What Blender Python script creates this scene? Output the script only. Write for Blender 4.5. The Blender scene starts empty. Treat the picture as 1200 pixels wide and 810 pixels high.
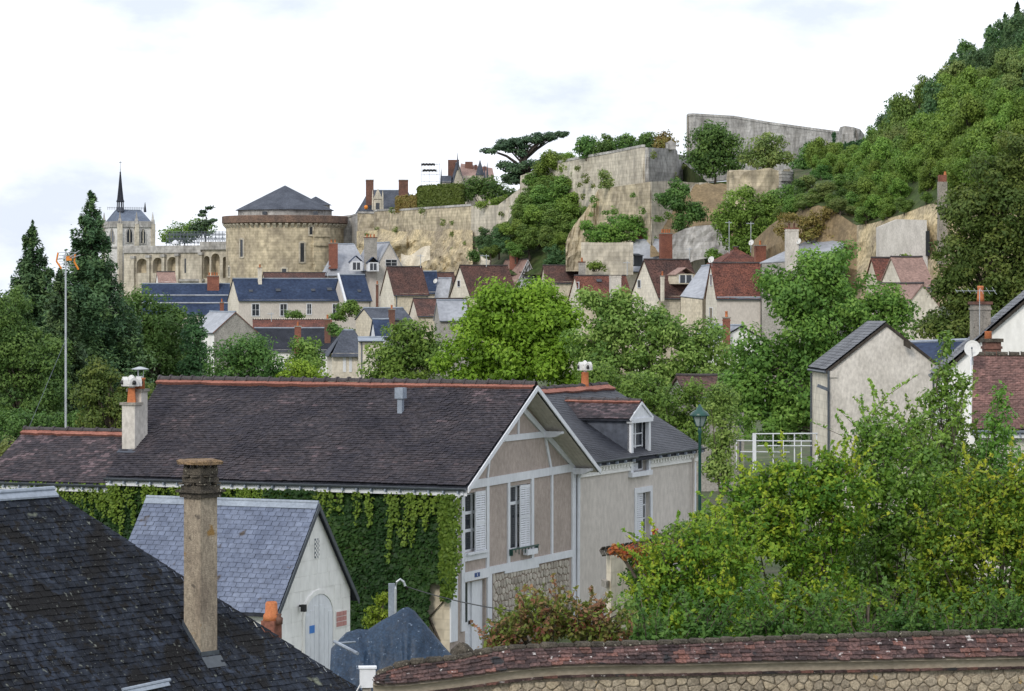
import bpy, math, random
import numpy as np
from mathutils import Vector, Matrix

# ------------------------------------------------------------------ camera, sky, sun, exposure
scene = bpy.context.scene
COL = scene.collection
FPX, CAMH, HY = 3500.0, 12.0, 345.0        # focal length in photo pixels, eye height, horizon row
cd = bpy.data.cameras.new('camera'); cam = bpy.data.objects.new('camera', cd); COL.objects.link(cam)
cam.location = (0, 0, CAMH); cam.rotation_euler = (math.radians(90), 0, 0)
cd.sensor_width = 36; cd.lens = 36 * FPX / 1200; cd.shift_y = -60 / 1200
cd.clip_start = 0.5; cd.clip_end = 6000
scene.camera = cam

SUN_AZ, SUN_EL = math.radians(-155), math.radians(34)      # azimuth from +Y towards +X: left and behind the camera
world = bpy.data.worlds.new('World'); scene.world = world; world.use_nodes = True
wn, wl = world.node_tree.nodes, world.node_tree.links
wn.clear()
wout = wn.new('ShaderNodeOutputWorld'); bg = wn.new('ShaderNodeBackground'); bg.inputs['Strength'].default_value = 0.12
sky = wn.new('ShaderNodeTexSky'); sky.sky_type = 'NISHITA'; sky.sun_disc = False
sky.sun_elevation = SUN_EL; sky.sun_rotation = SUN_AZ; sky.dust_density = 2.0
tc = wn.new('ShaderNodeTexCoord')
mp = wn.new('ShaderNodeMapping'); mp.inputs['Scale'].default_value = (1.0, 1.0, 2.2)
nz = wn.new('ShaderNodeTexNoise'); nz.inputs['Scale'].default_value = 11.0; nz.inputs['Detail'].default_value = 7; nz.inputs['Roughness'].default_value = 0.55
rp = wn.new('ShaderNodeValToRGB')
rp.color_ramp.elements[0].position = 0.355; rp.color_ramp.elements[0].color = (6.2, 6.75, 7.7, 1)
rp.color_ramp.elements[1].position = 0.575; rp.color_ramp.elements[1].color = (9.3, 9.6, 10.3, 1)
e = rp.color_ramp.elements.new(0.465); e.color = (8.1, 8.5, 9.2, 1)
mx = wn.new('ShaderNodeMixRGB'); mx.inputs['Fac'].default_value = 0.95
wl.new(tc.outputs['Generated'], mp.inputs['Vector']); wl.new(mp.outputs['Vector'], nz.inputs['Vector'])
wl.new(nz.outputs['Fac'], rp.inputs['Fac']); wl.new(sky.outputs['Color'], mx.inputs['Color1']); wl.new(rp.outputs['Color'], mx.inputs['Color2'])
wl.new(mx.outputs['Color'], bg.inputs['Color']); wl.new(bg.outputs['Background'], wout.inputs['Surface'])

sd = bpy.data.lights.new('sun', 'SUN'); sun = bpy.data.objects.new('sun', sd); COL.objects.link(sun)
sd.energy = 1.5; sd.angle = math.radians(14); sd.color = (1.0, 0.93, 0.82)
sdir = Vector((math.sin(SUN_AZ) * math.cos(SUN_EL), math.cos(SUN_AZ) * math.cos(SUN_EL), math.sin(SUN_EL)))
sun.rotation_euler = (-sdir).to_track_quat('-Z', 'Y').to_euler(); sun.location = (-60, -40, 80)
vs = scene.view_settings
vs.view_transform = 'Standard'; vs.look = 'None'; vs.gamma = 1; vs.use_curve_mapping = False; vs.exposure = 0.18
scene.cycles.max_bounces = 6; scene.cycles.transparent_max_bounces = 6

# ------------------------------------------------------------------ helpers
V = Vector
rng = np.random.default_rng(7)
R = random.Random(7)
def P(px, py, Y):
    return V(((px - 600) * Y / FPX, Y, CAMH + (HY - py) * Y / FPX))
def proj(p):
    return (600 + FPX * p[0] / p[1], HY - FPX * (p[2] - CAMH) / p[1])
def ray(px, py):
    return V(((px - 600) / FPX, 1.0, (HY - py) / FPX))
def hit(px, py, o, n):
    d = ray(px, py); c = V((0, 0, CAMH)); return c + d * ((o - c).dot(n) / d.dot(n))
def along(o, d, px):                 # length along horizontal direction d from o until column px
    k = (px - 600) / FPX
    return (k * o.y - o.x) / (d.x - k * d.y)
def zat(p, py):
    return CAMH + (HY - py) * p.y / FPX

class MB:
    def __init__(s): s.v = []; s.f = []
    def add(s, vs_, fs):
        b = len(s.v); s.v += [tuple(v) for v in vs_]; s.f += [tuple(b + i for i in f) for f in fs]; return s
    def quad(s, a, b, c, d): return s.add((a, b, c, d), ((0, 1, 2, 3),))
    def poly(s, pts): return s.add(pts, (tuple(range(len(pts))),))
    def box(s, o, ax, ay, az):       # o corner, three edge vectors
        o = V(o); ax, ay, az = V(ax), V(ay), V(az)
        p = [o, o+ax, o+ax+ay, o+ay, o+az, o+ax+az, o+ax+ay+az, o+ay+az]
        F = ((0,3,2,1),(4,5,6,7),(0,1,5,4),(1,2,6,5),(2,3,7,6),(3,0,4,7))
        if ax.cross(ay).dot(az) < 0: F = tuple(f[::-1] for f in F)
        return s.add(p, F)
    def cbox(s, c, ax, ay, az):      # centred box
        c = V(c); return s.box(c - (V(ax)+V(ay)+V(az)) / 2, ax, ay, az)
    def prism(s, pts, d):            # polygon extruded along d
        n = len(pts); d = V(d); pts = [V(p) for p in pts]
        nn = (pts[1]-pts[0]).cross(pts[2]-pts[1])
        if nn.dot(d) > 0: pts = pts[::-1]
        q = [p + d for p in pts]
        return s.add(pts + q, [tuple(range(n)), tuple(range(2*n-1, n-1, -1))] + [((i+1) % n, i, n+i, n+(i+1) % n) for i in range(n)])
    def tube(s, pts, rad, n=6, cap=True):
        pts = [V(p) for p in pts]; rad = [rad]*len(pts) if not hasattr(rad, '__len__') else rad
        b = len(s.v)
        for i, p in enumerate(pts):
            t = (pts[min(i+1, len(pts)-1)] - pts[max(i-1, 0)])
            t = t.normalized() if t.length > 1e-9 else V((0, 0, 1))
            a = t.orthogonal().normalized() if abs(t.z) > .9 else t.cross(V((0,0,1))).normalized()
            c = t.cross(a)
            for k in range(n):
                g = 2*math.pi*k/n; s.v.append(tuple(p + (a*math.cos(g) + c*math.sin(g))*rad[i]))
        for i in range(len(pts)-1):
            for k in range(n):
                s.f.append((b+i*n+k, b+i*n+(k+1) % n, b+(i+1)*n+(k+1) % n, b+(i+1)*n+k))
        if cap:
            s.f.append(tuple(b+k for k in range(n))[::-1]); s.f.append(tuple(b+(len(pts)-1)*n+k for k in range(n)))
        return s
    def lathe(s, c, prof, n=16, sq=None):   # prof: (radius, z) list from bottom to top, around vertical axis at c
        b = len(s.v); c = V(c)
        for r, z in prof:
            for k in range(n):
                g = 2*math.pi*(k+.5)/n; s.v.append((c.x + r*math.cos(g), c.y + r*math.sin(g), c.z + z))
        m = len(prof)
        for i in range(m-1):
            for k in range(n):
                s.f.append((b+i*n+k, b+i*n+(k+1) % n, b+(i+1)*n+(k+1) % n, b+(i+1)*n+k))
        s.f.append(tuple(b+k for k in range(n))[::-1]); s.f.append(tuple(b+(m-1)*n+k for k in range(n)))
        return s

def link(name, me, parent=None):
    o = bpy.data.objects.new(name, me); COL.objects.link(o)
    if parent is not None: o.parent = parent
    return o
def rootloc(o):
    l = V((0, 0, 0))
    while o is not None: l += o.location; o = o.parent
    return l
def obj(name, mb, mat, parent=None, smooth=False, tint=None):
    off = rootloc(parent)
    me = bpy.data.meshes.new(name)
    me.from_pydata([(v[0]-off.x, v[1]-off.y, v[2]-off.z) for v in mb.v], [], mb.f)
    me.materials.append(mat)
    if smooth: me.polygons.foreach_set('use_smooth', [True]*len(me.polygons))
    if tint is not None:
        a = me.attributes.new('tint', 'FLOAT', 'FACE'); a.data.foreach_set('value', np.asarray(tint, np.float32))
    me.update()
    return link(name, me, parent)
def tag(o, label=None, cat=None, group=None, kind=None):
    if label: o['label'] = label
    if cat: o['category'] = cat
    if group: o['group'] = group
    if kind: o['kind'] = kind
    return o
def thing(name, label, cat, loc, group=None):
    o = link(name, None); o.location = V(loc); o.empty_display_size = .3
    return tag(o, label, cat, group)
def npmesh(name, verts, quads, tint, mat, off=None, flat=False):
    me = bpy.data.meshes.new(name)
    verts = np.asarray(verts, np.float32).reshape(-1, 3)
    if off is not None: verts = verts - np.array(off, np.float32)
    quads = np.asarray(quads, np.int32)
    me.vertices.add(len(verts)); me.vertices.foreach_set('co', verts.ravel())
    nq = len(quads)
    me.loops.add(nq*4); me.loops.foreach_set('vertex_index', quads.ravel())
    me.polygons.add(nq); me.polygons.foreach_set('loop_start', np.arange(0, nq*4, 4, dtype=np.int32)); me.polygons.foreach_set('loop_total', np.full(nq, 4, np.int32))
    me.update(calc_edges=True)
    if tint is not None:
        a = me.attributes.new('tint', 'FLOAT', 'FACE'); a.data.foreach_set('value', np.asarray(tint, np.float32))
    me.materials.append(mat)
    if flat: me.shade_flat()
    return me
_lat = rng.random((256, 256))
def vnoise(x, y):                    # smooth value noise on arrays
    x = np.asarray(x, float); y = np.asarray(y, float)
    xi = np.floor(x).astype(int); yi = np.floor(y).astype(int); fx = x-xi; fy = y-yi
    fx = fx*fx*(3-2*fx); fy = fy*fy*(3-2*fy)
    g = lambda a, b: _lat[a % 256, b % 256]
    return (g(xi, yi)*(1-fx)+g(xi+1, yi)*fx)*(1-fy) + (g(xi, yi+1)*(1-fx)+g(xi+1, yi+1)*fx)*fy

# ------------------------------------------------------------------ materials (all procedural, world-position noise)
def mat(name, c1, c2=None, scale=1.0, rough=0.85, stretch=(1, 1, 1), c3=None, fine=0.12, bump=0.0, bscale=None, tint=None, lichen=None, spec=0.3, metal=0.0, lo=.35, hi=.65, objrand=0.0, course=None, streak=None):
    m = bpy.data.materials.new(name); m.use_nodes = True
    n, l = m.node_tree.nodes, m.node_tree.links
    b = n['Principled BSDF']; b.inputs['Roughness'].default_value = rough; b.inputs['Metallic'].default_value = metal
    b.inputs['Specular IOR Level'].default_value = spec
    c2 = c2 or tuple(x*.75 for x in c1)
    g = n.new('ShaderNodeNewGeometry'); mp = n.new('ShaderNodeMapping'); mp.inputs['Scale'].default_value = stretch
    l.new(g.outputs['Position'], mp.inputs['Vector'])
    nz = n.new('ShaderNodeTexNoise'); nz.inputs['Scale'].default_value = scale; nz.inputs['Detail'].default_value = 6; nz.inputs['Roughness'].default_value = .6
    l.new(mp.outputs['Vector'], nz.inputs['Vector'])
    r = n.new('ShaderNodeValToRGB'); r.color_ramp.elements[0].position = lo; r.color_ramp.elements[1].position = hi
    r.color_ramp.elements[0].color = (*c2, 1); r.color_ramp.elements[1].color = (*c1, 1)
    if c3: r.color_ramp.elements.new((lo+hi)/2 + .02).color = (*c3, 1)
    l.new(nz.outputs['Fac'], r.inputs['Fac'])
    col = r.outputs['Color']
    if tint:                          # per-face random value pulls the colour towards other tones
        at = n.new('ShaderNodeAttribute'); at.attribute_name = 'tint'
        r2 = n.new('ShaderNodeValToRGB'); els = r2.color_ramp.elements
        els[0].position = tint[0][0]; els[0].color = (*tint[0][1], 1); els[1].position = tint[-1][0]; els[1].color = (*tint[-1][1], 1)
        for p, c in tint[1:-1]: els.new(p).color = (*c, 1)
        src = at.outputs['Fac']
        if objrand:
            oi = n.new('ShaderNodeObjectInfo'); src = oi.outputs['Random']
        l.new(src, r2.inputs['Fac'])
        mm = n.new('ShaderNodeMixRGB'); mm.blend_type = 'MULTIPLY'; mm.inputs['Fac'].default_value = 1
        l.new(col, mm.inputs['Color1']); l.new(r2.outputs['Color'], mm.inputs['Color2']); col = mm.outputs['Color']
    if fine:
        n2 = n.new('ShaderNodeTexNoise'); n2.inputs['Scale'].default_value = scale*9; n2.inputs['Detail'].default_value = 4
        l.new(mp.outputs['Vector'], n2.inputs['Vector'])
        mr = n.new('ShaderNodeMapRange'); mr.inputs['From Min'].default_value = .3; mr.inputs['From Max'].default_value = .7
        mr.inputs['To Min'].default_value = 1-fine*1.6; mr.inputs['To Max'].default_value = 1+fine
        l.new(n2.outputs['Fac'], mr.inputs['Value'])
        mm = n.new('ShaderNodeMixRGB'); mm.blend_type = 'MULTIPLY'; mm.inputs['Fac'].default_value = 1
        l.new(col, mm.inputs['Color1']); l.new(mr.outputs['Result'], mm.inputs['Color2']); col = mm.outputs['Color']
    if course:
        sp = n.new('ShaderNodeSeparateXYZ'); l.new(g.outputs['Position'], sp.inputs['Vector'])
        ad = n.new('ShaderNodeMath'); ad.operation = 'MULTIPLY_ADD'; ad.inputs[1].default_value = .45; l.new(sp.outputs['Y'], ad.inputs[0]); l.new(sp.outputs['X'], ad.inputs[2])
        cb = n.new('ShaderNodeCombineXYZ'); l.new(ad.outputs[0], cb.inputs['X']); l.new(sp.outputs['Z'], cb.inputs['Y'])
        bt = n.new('ShaderNodeTexBrick'); bt.inputs['Scale'].default_value = 1; bt.inputs['Brick Width'].default_value = course[0]; bt.inputs['Row Height'].default_value = course[1]; bt.inputs['Mortar Size'].default_value = course[1]*.08
        bt.inputs['Color1'].default_value = (.86, .86, .86, 1); bt.inputs['Color2'].default_value = (1.1, 1.1, 1.08, 1); bt.inputs['Mortar'].default_value = (.68, .66, .62, 1)
        l.new(cb.outputs['Vector'], bt.inputs['Vector'])
        mm = n.new('ShaderNodeMixRGB'); mm.blend_type = 'MULTIPLY'; mm.inputs['Fac'].default_value = course[2]; l.new(col, mm.inputs['Color1']); l.new(bt.outputs['Color'], mm.inputs['Color2']); col = mm.outputs['Color']
    if streak:
        ms_ = n.new('ShaderNodeMapping'); ms_.inputs['Scale'].default_value = (1, .6, .1); l.new(g.outputs['Position'], ms_.inputs['Vector'])
        ns_ = n.new('ShaderNodeTexNoise'); ns_.inputs['Scale'].default_value = streak[1]; ns_.inputs['Detail'].default_value = 5; ns_.inputs['Roughness'].default_value = .65; l.new(ms_.outputs['Vector'], ns_.inputs['Vector'])
        rs_ = n.new('ShaderNodeValToRGB'); rs_.color_ramp.elements[0].position = streak[2]; rs_.color_ramp.elements[1].position = streak[2]+.14; rs_.color_ramp.elements[1].color = (.6, .6, .6, 1); l.new(ns_.outputs['Fac'], rs_.inputs['Fac'])
        mm = n.new('ShaderNodeMixRGB'); l.new(rs_.outputs['Color'], mm.inputs['Fac']); l.new(col, mm.inputs['Color1']); mm.inputs['Color2'].default_value = (*streak[0], 1); col = mm.outputs['Color']
    for (lc, ls, lp) in (lichen or []):
        n3 = n.new('ShaderNodeTexNoise'); n3.inputs['Scale'].default_value = ls; n3.inputs['Detail'].default_value = 3
        l.new(g.outputs['Position'], n3.inputs['Vector'])
        rr = n.new('ShaderNodeValToRGB'); rr.color_ramp.elements[0].position = lp; rr.color_ramp.elements[1].position = lp+.06
        l.new(n3.outputs['Fac'], rr.inputs['Fac'])
        mm = n.new('ShaderNodeMixRGB'); l.new(rr.outputs['Color'], mm.inputs['Fac']); l.new(col, mm.inputs['Color1']); mm.inputs['Color2'].default_value = (*lc, 1)
        col = mm.outputs['Color']
    l.new(col, b.inputs['Base Color'])
    if bump:
        bp = n.new('ShaderNodeBump'); bp.inputs['Strength'].default_value = bump; bp.inputs['Distance'].default_value = .05
        nb = n.new('ShaderNodeTexNoise'); nb.inputs['Scale'].default_value = bscale or scale*5; nb.inputs['Detail'].default_value = 5
        l.new(g.outputs['Position'], nb.inputs['Vector'])
        l.new(nb.outputs['Fac'], bp.inputs['Height']); l.new(bp.outputs['Normal'], b.inputs['Normal'])
    return m
def leafmat(name, cols, trans=.35, rough=.55, spec=.25):
    m = bpy.data.materials.new(name); m.use_nodes = True
    n, l = m.node_tree.nodes, m.node_tree.links
    b = n['Principled BSDF']; b.inputs['Roughness'].default_value = rough; b.inputs['Specular IOR Level'].default_value = spec
    at = n.new('ShaderNodeAttribute'); at.attribute_name = 'tint'
    oi = n.new('ShaderNodeObjectInfo')
    r = n.new('ShaderNodeValToRGB'); els = r.color_ramp.elements
    k = len(cols)
    els[0].color = (*cols[0], 1); els[0].position = .05; els[1].color = (*cols[-1], 1); els[1].position = .95
    for i in range(1, k-1): els.new(.05+.9*i/(k-1)).color = (*cols[i], 1)
    l.new(at.outputs['Fac'], r.inputs['Fac'])
    hs = n.new('ShaderNodeHueSaturation')
    a1 = n.new('ShaderNodeMapRange'); a1.inputs['To Min'].default_value = .85; a1.inputs['To Max'].default_value = 1.15
    a2 = n.new('ShaderNodeMapRange'); a2.inputs['To Min'].default_value = .485; a2.inputs['To Max'].default_value = .515
    l.new(oi.outputs['Random'], a1.inputs['Value']); l.new(oi.outputs['Random'], a2.inputs['Value'])
    l.new(a1.outputs['Result'], hs.inputs['Value']); l.new(a2.outputs['Result'], hs.inputs['Hue'])
    l.new(r.outputs['Color'], hs.inputs['Color'])
    l.new(hs.outputs['Color'], b.inputs['Base Color'])
    t = n.new('ShaderNodeBsdfTranslucent'); l.new(hs.outputs['Color'], t.inputs['Color'])
    ms = n.new('ShaderNodeMixShader'); ms.inputs['Fac'].default_value = trans
    l.new(b.outputs['BSDF'], ms.inputs[1]); l.new(t.outputs['BSDF'], ms.inputs[2])
    l.new(ms.outputs['Shader'], n['Material Output'].inputs['Surface'])
    return m

M = {}
M['white'] = mat('white_paint', (.72, .74, .78), (.62, .64, .68), 1.2, .6, (1, 1, .4), fine=.05)
M['whitewall'] = mat('white_render', (.86, .855, .84), (.72, .715, .69), .5, .9, (1, 1, .5), fine=.06, bump=.1)
M['taupe'] = mat('taupe_render', (.44, .37, .33), (.36, .305, .27), .9, .95, (1, 1, .7), fine=.10, bump=.25, bscale=25)
M['wingwall'] = mat('beige_render', (.60, .555, .51), (.52, .48, .44), .6, .95, (1, 1, .6), fine=.08, bump=.2, bscale=20)
M['greyrender'] = mat('grey_render', (.64, .605, .56), (.50, .47, .43), .8, .95, (1.3, 1, .7), fine=.13, bump=.2, bscale=14)
M['cream'] = mat('cream_limestone', (.66, .60, .485), (.52, .46, .36), .5, .95, (1, 1, .6), fine=.14, course=(.7, .33, .35))
M['cream2'] = mat('pale_limestone', (.74, .69, .60), (.58, .535, .455), .4, .95, (1, 1, .6), fine=.12, course=(.7, .33, .3))
M['greystone'] = mat('grey_rubble', (.40, .38, .35), (.27, .26, .24), .9, .95, fine=.22, bump=.3)
M['castle'] = mat('castle_limestone', (.62, .54, .39), (.36, .31, .235), .13, .95, (1, 1, .8), c3=(.52, .45, .325), fine=.26, bump=.5, bscale=1.6, course=(1.1, .5, .6), streak=((.20, .175, .14), .55, .56))
M['castle_pale'] = mat('pale_castle_stone', (.66, .61, .51), (.44, .40, .33), .15, .95, (1, 1, .6), fine=.2, bump=.4, bscale=1.6, course=(1.2, .5, .5), streak=((.22, .205, .18), .55, .57))
M['castle_grey'] = mat('grey_castle_stone', (.50, .49, .475), (.29, .28, .27), .17, .95, (1, 1, .7), fine=.25, bump=.4, bscale=1.5, course=(1.2, .5, .5), streak=((.22, .205, .18), .55, .57))
M['rock'] = mat('tufa_rock', (.58, .475, .29), (.28, .235, .17), .28, .95, c3=(.46, .385, .25), fine=.3, bump=1.0, bscale=.9)
M['earth'] = mat('dry_earth', (.30, .225, .13), (.17, .13, .08), .3, .95, fine=.2, bump=.6, bscale=1.2)
M['brick'] = mat('red_brick', (.28, .115, .08), (.19, .08, .06), 1.2, .9, fine=.25)
M['chapelstone'] = mat('white_chapel_stone', (.72, .71, .69), (.55, .54, .53), .3, .95, fine=.14)
M['slatechapel'] = mat('chapel_lead', (.17, .205, .27), (.11, .135, .185), .4, .7, fine=.15, spec=.2)
M['parapet'] = mat('weathered_brick_band', (.22, .145, .11), (.13, .095, .08), .5, .95, fine=.3)
M['brickdark'] = mat('dark_brick', (.20, .10, .075), (.12, .068, .055), 1.0, .9, fine=.25)
M['terracotta'] = mat('terracotta', (.55, .20, .085), (.42, .14, .06), 2.5, .85, fine=.12)
M['mortar_red'] = mat('pink_mortar', (.36, .155, .115), (.25, .105, .08), 1.6, .95, fine=.2)
M['slateblue'] = mat('blue_slate', (.045, .066, .12), (.028, .042, .082), .3, .8, fine=.2, spec=.12, course=(.6, .3, .25))
M['slate'] = mat('grey_slate', (.10, .112, .14), (.06, .068, .088), .5, .8, fine=.2, spec=.15)
M['slatepale'] = mat('pale_slate', (.38, .40, .44), (.27, .285, .32), .25, .6, (1, 1, 1), fine=.12, spec=.4)
M['slatedark'] = mat('dark_slate', (.038, .042, .055), (.024, .027, .036), .8, .8, fine=.25, spec=.15)
M['tilebrown'] = mat('brown_tile', (.125, .064, .053), (.066, .041, .038), .6, .9, fine=.45)
M['tilered'] = mat('red_tile', (.19, .072, .05), (.095, .043, .036), .7, .9, fine=.5)
M['tilepink'] = mat('pinkish_tile', (.33, .22, .19), (.24, .16, .14), .5, .9, fine=.2)
M['zinc'] = mat('zinc', (.30, .345, .41), (.21, .245, .30), 1.5, .55, fine=.12, spec=.4)
M['zincdark'] = mat('dark_zinc', (.07, .085, .10), (.045, .055, .07), 1.2, .5, fine=.15, spec=.5)
M['metal'] = mat('galvanised_steel', (.50, .53, .56), (.38, .41, .44), 3, .4, metal=.4, fine=.08)
M['steel'] = mat('scaffold_steel', (.13, .155, .19), (.09, .105, .13), 1, .6, fine=.1)
M['black'] = mat('black_metal', (.018, .02, .022), (.012, .013, .015), 2, .5, fine=.1)
M['green'] = mat('green_enamel', (.012, .075, .06), (.01, .05, .042), 3, .35, fine=.1, spec=.5)
M['glass'] = mat('window_glass', (.035, .042, .055), (.02, .024, .032), .8, .12, fine=0, spec=.6)
M['lampglass'] = mat('lantern_glass', (.30, .36, .36), (.22, .27, .27), 2, .15, fine=0, spec=.6)
M['plateblue'] = mat('blue_enamel', (.03, .07, .22), (.025, .06, .19), 2, .4, fine=0)
M['notice'] = mat('blue_notice', (.06, .22, .62), (.05, .18, .5), 2, .6, fine=0)
M['pinktile'] = mat('pink_ceramic', (.50, .25, .23), (.42, .2, .19), 4, .5, fine=.08)
M['bark'] = mat('bark', (.14, .115, .09), (.075, .062, .05), 2.5, .95, (1, 1, .3), fine=.25)
M['barkdark'] = mat('dark_bark', (.07, .058, .048), (.035, .03, .026), 2.5, .95, (1, 1, .3), fine=.25)
M['ground'] = mat('town_ground', (.12, .13, .075), (.09, .085, .06), .15, .95, c3=(.07, .10, .04), fine=.2)
M['hillgreen'] = mat('hillside_scrub', (.075, .10, .035), (.10, .085, .05), .12, .95, c3=(.045, .075, .02), fine=.3, bump=.6, bscale=1.0)
M['tarp'] = mat('blue_tarpaulin', (.030, .058, .105), (.016, .034, .066), 2.5, .5, fine=.25, spec=.3, bump=1.0, bscale=5, lichen=[((.17, .22, .30), 14, .66)])
M['orange'] = mat('orange_plastic', (.75, .25, .03), (.6, .2, .03), 3, .5, fine=0)
M['dish'] = mat('dish_white', (.66, .66, .64), (.55, .55, .54), 2, .5, fine=.04)
M['car'] = mat('dark_car_paint', (.02, .035, .045), (.018, .03, .04), 1, .2, fine=0, spec=.6)
M['roundel'] = mat('headlamp_red', (.5, .03, .02), (.4, .03, .02), 1, .3, fine=0)
M['rubber'] = mat('tyre_rubber', (.015, .015, .015), (.01, .01, .01), 3, .9, fine=0)
M['concrete'] = mat('old_concrete', (.36, .33, .29), (.24, .225, .20), 1.5, .95, fine=.2, bump=.3, lichen=[((.10, .095, .08), 6, .62)])
M['mossy'] = mat('mossy_tile', (.11, .095, .075), (.045, .04, .033), 5, .95, fine=.35, bump=.6, lichen=[((.40, .38, .30), 16, .66)])
M['stackstone'] = mat('stained_render', (.36, .305, .235), (.22, .18, .14), 2.6, .95, (1, 1, .5), c3=(.31, .26, .20), fine=.2, bump=.4, bscale=40, lichen=[((.27, .165, .06), 2.6, .64), ((.13, .11, .09), 5.5, .66)])

# tiles whose faces carry a per-piece value
M['t_house'] = mat('weathered_roof_tile', (.064, .057, .064), (.047, .043, .051), .7, .85, fine=.28, spec=.15,
                   tint=[(0, (.72, .76, .84)), (.5, (1, 1, 1)), (.75, (1.25, 1.18, 1.15)), (.92, (2.0, 1.72, 1.65)), (1, (2.7, 2.25, 2.15))])
M['t_slate'] = mat('old_roof_slate', (.027, .034, .050), (.015, .018, .025), .8, .75, (1.0, 1.0, .35), fine=.45, spec=.15, bump=.4, bscale=22,
                   tint=[(0, (.55, .55, .58)), (.5, (1, 1, 1)), (.88, (1.4, 1.45, 1.5)), (1, (2.0, 2.05, 2.1))],
                   lichen=[((.011, .011, .012), 1.5, .55), ((.012, .011, .011), 8, .58), ((.17, .185, .145), 1.7, .70), ((.13, .14, .125), 12, .655), ((.18, .19, .175), 30, .68)])
M['t_garage'] = mat('garage_slate', (.17, .20, .275), (.12, .145, .21), .6, .6, fine=.16, spec=.25,
                    tint=[(0, (.82, .83, .86)), (.5, (.97, .97, .98)), (1, (1.15, 1.14, 1.13))], lichen=[((.075, .062, .055), 1.6, .65)])
M['t_coping'] = mat('coping_tile', (.140, .085, .079), (.07, .048, .047), 3.0, .9, fine=.4, bump=.4, bscale=30,
                    tint=[(0, (.4, .43, .47)), (.5, (1, 1, 1)), (.85, (1.3, 1.18, 1.14)), (1, (1.8, 1.3, 1.05))],
                    lichen=[((.50, .47, .46), 9, .655), ((.03, .03, .033), 3.2, .60)])
M['t_far'] = mat('brown_roof_tile', (.20, .115, .10), (.125, .075, .068), 1.0, .9, fine=.3,
                 tint=[(0, (.7, .7, .72)), (.5, (1, 1, 1)), (1, (1.6, 1.5, 1.5))])
M['t_grey'] = mat('grey_roof_slate', (.15, .155, .17), (.10, .105, .12), .8, .55, fine=.15,
                  tint=[(0, (.75, .75, .78)), (.5, (1, 1, 1)), (1, (1.4, 1.4, 1.42))])
M['ridge'] = mat('dark_ridge_tile', (.085, .075, .078), (.05, .045, .048), 2.2, .85, fine=.25)
M['stone'] = mat('rubble_stone', (.42, .36, .275), (.27, .225, .17), 3.5, .95, fine=.25, bump=.5, bscale=18,
                 tint=[(0, (.72, .72, .73)), (.5, (1, 1, 1)), (1, (1.2, 1.18, 1.12))], objrand=1, lichen=[((.42, .28, .10), 4.5, .70)])
M['stone2'] = mat('facing_stone', (.50, .46, .40), (.40, .36, .31), 3.5, .95, fine=.2, bump=.3, bscale=18,
                  tint=[(0, (.68, .66, .64)), (.5, (1, 1, 1)), (1, (1.2, 1.2, 1.2))], objrand=1)
M['mortar'] = mat('brown_mortar', (.27, .215, .17), (.20, .16, .13), 4, .95, fine=.2)
M['wallmortar'] = mat('wall_mortar', (.38, .33, .255), (.27, .225, .17), 3, .95, fine=.3, bump=.6, bscale=14)
M['plaster'] = mat('coping_plaster', (.40, .345, .27), (.31, .265, .205), 1.5, .95, (1, 1, 2), fine=.12, bump=.2)

# foliage
def lm(name, *cols, **k):
    f = 1.15 if name == 'l_ivy' else 1.35 if name in ('l_bright', 'l_bush', 'l_ivytip', 'l_flower', 'l_creeper', 'l_red') else 2.3 if name.startswith('l_hill') or name in ('l_spruce', 'l_dark', 'l_deep') else 1.9
    M[name] = leafmat(name, [tuple(min(.5, x*f*w_) for x, w_ in zip(c, (1.18, 1.06, .9) if c[1] > c[0] else (1, 1, 1))) for c in cols], **k)
lm('l_bright', (.062, .115, .013), (.105, .19, .02), (.15, .255, .03), (.20, .30, .045))
lm('l_mid', (.031, .070, .018), (.054, .112, .026), (.082, .152, .034), (.108, .178, .044))
lm('l_pale', (.042, .085, .024), (.08, .14, .036), (.12, .19, .055), (.15, .21, .07))
lm('l_dark', (.020, .052, .018), (.040, .088, .026), (.062, .12, .034))
lm('l_deep', (.010, .030, .016), (.020, .052, .022), (.032, .072, .028))
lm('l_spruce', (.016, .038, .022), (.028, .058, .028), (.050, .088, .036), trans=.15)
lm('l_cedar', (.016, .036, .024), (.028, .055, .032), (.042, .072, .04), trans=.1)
lm('l_olive', (.028, .058, .016), (.052, .09, .024), (.085, .12, .032))
lm('l_hill1', (.034, .070, .020), (.058, .108, .028), (.085, .14, .036))
lm('l_hill2', (.042, .082, .018), (.070, .125, .028), (.098, .16, .036))
lm('l_hill3', (.022, .052, .028), (.036, .076, .036), (.056, .10, .044))
lm('l_hill4', (.046, .076, .028), (.074, .108, .038), (.105, .136, .05))
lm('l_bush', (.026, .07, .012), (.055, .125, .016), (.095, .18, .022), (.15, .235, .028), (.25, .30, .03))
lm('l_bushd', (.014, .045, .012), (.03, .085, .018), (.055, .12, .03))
lm('l_poplar', (.035, .085, .018), (.065, .14, .024), (.11, .20, .035), spec=.4, rough=.4)
lm('l_red', (.10, .034, .024), (.21, .08, .048), (.16, .13, .05), (.09, .14, .03), (.12, .18, .035), (.28, .15, .09))
lm('l_creeper', (.10, .03, .02), (.36, .10, .035), (.42, .20, .05), (.10, .12, .03))
lm('l_ivy', (.010, .035, .012), (.020, .060, .016), (.035, .085, .018))
lm('l_ivytip', (.05, .11, .02), (.09, .17, .028), (.14, .23, .04))
lm('l_hedge', (.035, .062, .016), (.055, .09, .022), (.075, .115, .028))
lm('l_autumn', (.09, .075, .025), (.14, .105, .035), (.10, .12, .035))
lm('l_flower', (.5, .05, .03), (.6, .09, .04))

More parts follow.
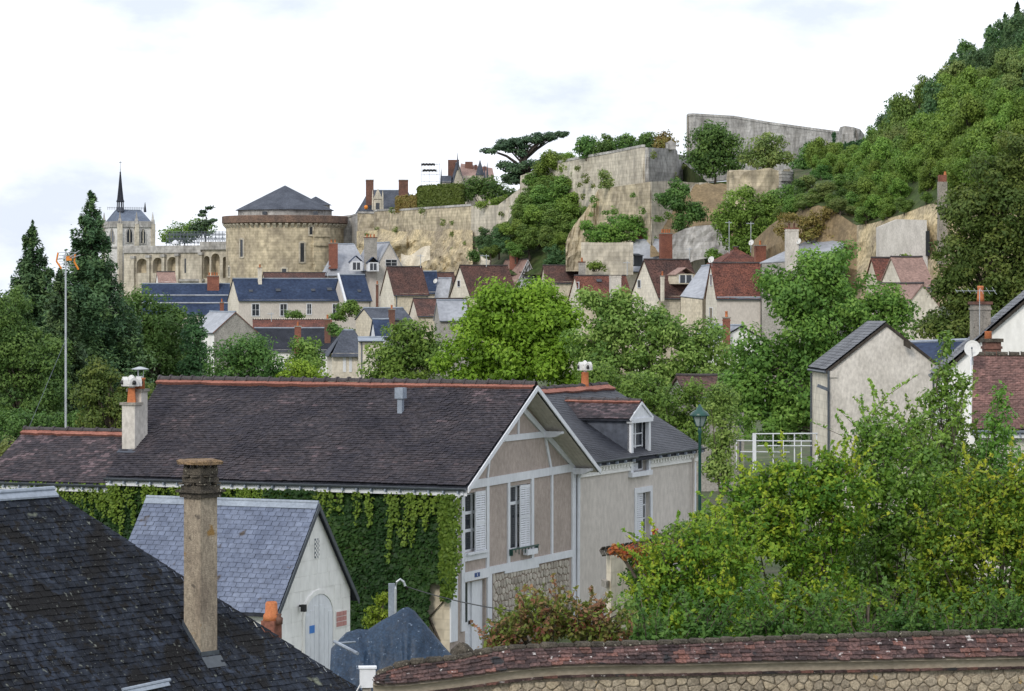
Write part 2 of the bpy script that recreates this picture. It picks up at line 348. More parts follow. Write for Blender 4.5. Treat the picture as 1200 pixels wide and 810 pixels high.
# ------------------------------------------------------------------ builders
UP = V((0, 0, 1))
class Plane:                         # vertical wall plane: origin, horizontal axis a, outward normal n
    def __init__(s, o, a, n): s.o, s.a, s.n = V(o), V(a).normalized(), V(n).normalized()
    def at(s, px, py):
        h = hit(px, py, s.o, s.n); return ((h - s.o).dot(s.a), h.z)
    def w(s, a, z, off=0.0):
        p = s.o + s.a*a + s.n*off; return V((p.x, p.y, z))
    def rect(s, mb, a0, a1, z0, z1, o0, o1):
        return mb.box(s.w(a0, z0, o0), s.a*(a1-a0), s.n*(o1-o0), UP*(z1-z0))
    def pxrect(s, x0, y0, x1, y1):
        a0, zt0 = s.at(x0, y0); a1, zt1 = s.at(x1, y0)
        xm = (x0+x1)/2; zt = s.at(xm, y0)[1]; zb = s.at(xm, y1)[1]
        return min(a0, a1), max(a0, a1), zb, zt

def holed(mb, pl, a0, a1, z0, z1, holes, off=0.0, thick=.3):
    """wall rectangle with rectangular openings, built from cells plus the reveals"""
    A = sorted({a0, a1, *[h[0] for h in holes], *[h[1] for h in holes]}); Z = sorted({z0, z1, *[h[2] for h in holes], *[h[3] for h in holes]})
    for i in range(len(A)-1):
        for j in range(len(Z)-1):
            ca, cz = (A[i]+A[i+1])/2, (Z[j]+Z[j+1])/2
            if any(h[0] < ca < h[1] and h[2] < cz < h[3] for h in holes): continue
            mb.quad(pl.w(A[i], Z[j], off), pl.w(A[i+1], Z[j], off), pl.w(A[i+1], Z[j+1], off), pl.w(A[i], Z[j+1], off))
    for h in holes:
        for (p, q) in (((h[0], h[2]), (h[0], h[3])), ((h[1], h[3]), (h[1], h[2])), ((h[0], h[3]), (h[1], h[3])), ((h[1], h[2]), (h[0], h[2]))):
            mb.quad(pl.w(*p, off), pl.w(*q, off), pl.w(*q, off-thick), pl.w(*p, off-thick))

def tiles(TL, TR, BR, BL, w, e, lift, jit=.5, gap=.03, seed=1, keep=None, wav=.05):
    """courses of overlapping pieces on a quad; returns corner arrays (N,4,3), row/col tint"""
    r = np.random.default_rng(seed)
    TL, TR, BR, BL = [np.array(p, float) for p in (TL, TR, BR, BL)]
    n = np.cross(BL-TL, TR-TL); n /= np.linalg.norm(n)
    if n[2] < 0: n = -n
    L = max(np.linalg.norm(BL-TL), np.linalg.norm(BR-TR)); rows = max(1, int(L/e))
    out, tn = [], []
    for i in range(rows):
        t0, t1 = i/rows, (i+1)/rows
        l0, r0 = TL+(BL-TL)*t0, TR+(BR-TR)*t0; l1, r1 = TL+(BL-TL)*t1, TR+(BR-TR)*t1
        wid = np.linalg.norm(r1-l1)
        if wid < w*.4: continue
        d = (r1-l1)/wid; down = (l1-l0) - d*np.dot(l1-l0, d)
        s = -(w/2 if i % 2 else 0) + r.uniform(-.04, .04)*w
        xs = np.arange(s, wid, w)
        a = np.clip(xs, 0, wid); b = np.clip(xs+w*(1-gap), 0, wid)
        ok = (b-a) > w*.15; a, b = a[ok], b[ok]; m = len(a)
        if not m: continue
        base = l1 + n*(lift + r.uniform(-.15, .35, (m, 1))*lift*jit)
        dj = down*(r.uniform(-.06, .06, (m, 1))*jit)
        pa, pb = base + d*a[:, None] + dj, base + d*b[:, None] + dj
        pb = pb + n*(r.uniform(-.2, .2, (m, 1))*lift*jit)
        wv = (vnoise(a*.55+seed*7, np.full(m, i*e*.55)) + .1)*wav; pa = pa + n*wv[:, None]; pb = pb + n*wv[:, None]
        tp = -down*1.12 - n*(lift*.85)
        aL = np.dot(l0-l1, d)*1.12; aR = np.dot(r0-l1, d) + (np.dot(r0-r1, d))*.12
        ca, cb = np.clip(a, aL, aR), np.clip(b, aL, aR)
        out.append(np.stack([pa+d*(ca-a)[:, None]+tp, pb+d*(cb-b)[:, None]+tp, pb, pa], 1))
        tn.append(r.random(m)*.55 + .45*vnoise(a*1.3+seed, np.full(m, i*e*2.2)))
    return np.concatenate(out), np.concatenate(tn), n
def tilemesh(name, T, tint, n, thick, m, parent, kind='stuff'):
    N = len(T); dn = -np.array(n)*thick
    v = np.concatenate([T, T[:, 2:3]+dn, T[:, 3:4]+dn], 1)          # 6 verts
    b = np.arange(N)[:, None]*6
    q = np.concatenate([b+np.array([[0, 3, 2, 1]]), b+np.array([[3, 5, 4, 2]])], 0)
    me = npmesh(name, v.reshape(-1, 3), q, np.concatenate([tint, tint]), m, tuple(rootloc(parent)), True)
    o = link(name, me, parent)
    if kind: o['kind'] = kind
    return o
def piece_mesh(name, m, tint, thick):
    """unit piece: x across -.5...5, y up-slope 0..1, z out, worn corners"""
    r = R
    c = [(-.5, 1), (.5, 1), (.5, .06*r.random()), (.47, -.02*r.random()), (.1, -.02-.03*r.random()), (-.2, -.03*r.random()), (-.48, -.01), (-.5, .06*r.random())]
    mb = MB(); t = thick
    v = [(x, y, .0) for x, y in c] + [(x*.995, y, -t) for x, y in c]; k = len(c)
    mb.add(v, [tuple(range(k))[::-1]] + [(i, (i+1) % k, k+(i+1) % k, k+i) for i in range(k)])
    me = bpy.data.meshes.new(name); me.from_pydata(mb.v, [], mb.f); me.materials.append(m)
    a = me.attributes.new('tint', 'FLOAT', 'FACE'); a.data.foreach_set('value', np.full(len(mb.f), tint, np.float32)); me.update()
    return me
def piece_objs(name, T, tint, n, meshes, parent):
    off = rootloc(parent)
    for i in range(len(T)):
        t = T[i]; x = t[2]-t[3]; y = t[0]-t[3]; z = np.array(n)
        o = link(name, meshes[min(len(meshes)-1, int(tint[i]*len(meshes)))], parent)
        mid = (t[2]+t[3])/2
        y = y + 0
        zz = np.cross(x, y); zz /= np.linalg.norm(zz)
        if zz[2] < 0: zz = -zz
        mw = Matrix(((x[0], y[0], zz[0], mid[0]-off.x), (x[1], y[1], zz[1], mid[1]-off.y), (x[2], y[2], zz[2], mid[2]-off.z), (0, 0, 0, 1)))
        o.matrix_local = mw

def voronoi(x0, x1, y0, y1, cw, ch, seed):
    r = random.Random(seed); pts = []
    ny = max(1, round((y1-y0)/ch))
    for j in range(ny):
        nx = max(1, round((x1-x0)/cw)); 
        for i in range(nx):
            pts.append((x0+(i+.5+(.5 if j % 2 else 0)*.8+r.uniform(-.32, .32))*(x1-x0)/nx, y0+(j+.5+r.uniform(-.28, .28))*(y1-y0)/ny))
    cells = []
    for i, p in enumerate(pts):
        poly = [(x0, y0), (x1, y0), (x1, y1), (x0, y1)]
        for k, q in enumerate(pts):
            if k == i or abs(q[0]-p[0]) > 3*cw or abs(q[1]-p[1]) > 3*ch: continue
            mx_, my_ = (p[0]+q[0])/2, (p[1]+q[1])/2; dx, dy = q[0]-p[0], q[1]-p[1]
            new = []
            for a in range(len(poly)):
                A, B = poly[a], poly[(a+1) % len(poly)]
                sa = (A[0]-mx_)*dx+(A[1]-my_)*dy; sb = (B[0]-mx_)*dx+(B[1]-my_)*dy
                if sa <= 0: new.append(A)
                if sa*sb < 0:
                    t = sa/(sa-sb); new.append((A[0]+(B[0]-A[0])*t, A[1]+(B[1]-A[1])*t))
            poly = new
            if len(poly) < 3: break
        if len(poly) >= 3: cells.append((p, poly))
    return cells
def stones(pl, x0, x1, z0, z1, cw, ch, seed, m, parent, off, gap=.015, proud=.03, clip=None):
    """irregular stones, each an object of its own, set in front of a wall plane"""
    cnt = 0
    for p, poly in voronoi(x0, x1, z0, z1, cw, ch, seed):
        cx = sum(q[0] for q in poly)/len(poly); cy = sum(q[1] for q in poly)/len(poly)
        if clip and not clip(cx, cy): continue
        rr = max(.02, min(math.hypot(q[0]-cx, q[1]-cy) for q in poly)); k1 = max(.3, 1-gap/rr); k2 = k1*.8
        pr = proud*R.uniform(.6, 1.4)
        # round the corners by cutting them
        pp = []
        for i in range(len(poly)):
            A, B, C = poly[i-1], poly[i], poly[(i+1) % len(poly)]
            pp += [(B[0]+(A[0]-B[0])*.22, B[1]+(A[1]-B[1])*.22), (B[0]+(C[0]-B[0])*.22, B[1]+(C[1]-B[1])*.22)]
        k = len(pp); mb = MB()
        ring = lambda f, o: [pl.w(cx+(q[0]-cx)*f, cy+(q[1]-cy)*f, off+o+R.uniform(-.004, .004)) for q in pp]
        vs_ = ring(k1, -.02) + ring(k1*.99, pr*.6) + ring(k2, pr)
        fs = []
        for lv in (0, 1):
            fs += [(lv*k+i, lv*k+(i+1) % k, (lv+1)*k+(i+1) % k, (lv+1)*k+i) for i in range(k)]
        fs.append(tuple(2*k+i for i in range(k)))
        mb.add(vs_, fs); obj('stone', mb, m, parent); cnt += 1
    return cnt

def win(parent, pl, rc, frame=M['white'], pane=M['glass'], fw=.1, bars=0, sill=True, off=.0, shutters=None, arch=False):
    """a window on a wall plane, rc = photo pixel box: proud surround, sunk pane"""
    a0, a1, z0, z1 = pl.pxrect(*rc)
    mb = MB(); d0, d1 = off-.02, off+.06
    pl.rect(mb, a0-fw, a0, z0-fw, z1+fw, d0, d1); pl.rect(mb, a1, a1+fw, z0-fw, z1+fw, d0, d1)
    pl.rect(mb, a0, a1, z1, z1+fw, d0, d1); pl.rect(mb, a0, a1, z0-fw, z0, d0, d1+.03)
    if bars:
        pl.rect(mb, (a0+a1)/2-.03, (a0+a1)/2+.03, z0, z1, d0, off+.035)
        for k in range(1, bars+1):
            zz = z0+(z1-z0)*k/(bars+1); pl.rect(mb, a0, a1, zz-.02, zz+.02, d0, off+.03)
    w = obj('window', mb, frame, parent)
    q = MB(); pl.rect(q, a0, a1, z0, z1, d0, off+.012); obj('pane', q, pane, w)
    return w

def slope_grid(mb, TL, TR, BR, BL, nu, nv, sag, thick, seed=0):
    """roof slope as a slightly uneven sheet with thickness"""
    TL, TR, BR, BL = [V(p) for p in (TL, TR, BR, BL)]
    n = (BL-TL).cross(TR-TL).normalized()
    if n.z < 0: n = -n
    r = random.Random(seed); top = []
    for j in range(nv+1):
        for i in range(nu+1):
            s, t = i/nu, j/nv
            p = (TL*(1-s)+TR*s)*(1-t) + (BL*(1-s)+BR*s)*t
            k = sag*(r.uniform(-1, 1)*.45 - math.sin(math.pi*s)*.8*(1 if 0 < j < nv else .4)) if 0 < i < nu else 0
            top.append(p + n*k)
    m = (nu+1)*(nv+1)
    bot = [p - n*thick for p in top]
    F = []
    w = nu+1
    flip = (TR-TL).cross(BL-TL).dot(n) > 0
    for j in range(nv):
        for i in range(nu):
            a = j*w+i; f = (a, a+1, a+w+1, a+w)
            f = f if flip else f[::-1]
            F += [f, tuple(m+k for k in f[::-1])]
    edge = [i for i in range(w)] + [j*w+nu for j in range(1, nv+1)] + [nv*w+i for i in range(nu-1, -1, -1)] + [j*w for j in range(nv-1, 0, -1)]
    for i in range(len(edge)):
        a, b = edge[i], edge[(i+1) % len(edge)]; f = (a, m+a, m+b, b); F.append(f if flip else f[::-1])
    mb.add(top+bot, F)

def dish(px, py, Y, rpx, label, az=-30, mount_to=None):
    """satellite dish on its arm"""
    c = P(px, py, Y); r = rpx*Y/FPX
    d = V((math.sin(math.radians(az)), -math.cos(math.radians(az)), .45)).normalized()
    a = d.cross(UP).normalized(); b = a.cross(d)
    root = thing('satellite_dish', label, 'satellite dish', c - UP*(r*1.6))
    mb = MB(); N = 18; rings = [(1.0, .16), (.7, .06), (.35, .015), (.02, 0)]
    vv = []
    for f, o in rings:
        for k in range(N):
            g = 2*math.pi*k/N; vv.append(c + (a*math.cos(g)*.9 + b*math.sin(g))*r*f + d*(o*r))
    vv2 = [v - d*.02*max(r, .3) for v in vv]
    F = []
    for q in range(3):
        for k in range(N): F.append((q*N+k, q*N+(k+1) % N, (q+1)*N+(k+1) % N, (q+1)*N+k)); F.append(tuple(len(vv)+i for i in F[-1][::-1]))
    for k in range(N): F.append((k, len(vv)+k, len(vv)+(k+1) % N, (k+1) % N))
    mb.add(vv+vv2, F); obj('reflector', mb, M['dish'], root)
    q = MB(); q.tube([c-d*.03*r, c-d*.5*r, c-d*.5*r-UP*(r*1.6)], max(.025, r*.06)); obj('mount', q, M['metal'], root)
    q = MB(); q.tube([c-b*r*.9+d*.1*r, c-b*.35*r+d*.9*r], max(.012, r*.04)); q.cbox(c-b*.3*r+d*.95*r, a*r*.16, b*r*.16, d*r*.25); obj('feed_arm', q, M['steel'], root)
    return root

def aerial(px, py, Y, hpx, wpx, label, mast_bot=None):
    """yagi tv aerial on a mast; py is the boom row, mast goes down hpx"""
    c = P(px, py, Y); s = Y/FPX
    root = thing('tv_aerial', label, 'aerial', c-UP*(hpx*s))
    q = MB(); q.tube([c-UP*(hpx*s), c+UP*2*s], max(.02, .45*s)); obj('mast', q, M['metal'], root)
    a = V((1, .25, 0)).normalized(); b = V((-.25, 1, 0)).normalized()
    q = MB(); w = wpx*s
    q.tube([c-a*w*.6, c+a*w*.4], max(.012, .3*s)); obj('boom', q, M['metal'], root)
    for k in range(7):
        q = MB(); p = c + a*(-w*.58+w*.95*k/6); h = w*(.16+.03*k)
        q.tube([p-b*h*.4-UP*h*.7*(.35), p+b*h*.4+UP*h*.7*(.35)], max(.008, .2*s), 4); obj('rod', q, M['metal'], root)
    return root

def chimney(parent, px0, px1, pyt, pyb, Y, m=M['brick'], pots=2, th=0.0, depth=None, capm=None, potm=M['terracotta'], toph=.12):
    """chimney stack as a part of its house, pots as sub-parts"""
    s = Y/FPX; t = math.radians(th)
    u = V((math.cos(t), math.sin(t), 0)); v = V((-math.sin(t), math.cos(t), 0))
    w = (px1-px0)*s; dep = depth or max(.5, min(w*.75, .9))
    w = max(.3, (w - abs(math.sin(t))*dep)/abs(math.cos(t)))
    c = P((px0+px1)/2, pyb, Y+dep/2); zt = CAMH+(HY-pyt)*s
    mb = MB(); b0 = c.z-1.4
    mb.cbox(V((c.x, c.y, (b0+zt-toph)/2)), u*w, v*dep, UP*(zt-toph-b0))
    mb.cbox(V((c.x, c.y, zt-toph*2.6)), u*(w+.08), v*(dep+.08), UP*.09)
    ch = obj('chimney', mb, m, parent)
    q = MB(); q.cbox(V((c.x, c.y, zt-toph/2)), u*(w+.14), v*(dep+.14), UP*toph); obj('chimney_cap', q, capm or M['concrete'], ch)
    for k in range(pots):
        p = V((c.x, c.y, zt)) + u*((k+.5)/pots-.5)*w*.85; q = MB(); rr = min(.13, w*.4/max(1, pots))
        q.lathe(p, [(rr*1.1, -.03), (rr, .06), (rr*.85, .42), (rr*1.0, .44), (rr*1.0, .5)], 10); obj('chimney_pot', q, potm, ch, True)
    return ch

HOUSES = []
def house(label, C, Y, th, side, end, gab, ridge, base, wallm='cream', roofm='tilebrown', over=.25, gover=.12, wins=(), gwins=(), sag=.06, name='town_house', cat='house', group=None, gablem=None, vergem=None, hip=0.0, ridgecap=True, skylights=(), Wm=None, Lm=None, aspect=None):
    """gabled house: C = photo pixel of the eave corner next to the viewer at depth Y; long side runs to column `end`, gable side to column `gab`, ridge row at the near gable"""
    t = math.radians(th); u = V((side*math.cos(t), math.sin(t), 0)); v = V((-side*math.sin(t), math.cos(t), 0))
    c = P(C[0], C[1], Y)
    L = Lm or along(c, u, end); W = Wm or along(c, v, gab)
    ap = c + v*(W/2); ze = c.z; zr = zat(ap, ridge)
    HOUSES.append((label, round(L, 1), round(W, 1), round(zr-ze, 1), round(ze-base, 1)))
    root = thing(name, label, cat, V((c.x, c.y, base)) + u*L/2 + v*W/2, group)
    g = lambda a, b, z: V((c.x, c.y, 0)) + u*a + v*b + UP*z
    hp = hip*W/2
    for b in (0, W):
        mb = MB(); q = [g(0, b, base), g(L, b, base), g(L, b, ze), g(0, b, ze)]
        mb.poly(q if (b == 0) == (side > 0) else q[::-1]); obj('wall', mb, M[wallm], root)
    for k, a in enumerate((0, L)):
        mb = MB(); q = [g(a, 0, base), g(a, W, base), g(a, W, ze)] + ([] if hip else [g(a, W/2, zr-.06)]) + [g(a, 0, ze)]
        mb.poly(q[::-1] if (a == 0) == (side > 0) else q); obj('gable_wall', mb, M[gablem or wallm], root)
    rise = zr-ze; sl = rise/(W/2)
    for k, (b0, sg) in enumerate(((0, 1), (W, -1))):
        mb = MB(); bo = b0 - sg*over; zo = ze - sl*over
        go = gover
        slope_grid(mb, g(-go+hp, W/2, zr), g(L+go-hp, W/2, zr), g(L+go, bo, zo), g(-go, bo, zo), 8, 4, sag, .12, sum(map(ord, label)) % 99+k)
        rf = obj('roof_slope', mb, M[roofm], root)
        if k == 0:
            for (sx, sy, sw, sh) in skylights:
                fo = g(0, -over, zo); nn = (g(0, W/2, zr)-g(0, 0, ze)).cross(u)
                nn = nn if nn.z > 0 else -nn; nn.normalize()
                h = hit(sx, sy, fo+nn*.05, nn); dn = (g(0, 0, ze)-g(0, W/2, zr)).normalized(); s = h.y/FPX
                q = MB(); q.cbox(h, u*sw*s, dn*sh*s*1.3, nn*.1); sk = obj('skylight', q, M['glass'], rf)
                q = MB()
                for e_ in (-1, 1): q.cbox(h+u*(e_*sw*s/2), u*.06, dn*sh*s*1.3, nn*.16)
                obj('skylight_frame', q, M['zincdark'], sk)
    if hip:
        for a, sg in ((0, 1), (L, -1)):
            mb = MB(); ao = a - sg*over; zo = ze - sl*over
            mb.prism([g(a+sg*hp, W/2, zr), g(ao, -over, zo), g(ao, W+over, zo)], V((0, 0, -.1))); obj('hip_slope', mb, M[roofm], root)
    if over:
        gp0, gp1 = g(-gover, -over-.04, ze-sl*over-.08), g(L+gover, -over-.04, ze-sl*over-.08)
        mb = MB(); mb.tube([gp0, gp1], .07, 6); dq = g(L-.25, -.08, 0); mb.tube([V((dq.x, dq.y, ze-.3)), V((dq.x, dq.y, base+.2))], .05, 5); obj('gutter', mb, M['zincdark'], root)['kind'] = 'stuff'
    if ridgecap:
        mb = MB(); n_ = max(3, int((L-2*hp)/.5)); 
        mb.tube([g(hp-gover*(hip == 0)+(L-2*hp+2*gover*(hip == 0))*i/10, W/2, zr+.02-sag*.4*math.sin(math.pi*i/10)) for i in range(11)], .12, 6); obj('ridge_cap', mb, M['ridge'] if 'tile' in roofm else M['zinc'] , root)
    if vergem:
        mb = MB()
        for sg in (0, 1):
            e0 = g(-gover-.02, W*sg+(over if sg else -over), ze-sl*over); e1 = g(-gover-.02, W/2, zr)
            dn = UP*.16; mb.box(e0-dn*.9, e1-e0, u*.05, dn*.95)
        obj('bargeboard', mb, M[vergem], root)
    pu = Plane(g(0, 0, base), u, -v); pg = Plane(g(0, 0, base), v, -u)
    for w in wins: win(root, pu, w[:4], fw=.12, bars=(w[4] if len(w) > 4 else 1))
    for w in gwins: win(root, pg, w[:4], fw=.07, bars=(w[4] if len(w) > 4 else 0))
    return dict(root=root, g=g, u=u, v=v, L=L, W=W, ze=ze, zr=zr, pu=pu, pg=pg, sl=sl, th=th*side)

# ---- vegetation
CLN, DEN = 4.6, 2.7
def leafquads(p, nrm, size, asp, r):
    N = len(p)
    nrm = nrm/np.maximum(1e-6, np.linalg.norm(nrm, axis=1, keepdims=True))
    a = r.normal(size=(N, 3)); a -= nrm*np.sum(a*nrm, 1, keepdims=True); a /= np.maximum(1e-6, np.linalg.norm(a, axis=1, keepdims=True))
    b = np.cross(nrm, a); s = size[:, None]
    fold = nrm*(s*r.uniform(-.25, .25, (N, 1)))
    v = np.stack([p-a*s, p+b*s*asp-a*s*.15+fold, p+a*s, p-b*s*asp-a*s*.15+fold], 1)
    return v.reshape(-1, 3), np.arange(4*N, dtype=np.int32).reshape(N, 4)
def sphere_dirs(n, r):
    d = r.normal(size=(n, 3)); return d/np.linalg.norm(d, axis=1, keepdims=True)
def crown_arrays(lobes, leaf, clump, dens, seed, asp=.55, flat=.75, up=.35, shell=.5, cmin=6, mode='clump'):
    """lobes: (cx,cy,cz, rx,ry,rz); returns leaf verts, quads, tint, clump centres"""
    r = np.random.default_rng(seed); PP, NN, TT, CC = [], [], [], []
    for (cx, cy, cz, rx, ry, rz) in lobes:
        c = np.array((cx, cy, cz)); rad = np.array((rx, ry, rz)); rm = (rx*ry*rz)**(1/3)
        nc = max(cmin, int(CLN*(rm/clump)**2))
        d = sphere_dirs(nc, r); k = shell + (1-shell)*r.random((nc, 1))**.6
        cc = c + d*rad*k*np.clip(1 - .35*clump/rm, .6, 1); CC.append(cc)
        cr = clump*r.uniform(.6, 1.35, nc); ct = r.random(nc)
        for i in range(nc):
            m = max(8, int(dens*DEN*(cr[i]/leaf)**2))
            e_ = sphere_dirs(m, r); kk = .45 + .55*r.random((m, 1))**.5
            stray = r.random((m, 1)) < .08; kk = np.where(stray, kk*1.35, kk)
            PP.append(cc[i] + e_*kk*cr[i]*np.array((1, 1, flat)))
            NN.append(e_*.7 + d[i]*.5 + np.array((0, 0, up)) + r.normal(size=(m, 3))*.55)
            TT.append(.62*ct[i] + .38*r.random(m))
    p, nn, t = np.concatenate(PP), np.concatenate(NN), np.concatenate(TT)
    v, q = leafquads(p, nn, leaf*r.uniform(.6, 1.25, len(p)), asp, r)
    return v, q, t, np.concatenate(CC)
def limbs(mb, base, top, r0, targets, seed, sub=2):
    """tapered trunk with bent limbs"""
    r = random.Random(seed); base, top = V(base), V(top); H = (top-base).length
    n = 7; pts = [base.lerp(top, i/n) + V((r.uniform(-1, 1), r.uniform(-1, 1), 0))*H*.018*(i > 0) for i in range(n+1)]
    mb.tube(pts, [r0*(1.25 if i == 0 else 1)*(1-.8*i/n) for i in range(n+1)], 8)
    for tg in targets:
        tg = V(tg); f = min(.92, max(.25, ((tg.z-base.z)/max(.1, H))*.72 - r.uniform(0, .12)))
        i = f*n; k = min(n-1, int(i)); s = pts[k].lerp(pts[k+1], i-k); rr = r0*(1-.8*f)*.55
        mid = s.lerp(tg, .5) + V((r.uniform(-.1, .1), r.uniform(-.1, .1), .12))*(tg-s).length
        mb.tube([s, s.lerp(mid, .5)+UP*.02*H, mid, tg], [rr, rr*.8, rr*.55, rr*.15], 5)
def tree(label, Y, base, lobes, leafm, leaf, clump, dens=1.5, name='tree', cat='tree', group=None, trunk_px=None, r0=None, barkm='bark', seed=0, nl=14, **kw):
    """tree from foliage lobes given in photo pixels (px, py, rx, ry, depth offset m)"""
    s = Y/FPX; LB = []
    for lb in lobes:
        px, py, rx, ry = lb[:4]; dy = lb[4] if len(lb) > 4 else 0
        c = P(px, py, Y+dy); k = (Y+dy)/FPX; LB.append((c.x, c.y, c.z, rx*k, (rx+ry)/2*k*.9, ry*k))
    tpx = trunk_px if trunk_px is not None else sum(l[0] for l in lobes)/len(lobes)
    b = P(tpx, 0, Y); b.z = base; ztop = max(l[2]+l[5]*.4 for l in LB)
    root = thing(name, label, cat, b, group)
    v, q, t, cc = crown_arrays(LB, leaf, clump, dens, seed+11, **kw)
    link('crown', npmesh('crown', v, q, t, M[leafm], tuple(b)), root)
    mb = MB(); rr = np.random.default_rng(seed)
    tg = [cc[i] for i in rr.choice(len(cc), min(nl, len(cc)), replace=False)] + [l[:3] for l in LB]
    top = V((sum(l[0] for l in LB)/len(LB), sum(l[1] for l in LB)/len(LB), ztop))
    limbs(mb, b, b.lerp(top, .9), r0 or max(.1, (ztop-base)*.022), tg, seed)
    obj('trunk', mb, M[barkm], root, True)
    return root
def proto(seed, leafm, nlobe=7, leaf=.05, clump=.26, dens=1.6, tall=1.15, conical=0, **kw):
    """unit crown and trunk meshes to be shared by copies; crown radius about 1, base of crown at z = .55"""
    r = random.Random(seed); LB = []
    for i in range(nlobe):
        g = r.uniform(0, 6.28); z = r.uniform(-.45, .6)*tall; rad = r.uniform(.2, .72)*(1-.5*max(0, z)); lr = r.uniform(.3, .52)*(1-.35*conical*max(0, z+.3))
        LB.append((math.cos(g)*rad, math.sin(g)*rad, 1.35+z, lr, lr, lr*r.uniform(.8, 1.05)*(1+.5*conical)))
    v, q, t, cc = crown_arrays(LB, leaf, clump, dens, seed, **kw)
    cm = npmesh('crown', v, q, t, M[leafm])
    mb = MB(); rr = np.random.default_rng(seed); limbs(mb, (0, 0, -.1), (0, 0, 1.6), .075, [cc[i] for i in rr.choice(len(cc), 14, replace=False)], seed)
    tm = bpy.data.meshes.new('trunk'); tm.from_pydata(mb.v, [], mb.f); tm.materials.append(M['bark'])
    return cm, tm
def put(pr, loc, sx, sz, label, cat='tree', name='tree', group=None, rz=None):
    o = thing(name, label, cat, loc, group); o.rotation_euler = (0, 0, R.uniform(0, 6.28) if rz is None else rz); o.scale = (sx*R.uniform(.85, 1.2), sx*R.uniform(.85, 1.2), sz)
    link('crown', pr[0], o); link('trunk', pr[1], o)
    return o
def conifer(label, px, Y, base, top, wpx, seed, leafm='l_spruce', leaf=.09, name='spruce_tree', droop=.25, bare=.06, dens=1.0, ragged=.3):
    """spruce: whorls of drooping boughs carrying needle sprays"""
    r = np.random.default_rng(seed); b = P(px, 0, Y); b.z = base; zt = zat(b, top); Ht = zt-base; Rm = wpx*Y/FPX
    root = thing(name, label, 'spruce', b)
    PP, NN, TT = [], [], []; mb = MB()
    mb.tube([b, b+UP*Ht*.5, b+UP*Ht*.97], [Ht*.022, Ht*.013, .01], 8)
    nl = int(Ht/.33)
    for i in range(nl):
        f = bare+(1-bare)*(i+r.uniform(0, .8))/nl; z = base+Ht*f
        rad = Rm*(1-f)**.92+.12
        nb = int(7+8*(1-f))
        for k in range(nb):
            g = r.uniform(0, 6.283); L = rad*r.uniform(1-ragged, 1.1); d = np.array((math.cos(g), math.sin(g), 0)); sd_ = np.array((-d[1], d[0], 0))
            dr = droop*r.uniform(.5, 1.4)-.25*f
            tipz = -dr*L
            fz = r.uniform(-.5, .5)*2.2/nl; p0 = np.array((b.x, b.y, z+fz*Ht)); L *= (1-fz/(1.02-f)) if f < .9 else 1; m = max(10, int(dens*70*L/.8))
            t = r.random(m)**.7; sway = r.normal(size=(m, 1))*.16*L*(1-.5*t[:, None])
            hang = r.normal(size=(m, 1))*.17*L**.5-.06
            p = p0+d*(L*t[:, None])+sd_*sway+np.array((0, 0, 1))*(tipz*t[:, None]**1.5 + .10*L*np.maximum(0, t[:, None]-.7)) + np.array((0, 0, 1))*hang
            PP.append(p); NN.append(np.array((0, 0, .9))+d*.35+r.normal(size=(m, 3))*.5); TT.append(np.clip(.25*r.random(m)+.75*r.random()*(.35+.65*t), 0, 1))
            if k % 2 == 0: mb.tube([p0, p0+d*L*.6+np.array((0, 0, tipz*.45)), p0+d*L*.95+np.array((0, 0, tipz))], [.04*(1.2-f), .02, .006], 4, False)
    p, nn, t = map(np.concatenate, (PP, NN, TT))
    v, q = leafquads(p, nn, leaf*r.uniform(.6, 1.4, len(p)), .38, r)
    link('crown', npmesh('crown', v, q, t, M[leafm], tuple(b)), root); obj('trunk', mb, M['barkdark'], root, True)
    return root
def hedge_pts(o, a, b, c, n, r):
    """points and normals on the five open faces of a box (o corner, edges a,b horizontal, c up)"""
    o, a, b, c = [np.array(x, float) for x in (o, a, b, c)]
    A = [np.linalg.norm(np.cross(x, y)) for x, y in ((a, b), (a, c), (a, c), (b, c), (b, c))]
    A = np.array(A)/sum(A); out, nn = [], []
    for k, f in enumerate(A):
        m = int(n*f)+1; s, t = r.random((m, 1)), r.random((m, 1))
        p, nr = [(o+c+a*s+b*t, c), (o+a*s+c*t, -b), (o+b+a*s+c*t, b), (o+b*s+c*t, -a), (o+a+b*s+c*t, a)][k]
        out.append(p); nn.append(np.tile(nr/np.linalg.norm(nr), (m, 1)))
    return np.concatenate(out), np.concatenate(nn)
def hedge(label, o, a, b, c, leafm, leaf, n, seed, name='clipped_hedge'):
    r = np.random.default_rng(seed); p, nn = hedge_pts(o, a, b, c, n, r)
    bump = vnoise(p[:, 0]*.8+p[:, 1]*.5, p[:, 2]*.9+seed)[:, None]
    p = p + nn*(bump-.5)*.5 + nn*r.normal(size=(len(p), 1))*leaf*.7
    v, q = leafquads(p, nn+r.normal(size=p.shape)*.45, leaf*r.uniform(.6, 1.3, len(p)), .6, r)
    cen = V(o)+(V(a)+V(b))/2
    root = thing(name, label, 'hedge', cen)
    link('foliage', npmesh('foliage', v, q, .6*bump[:, 0]+.4*r.random(len(p)), M[leafm], tuple(cen)), root)
    mb = MB(); 
    for k in range(6):
        s = cen+V(a)*((k+.5)/6-.5); mb.tube([s, s+V(c)*.5, s+V(c)*.85], [.08, .05, .02], 5)
    obj('stem', mb, M['barkdark'], root)
    return root
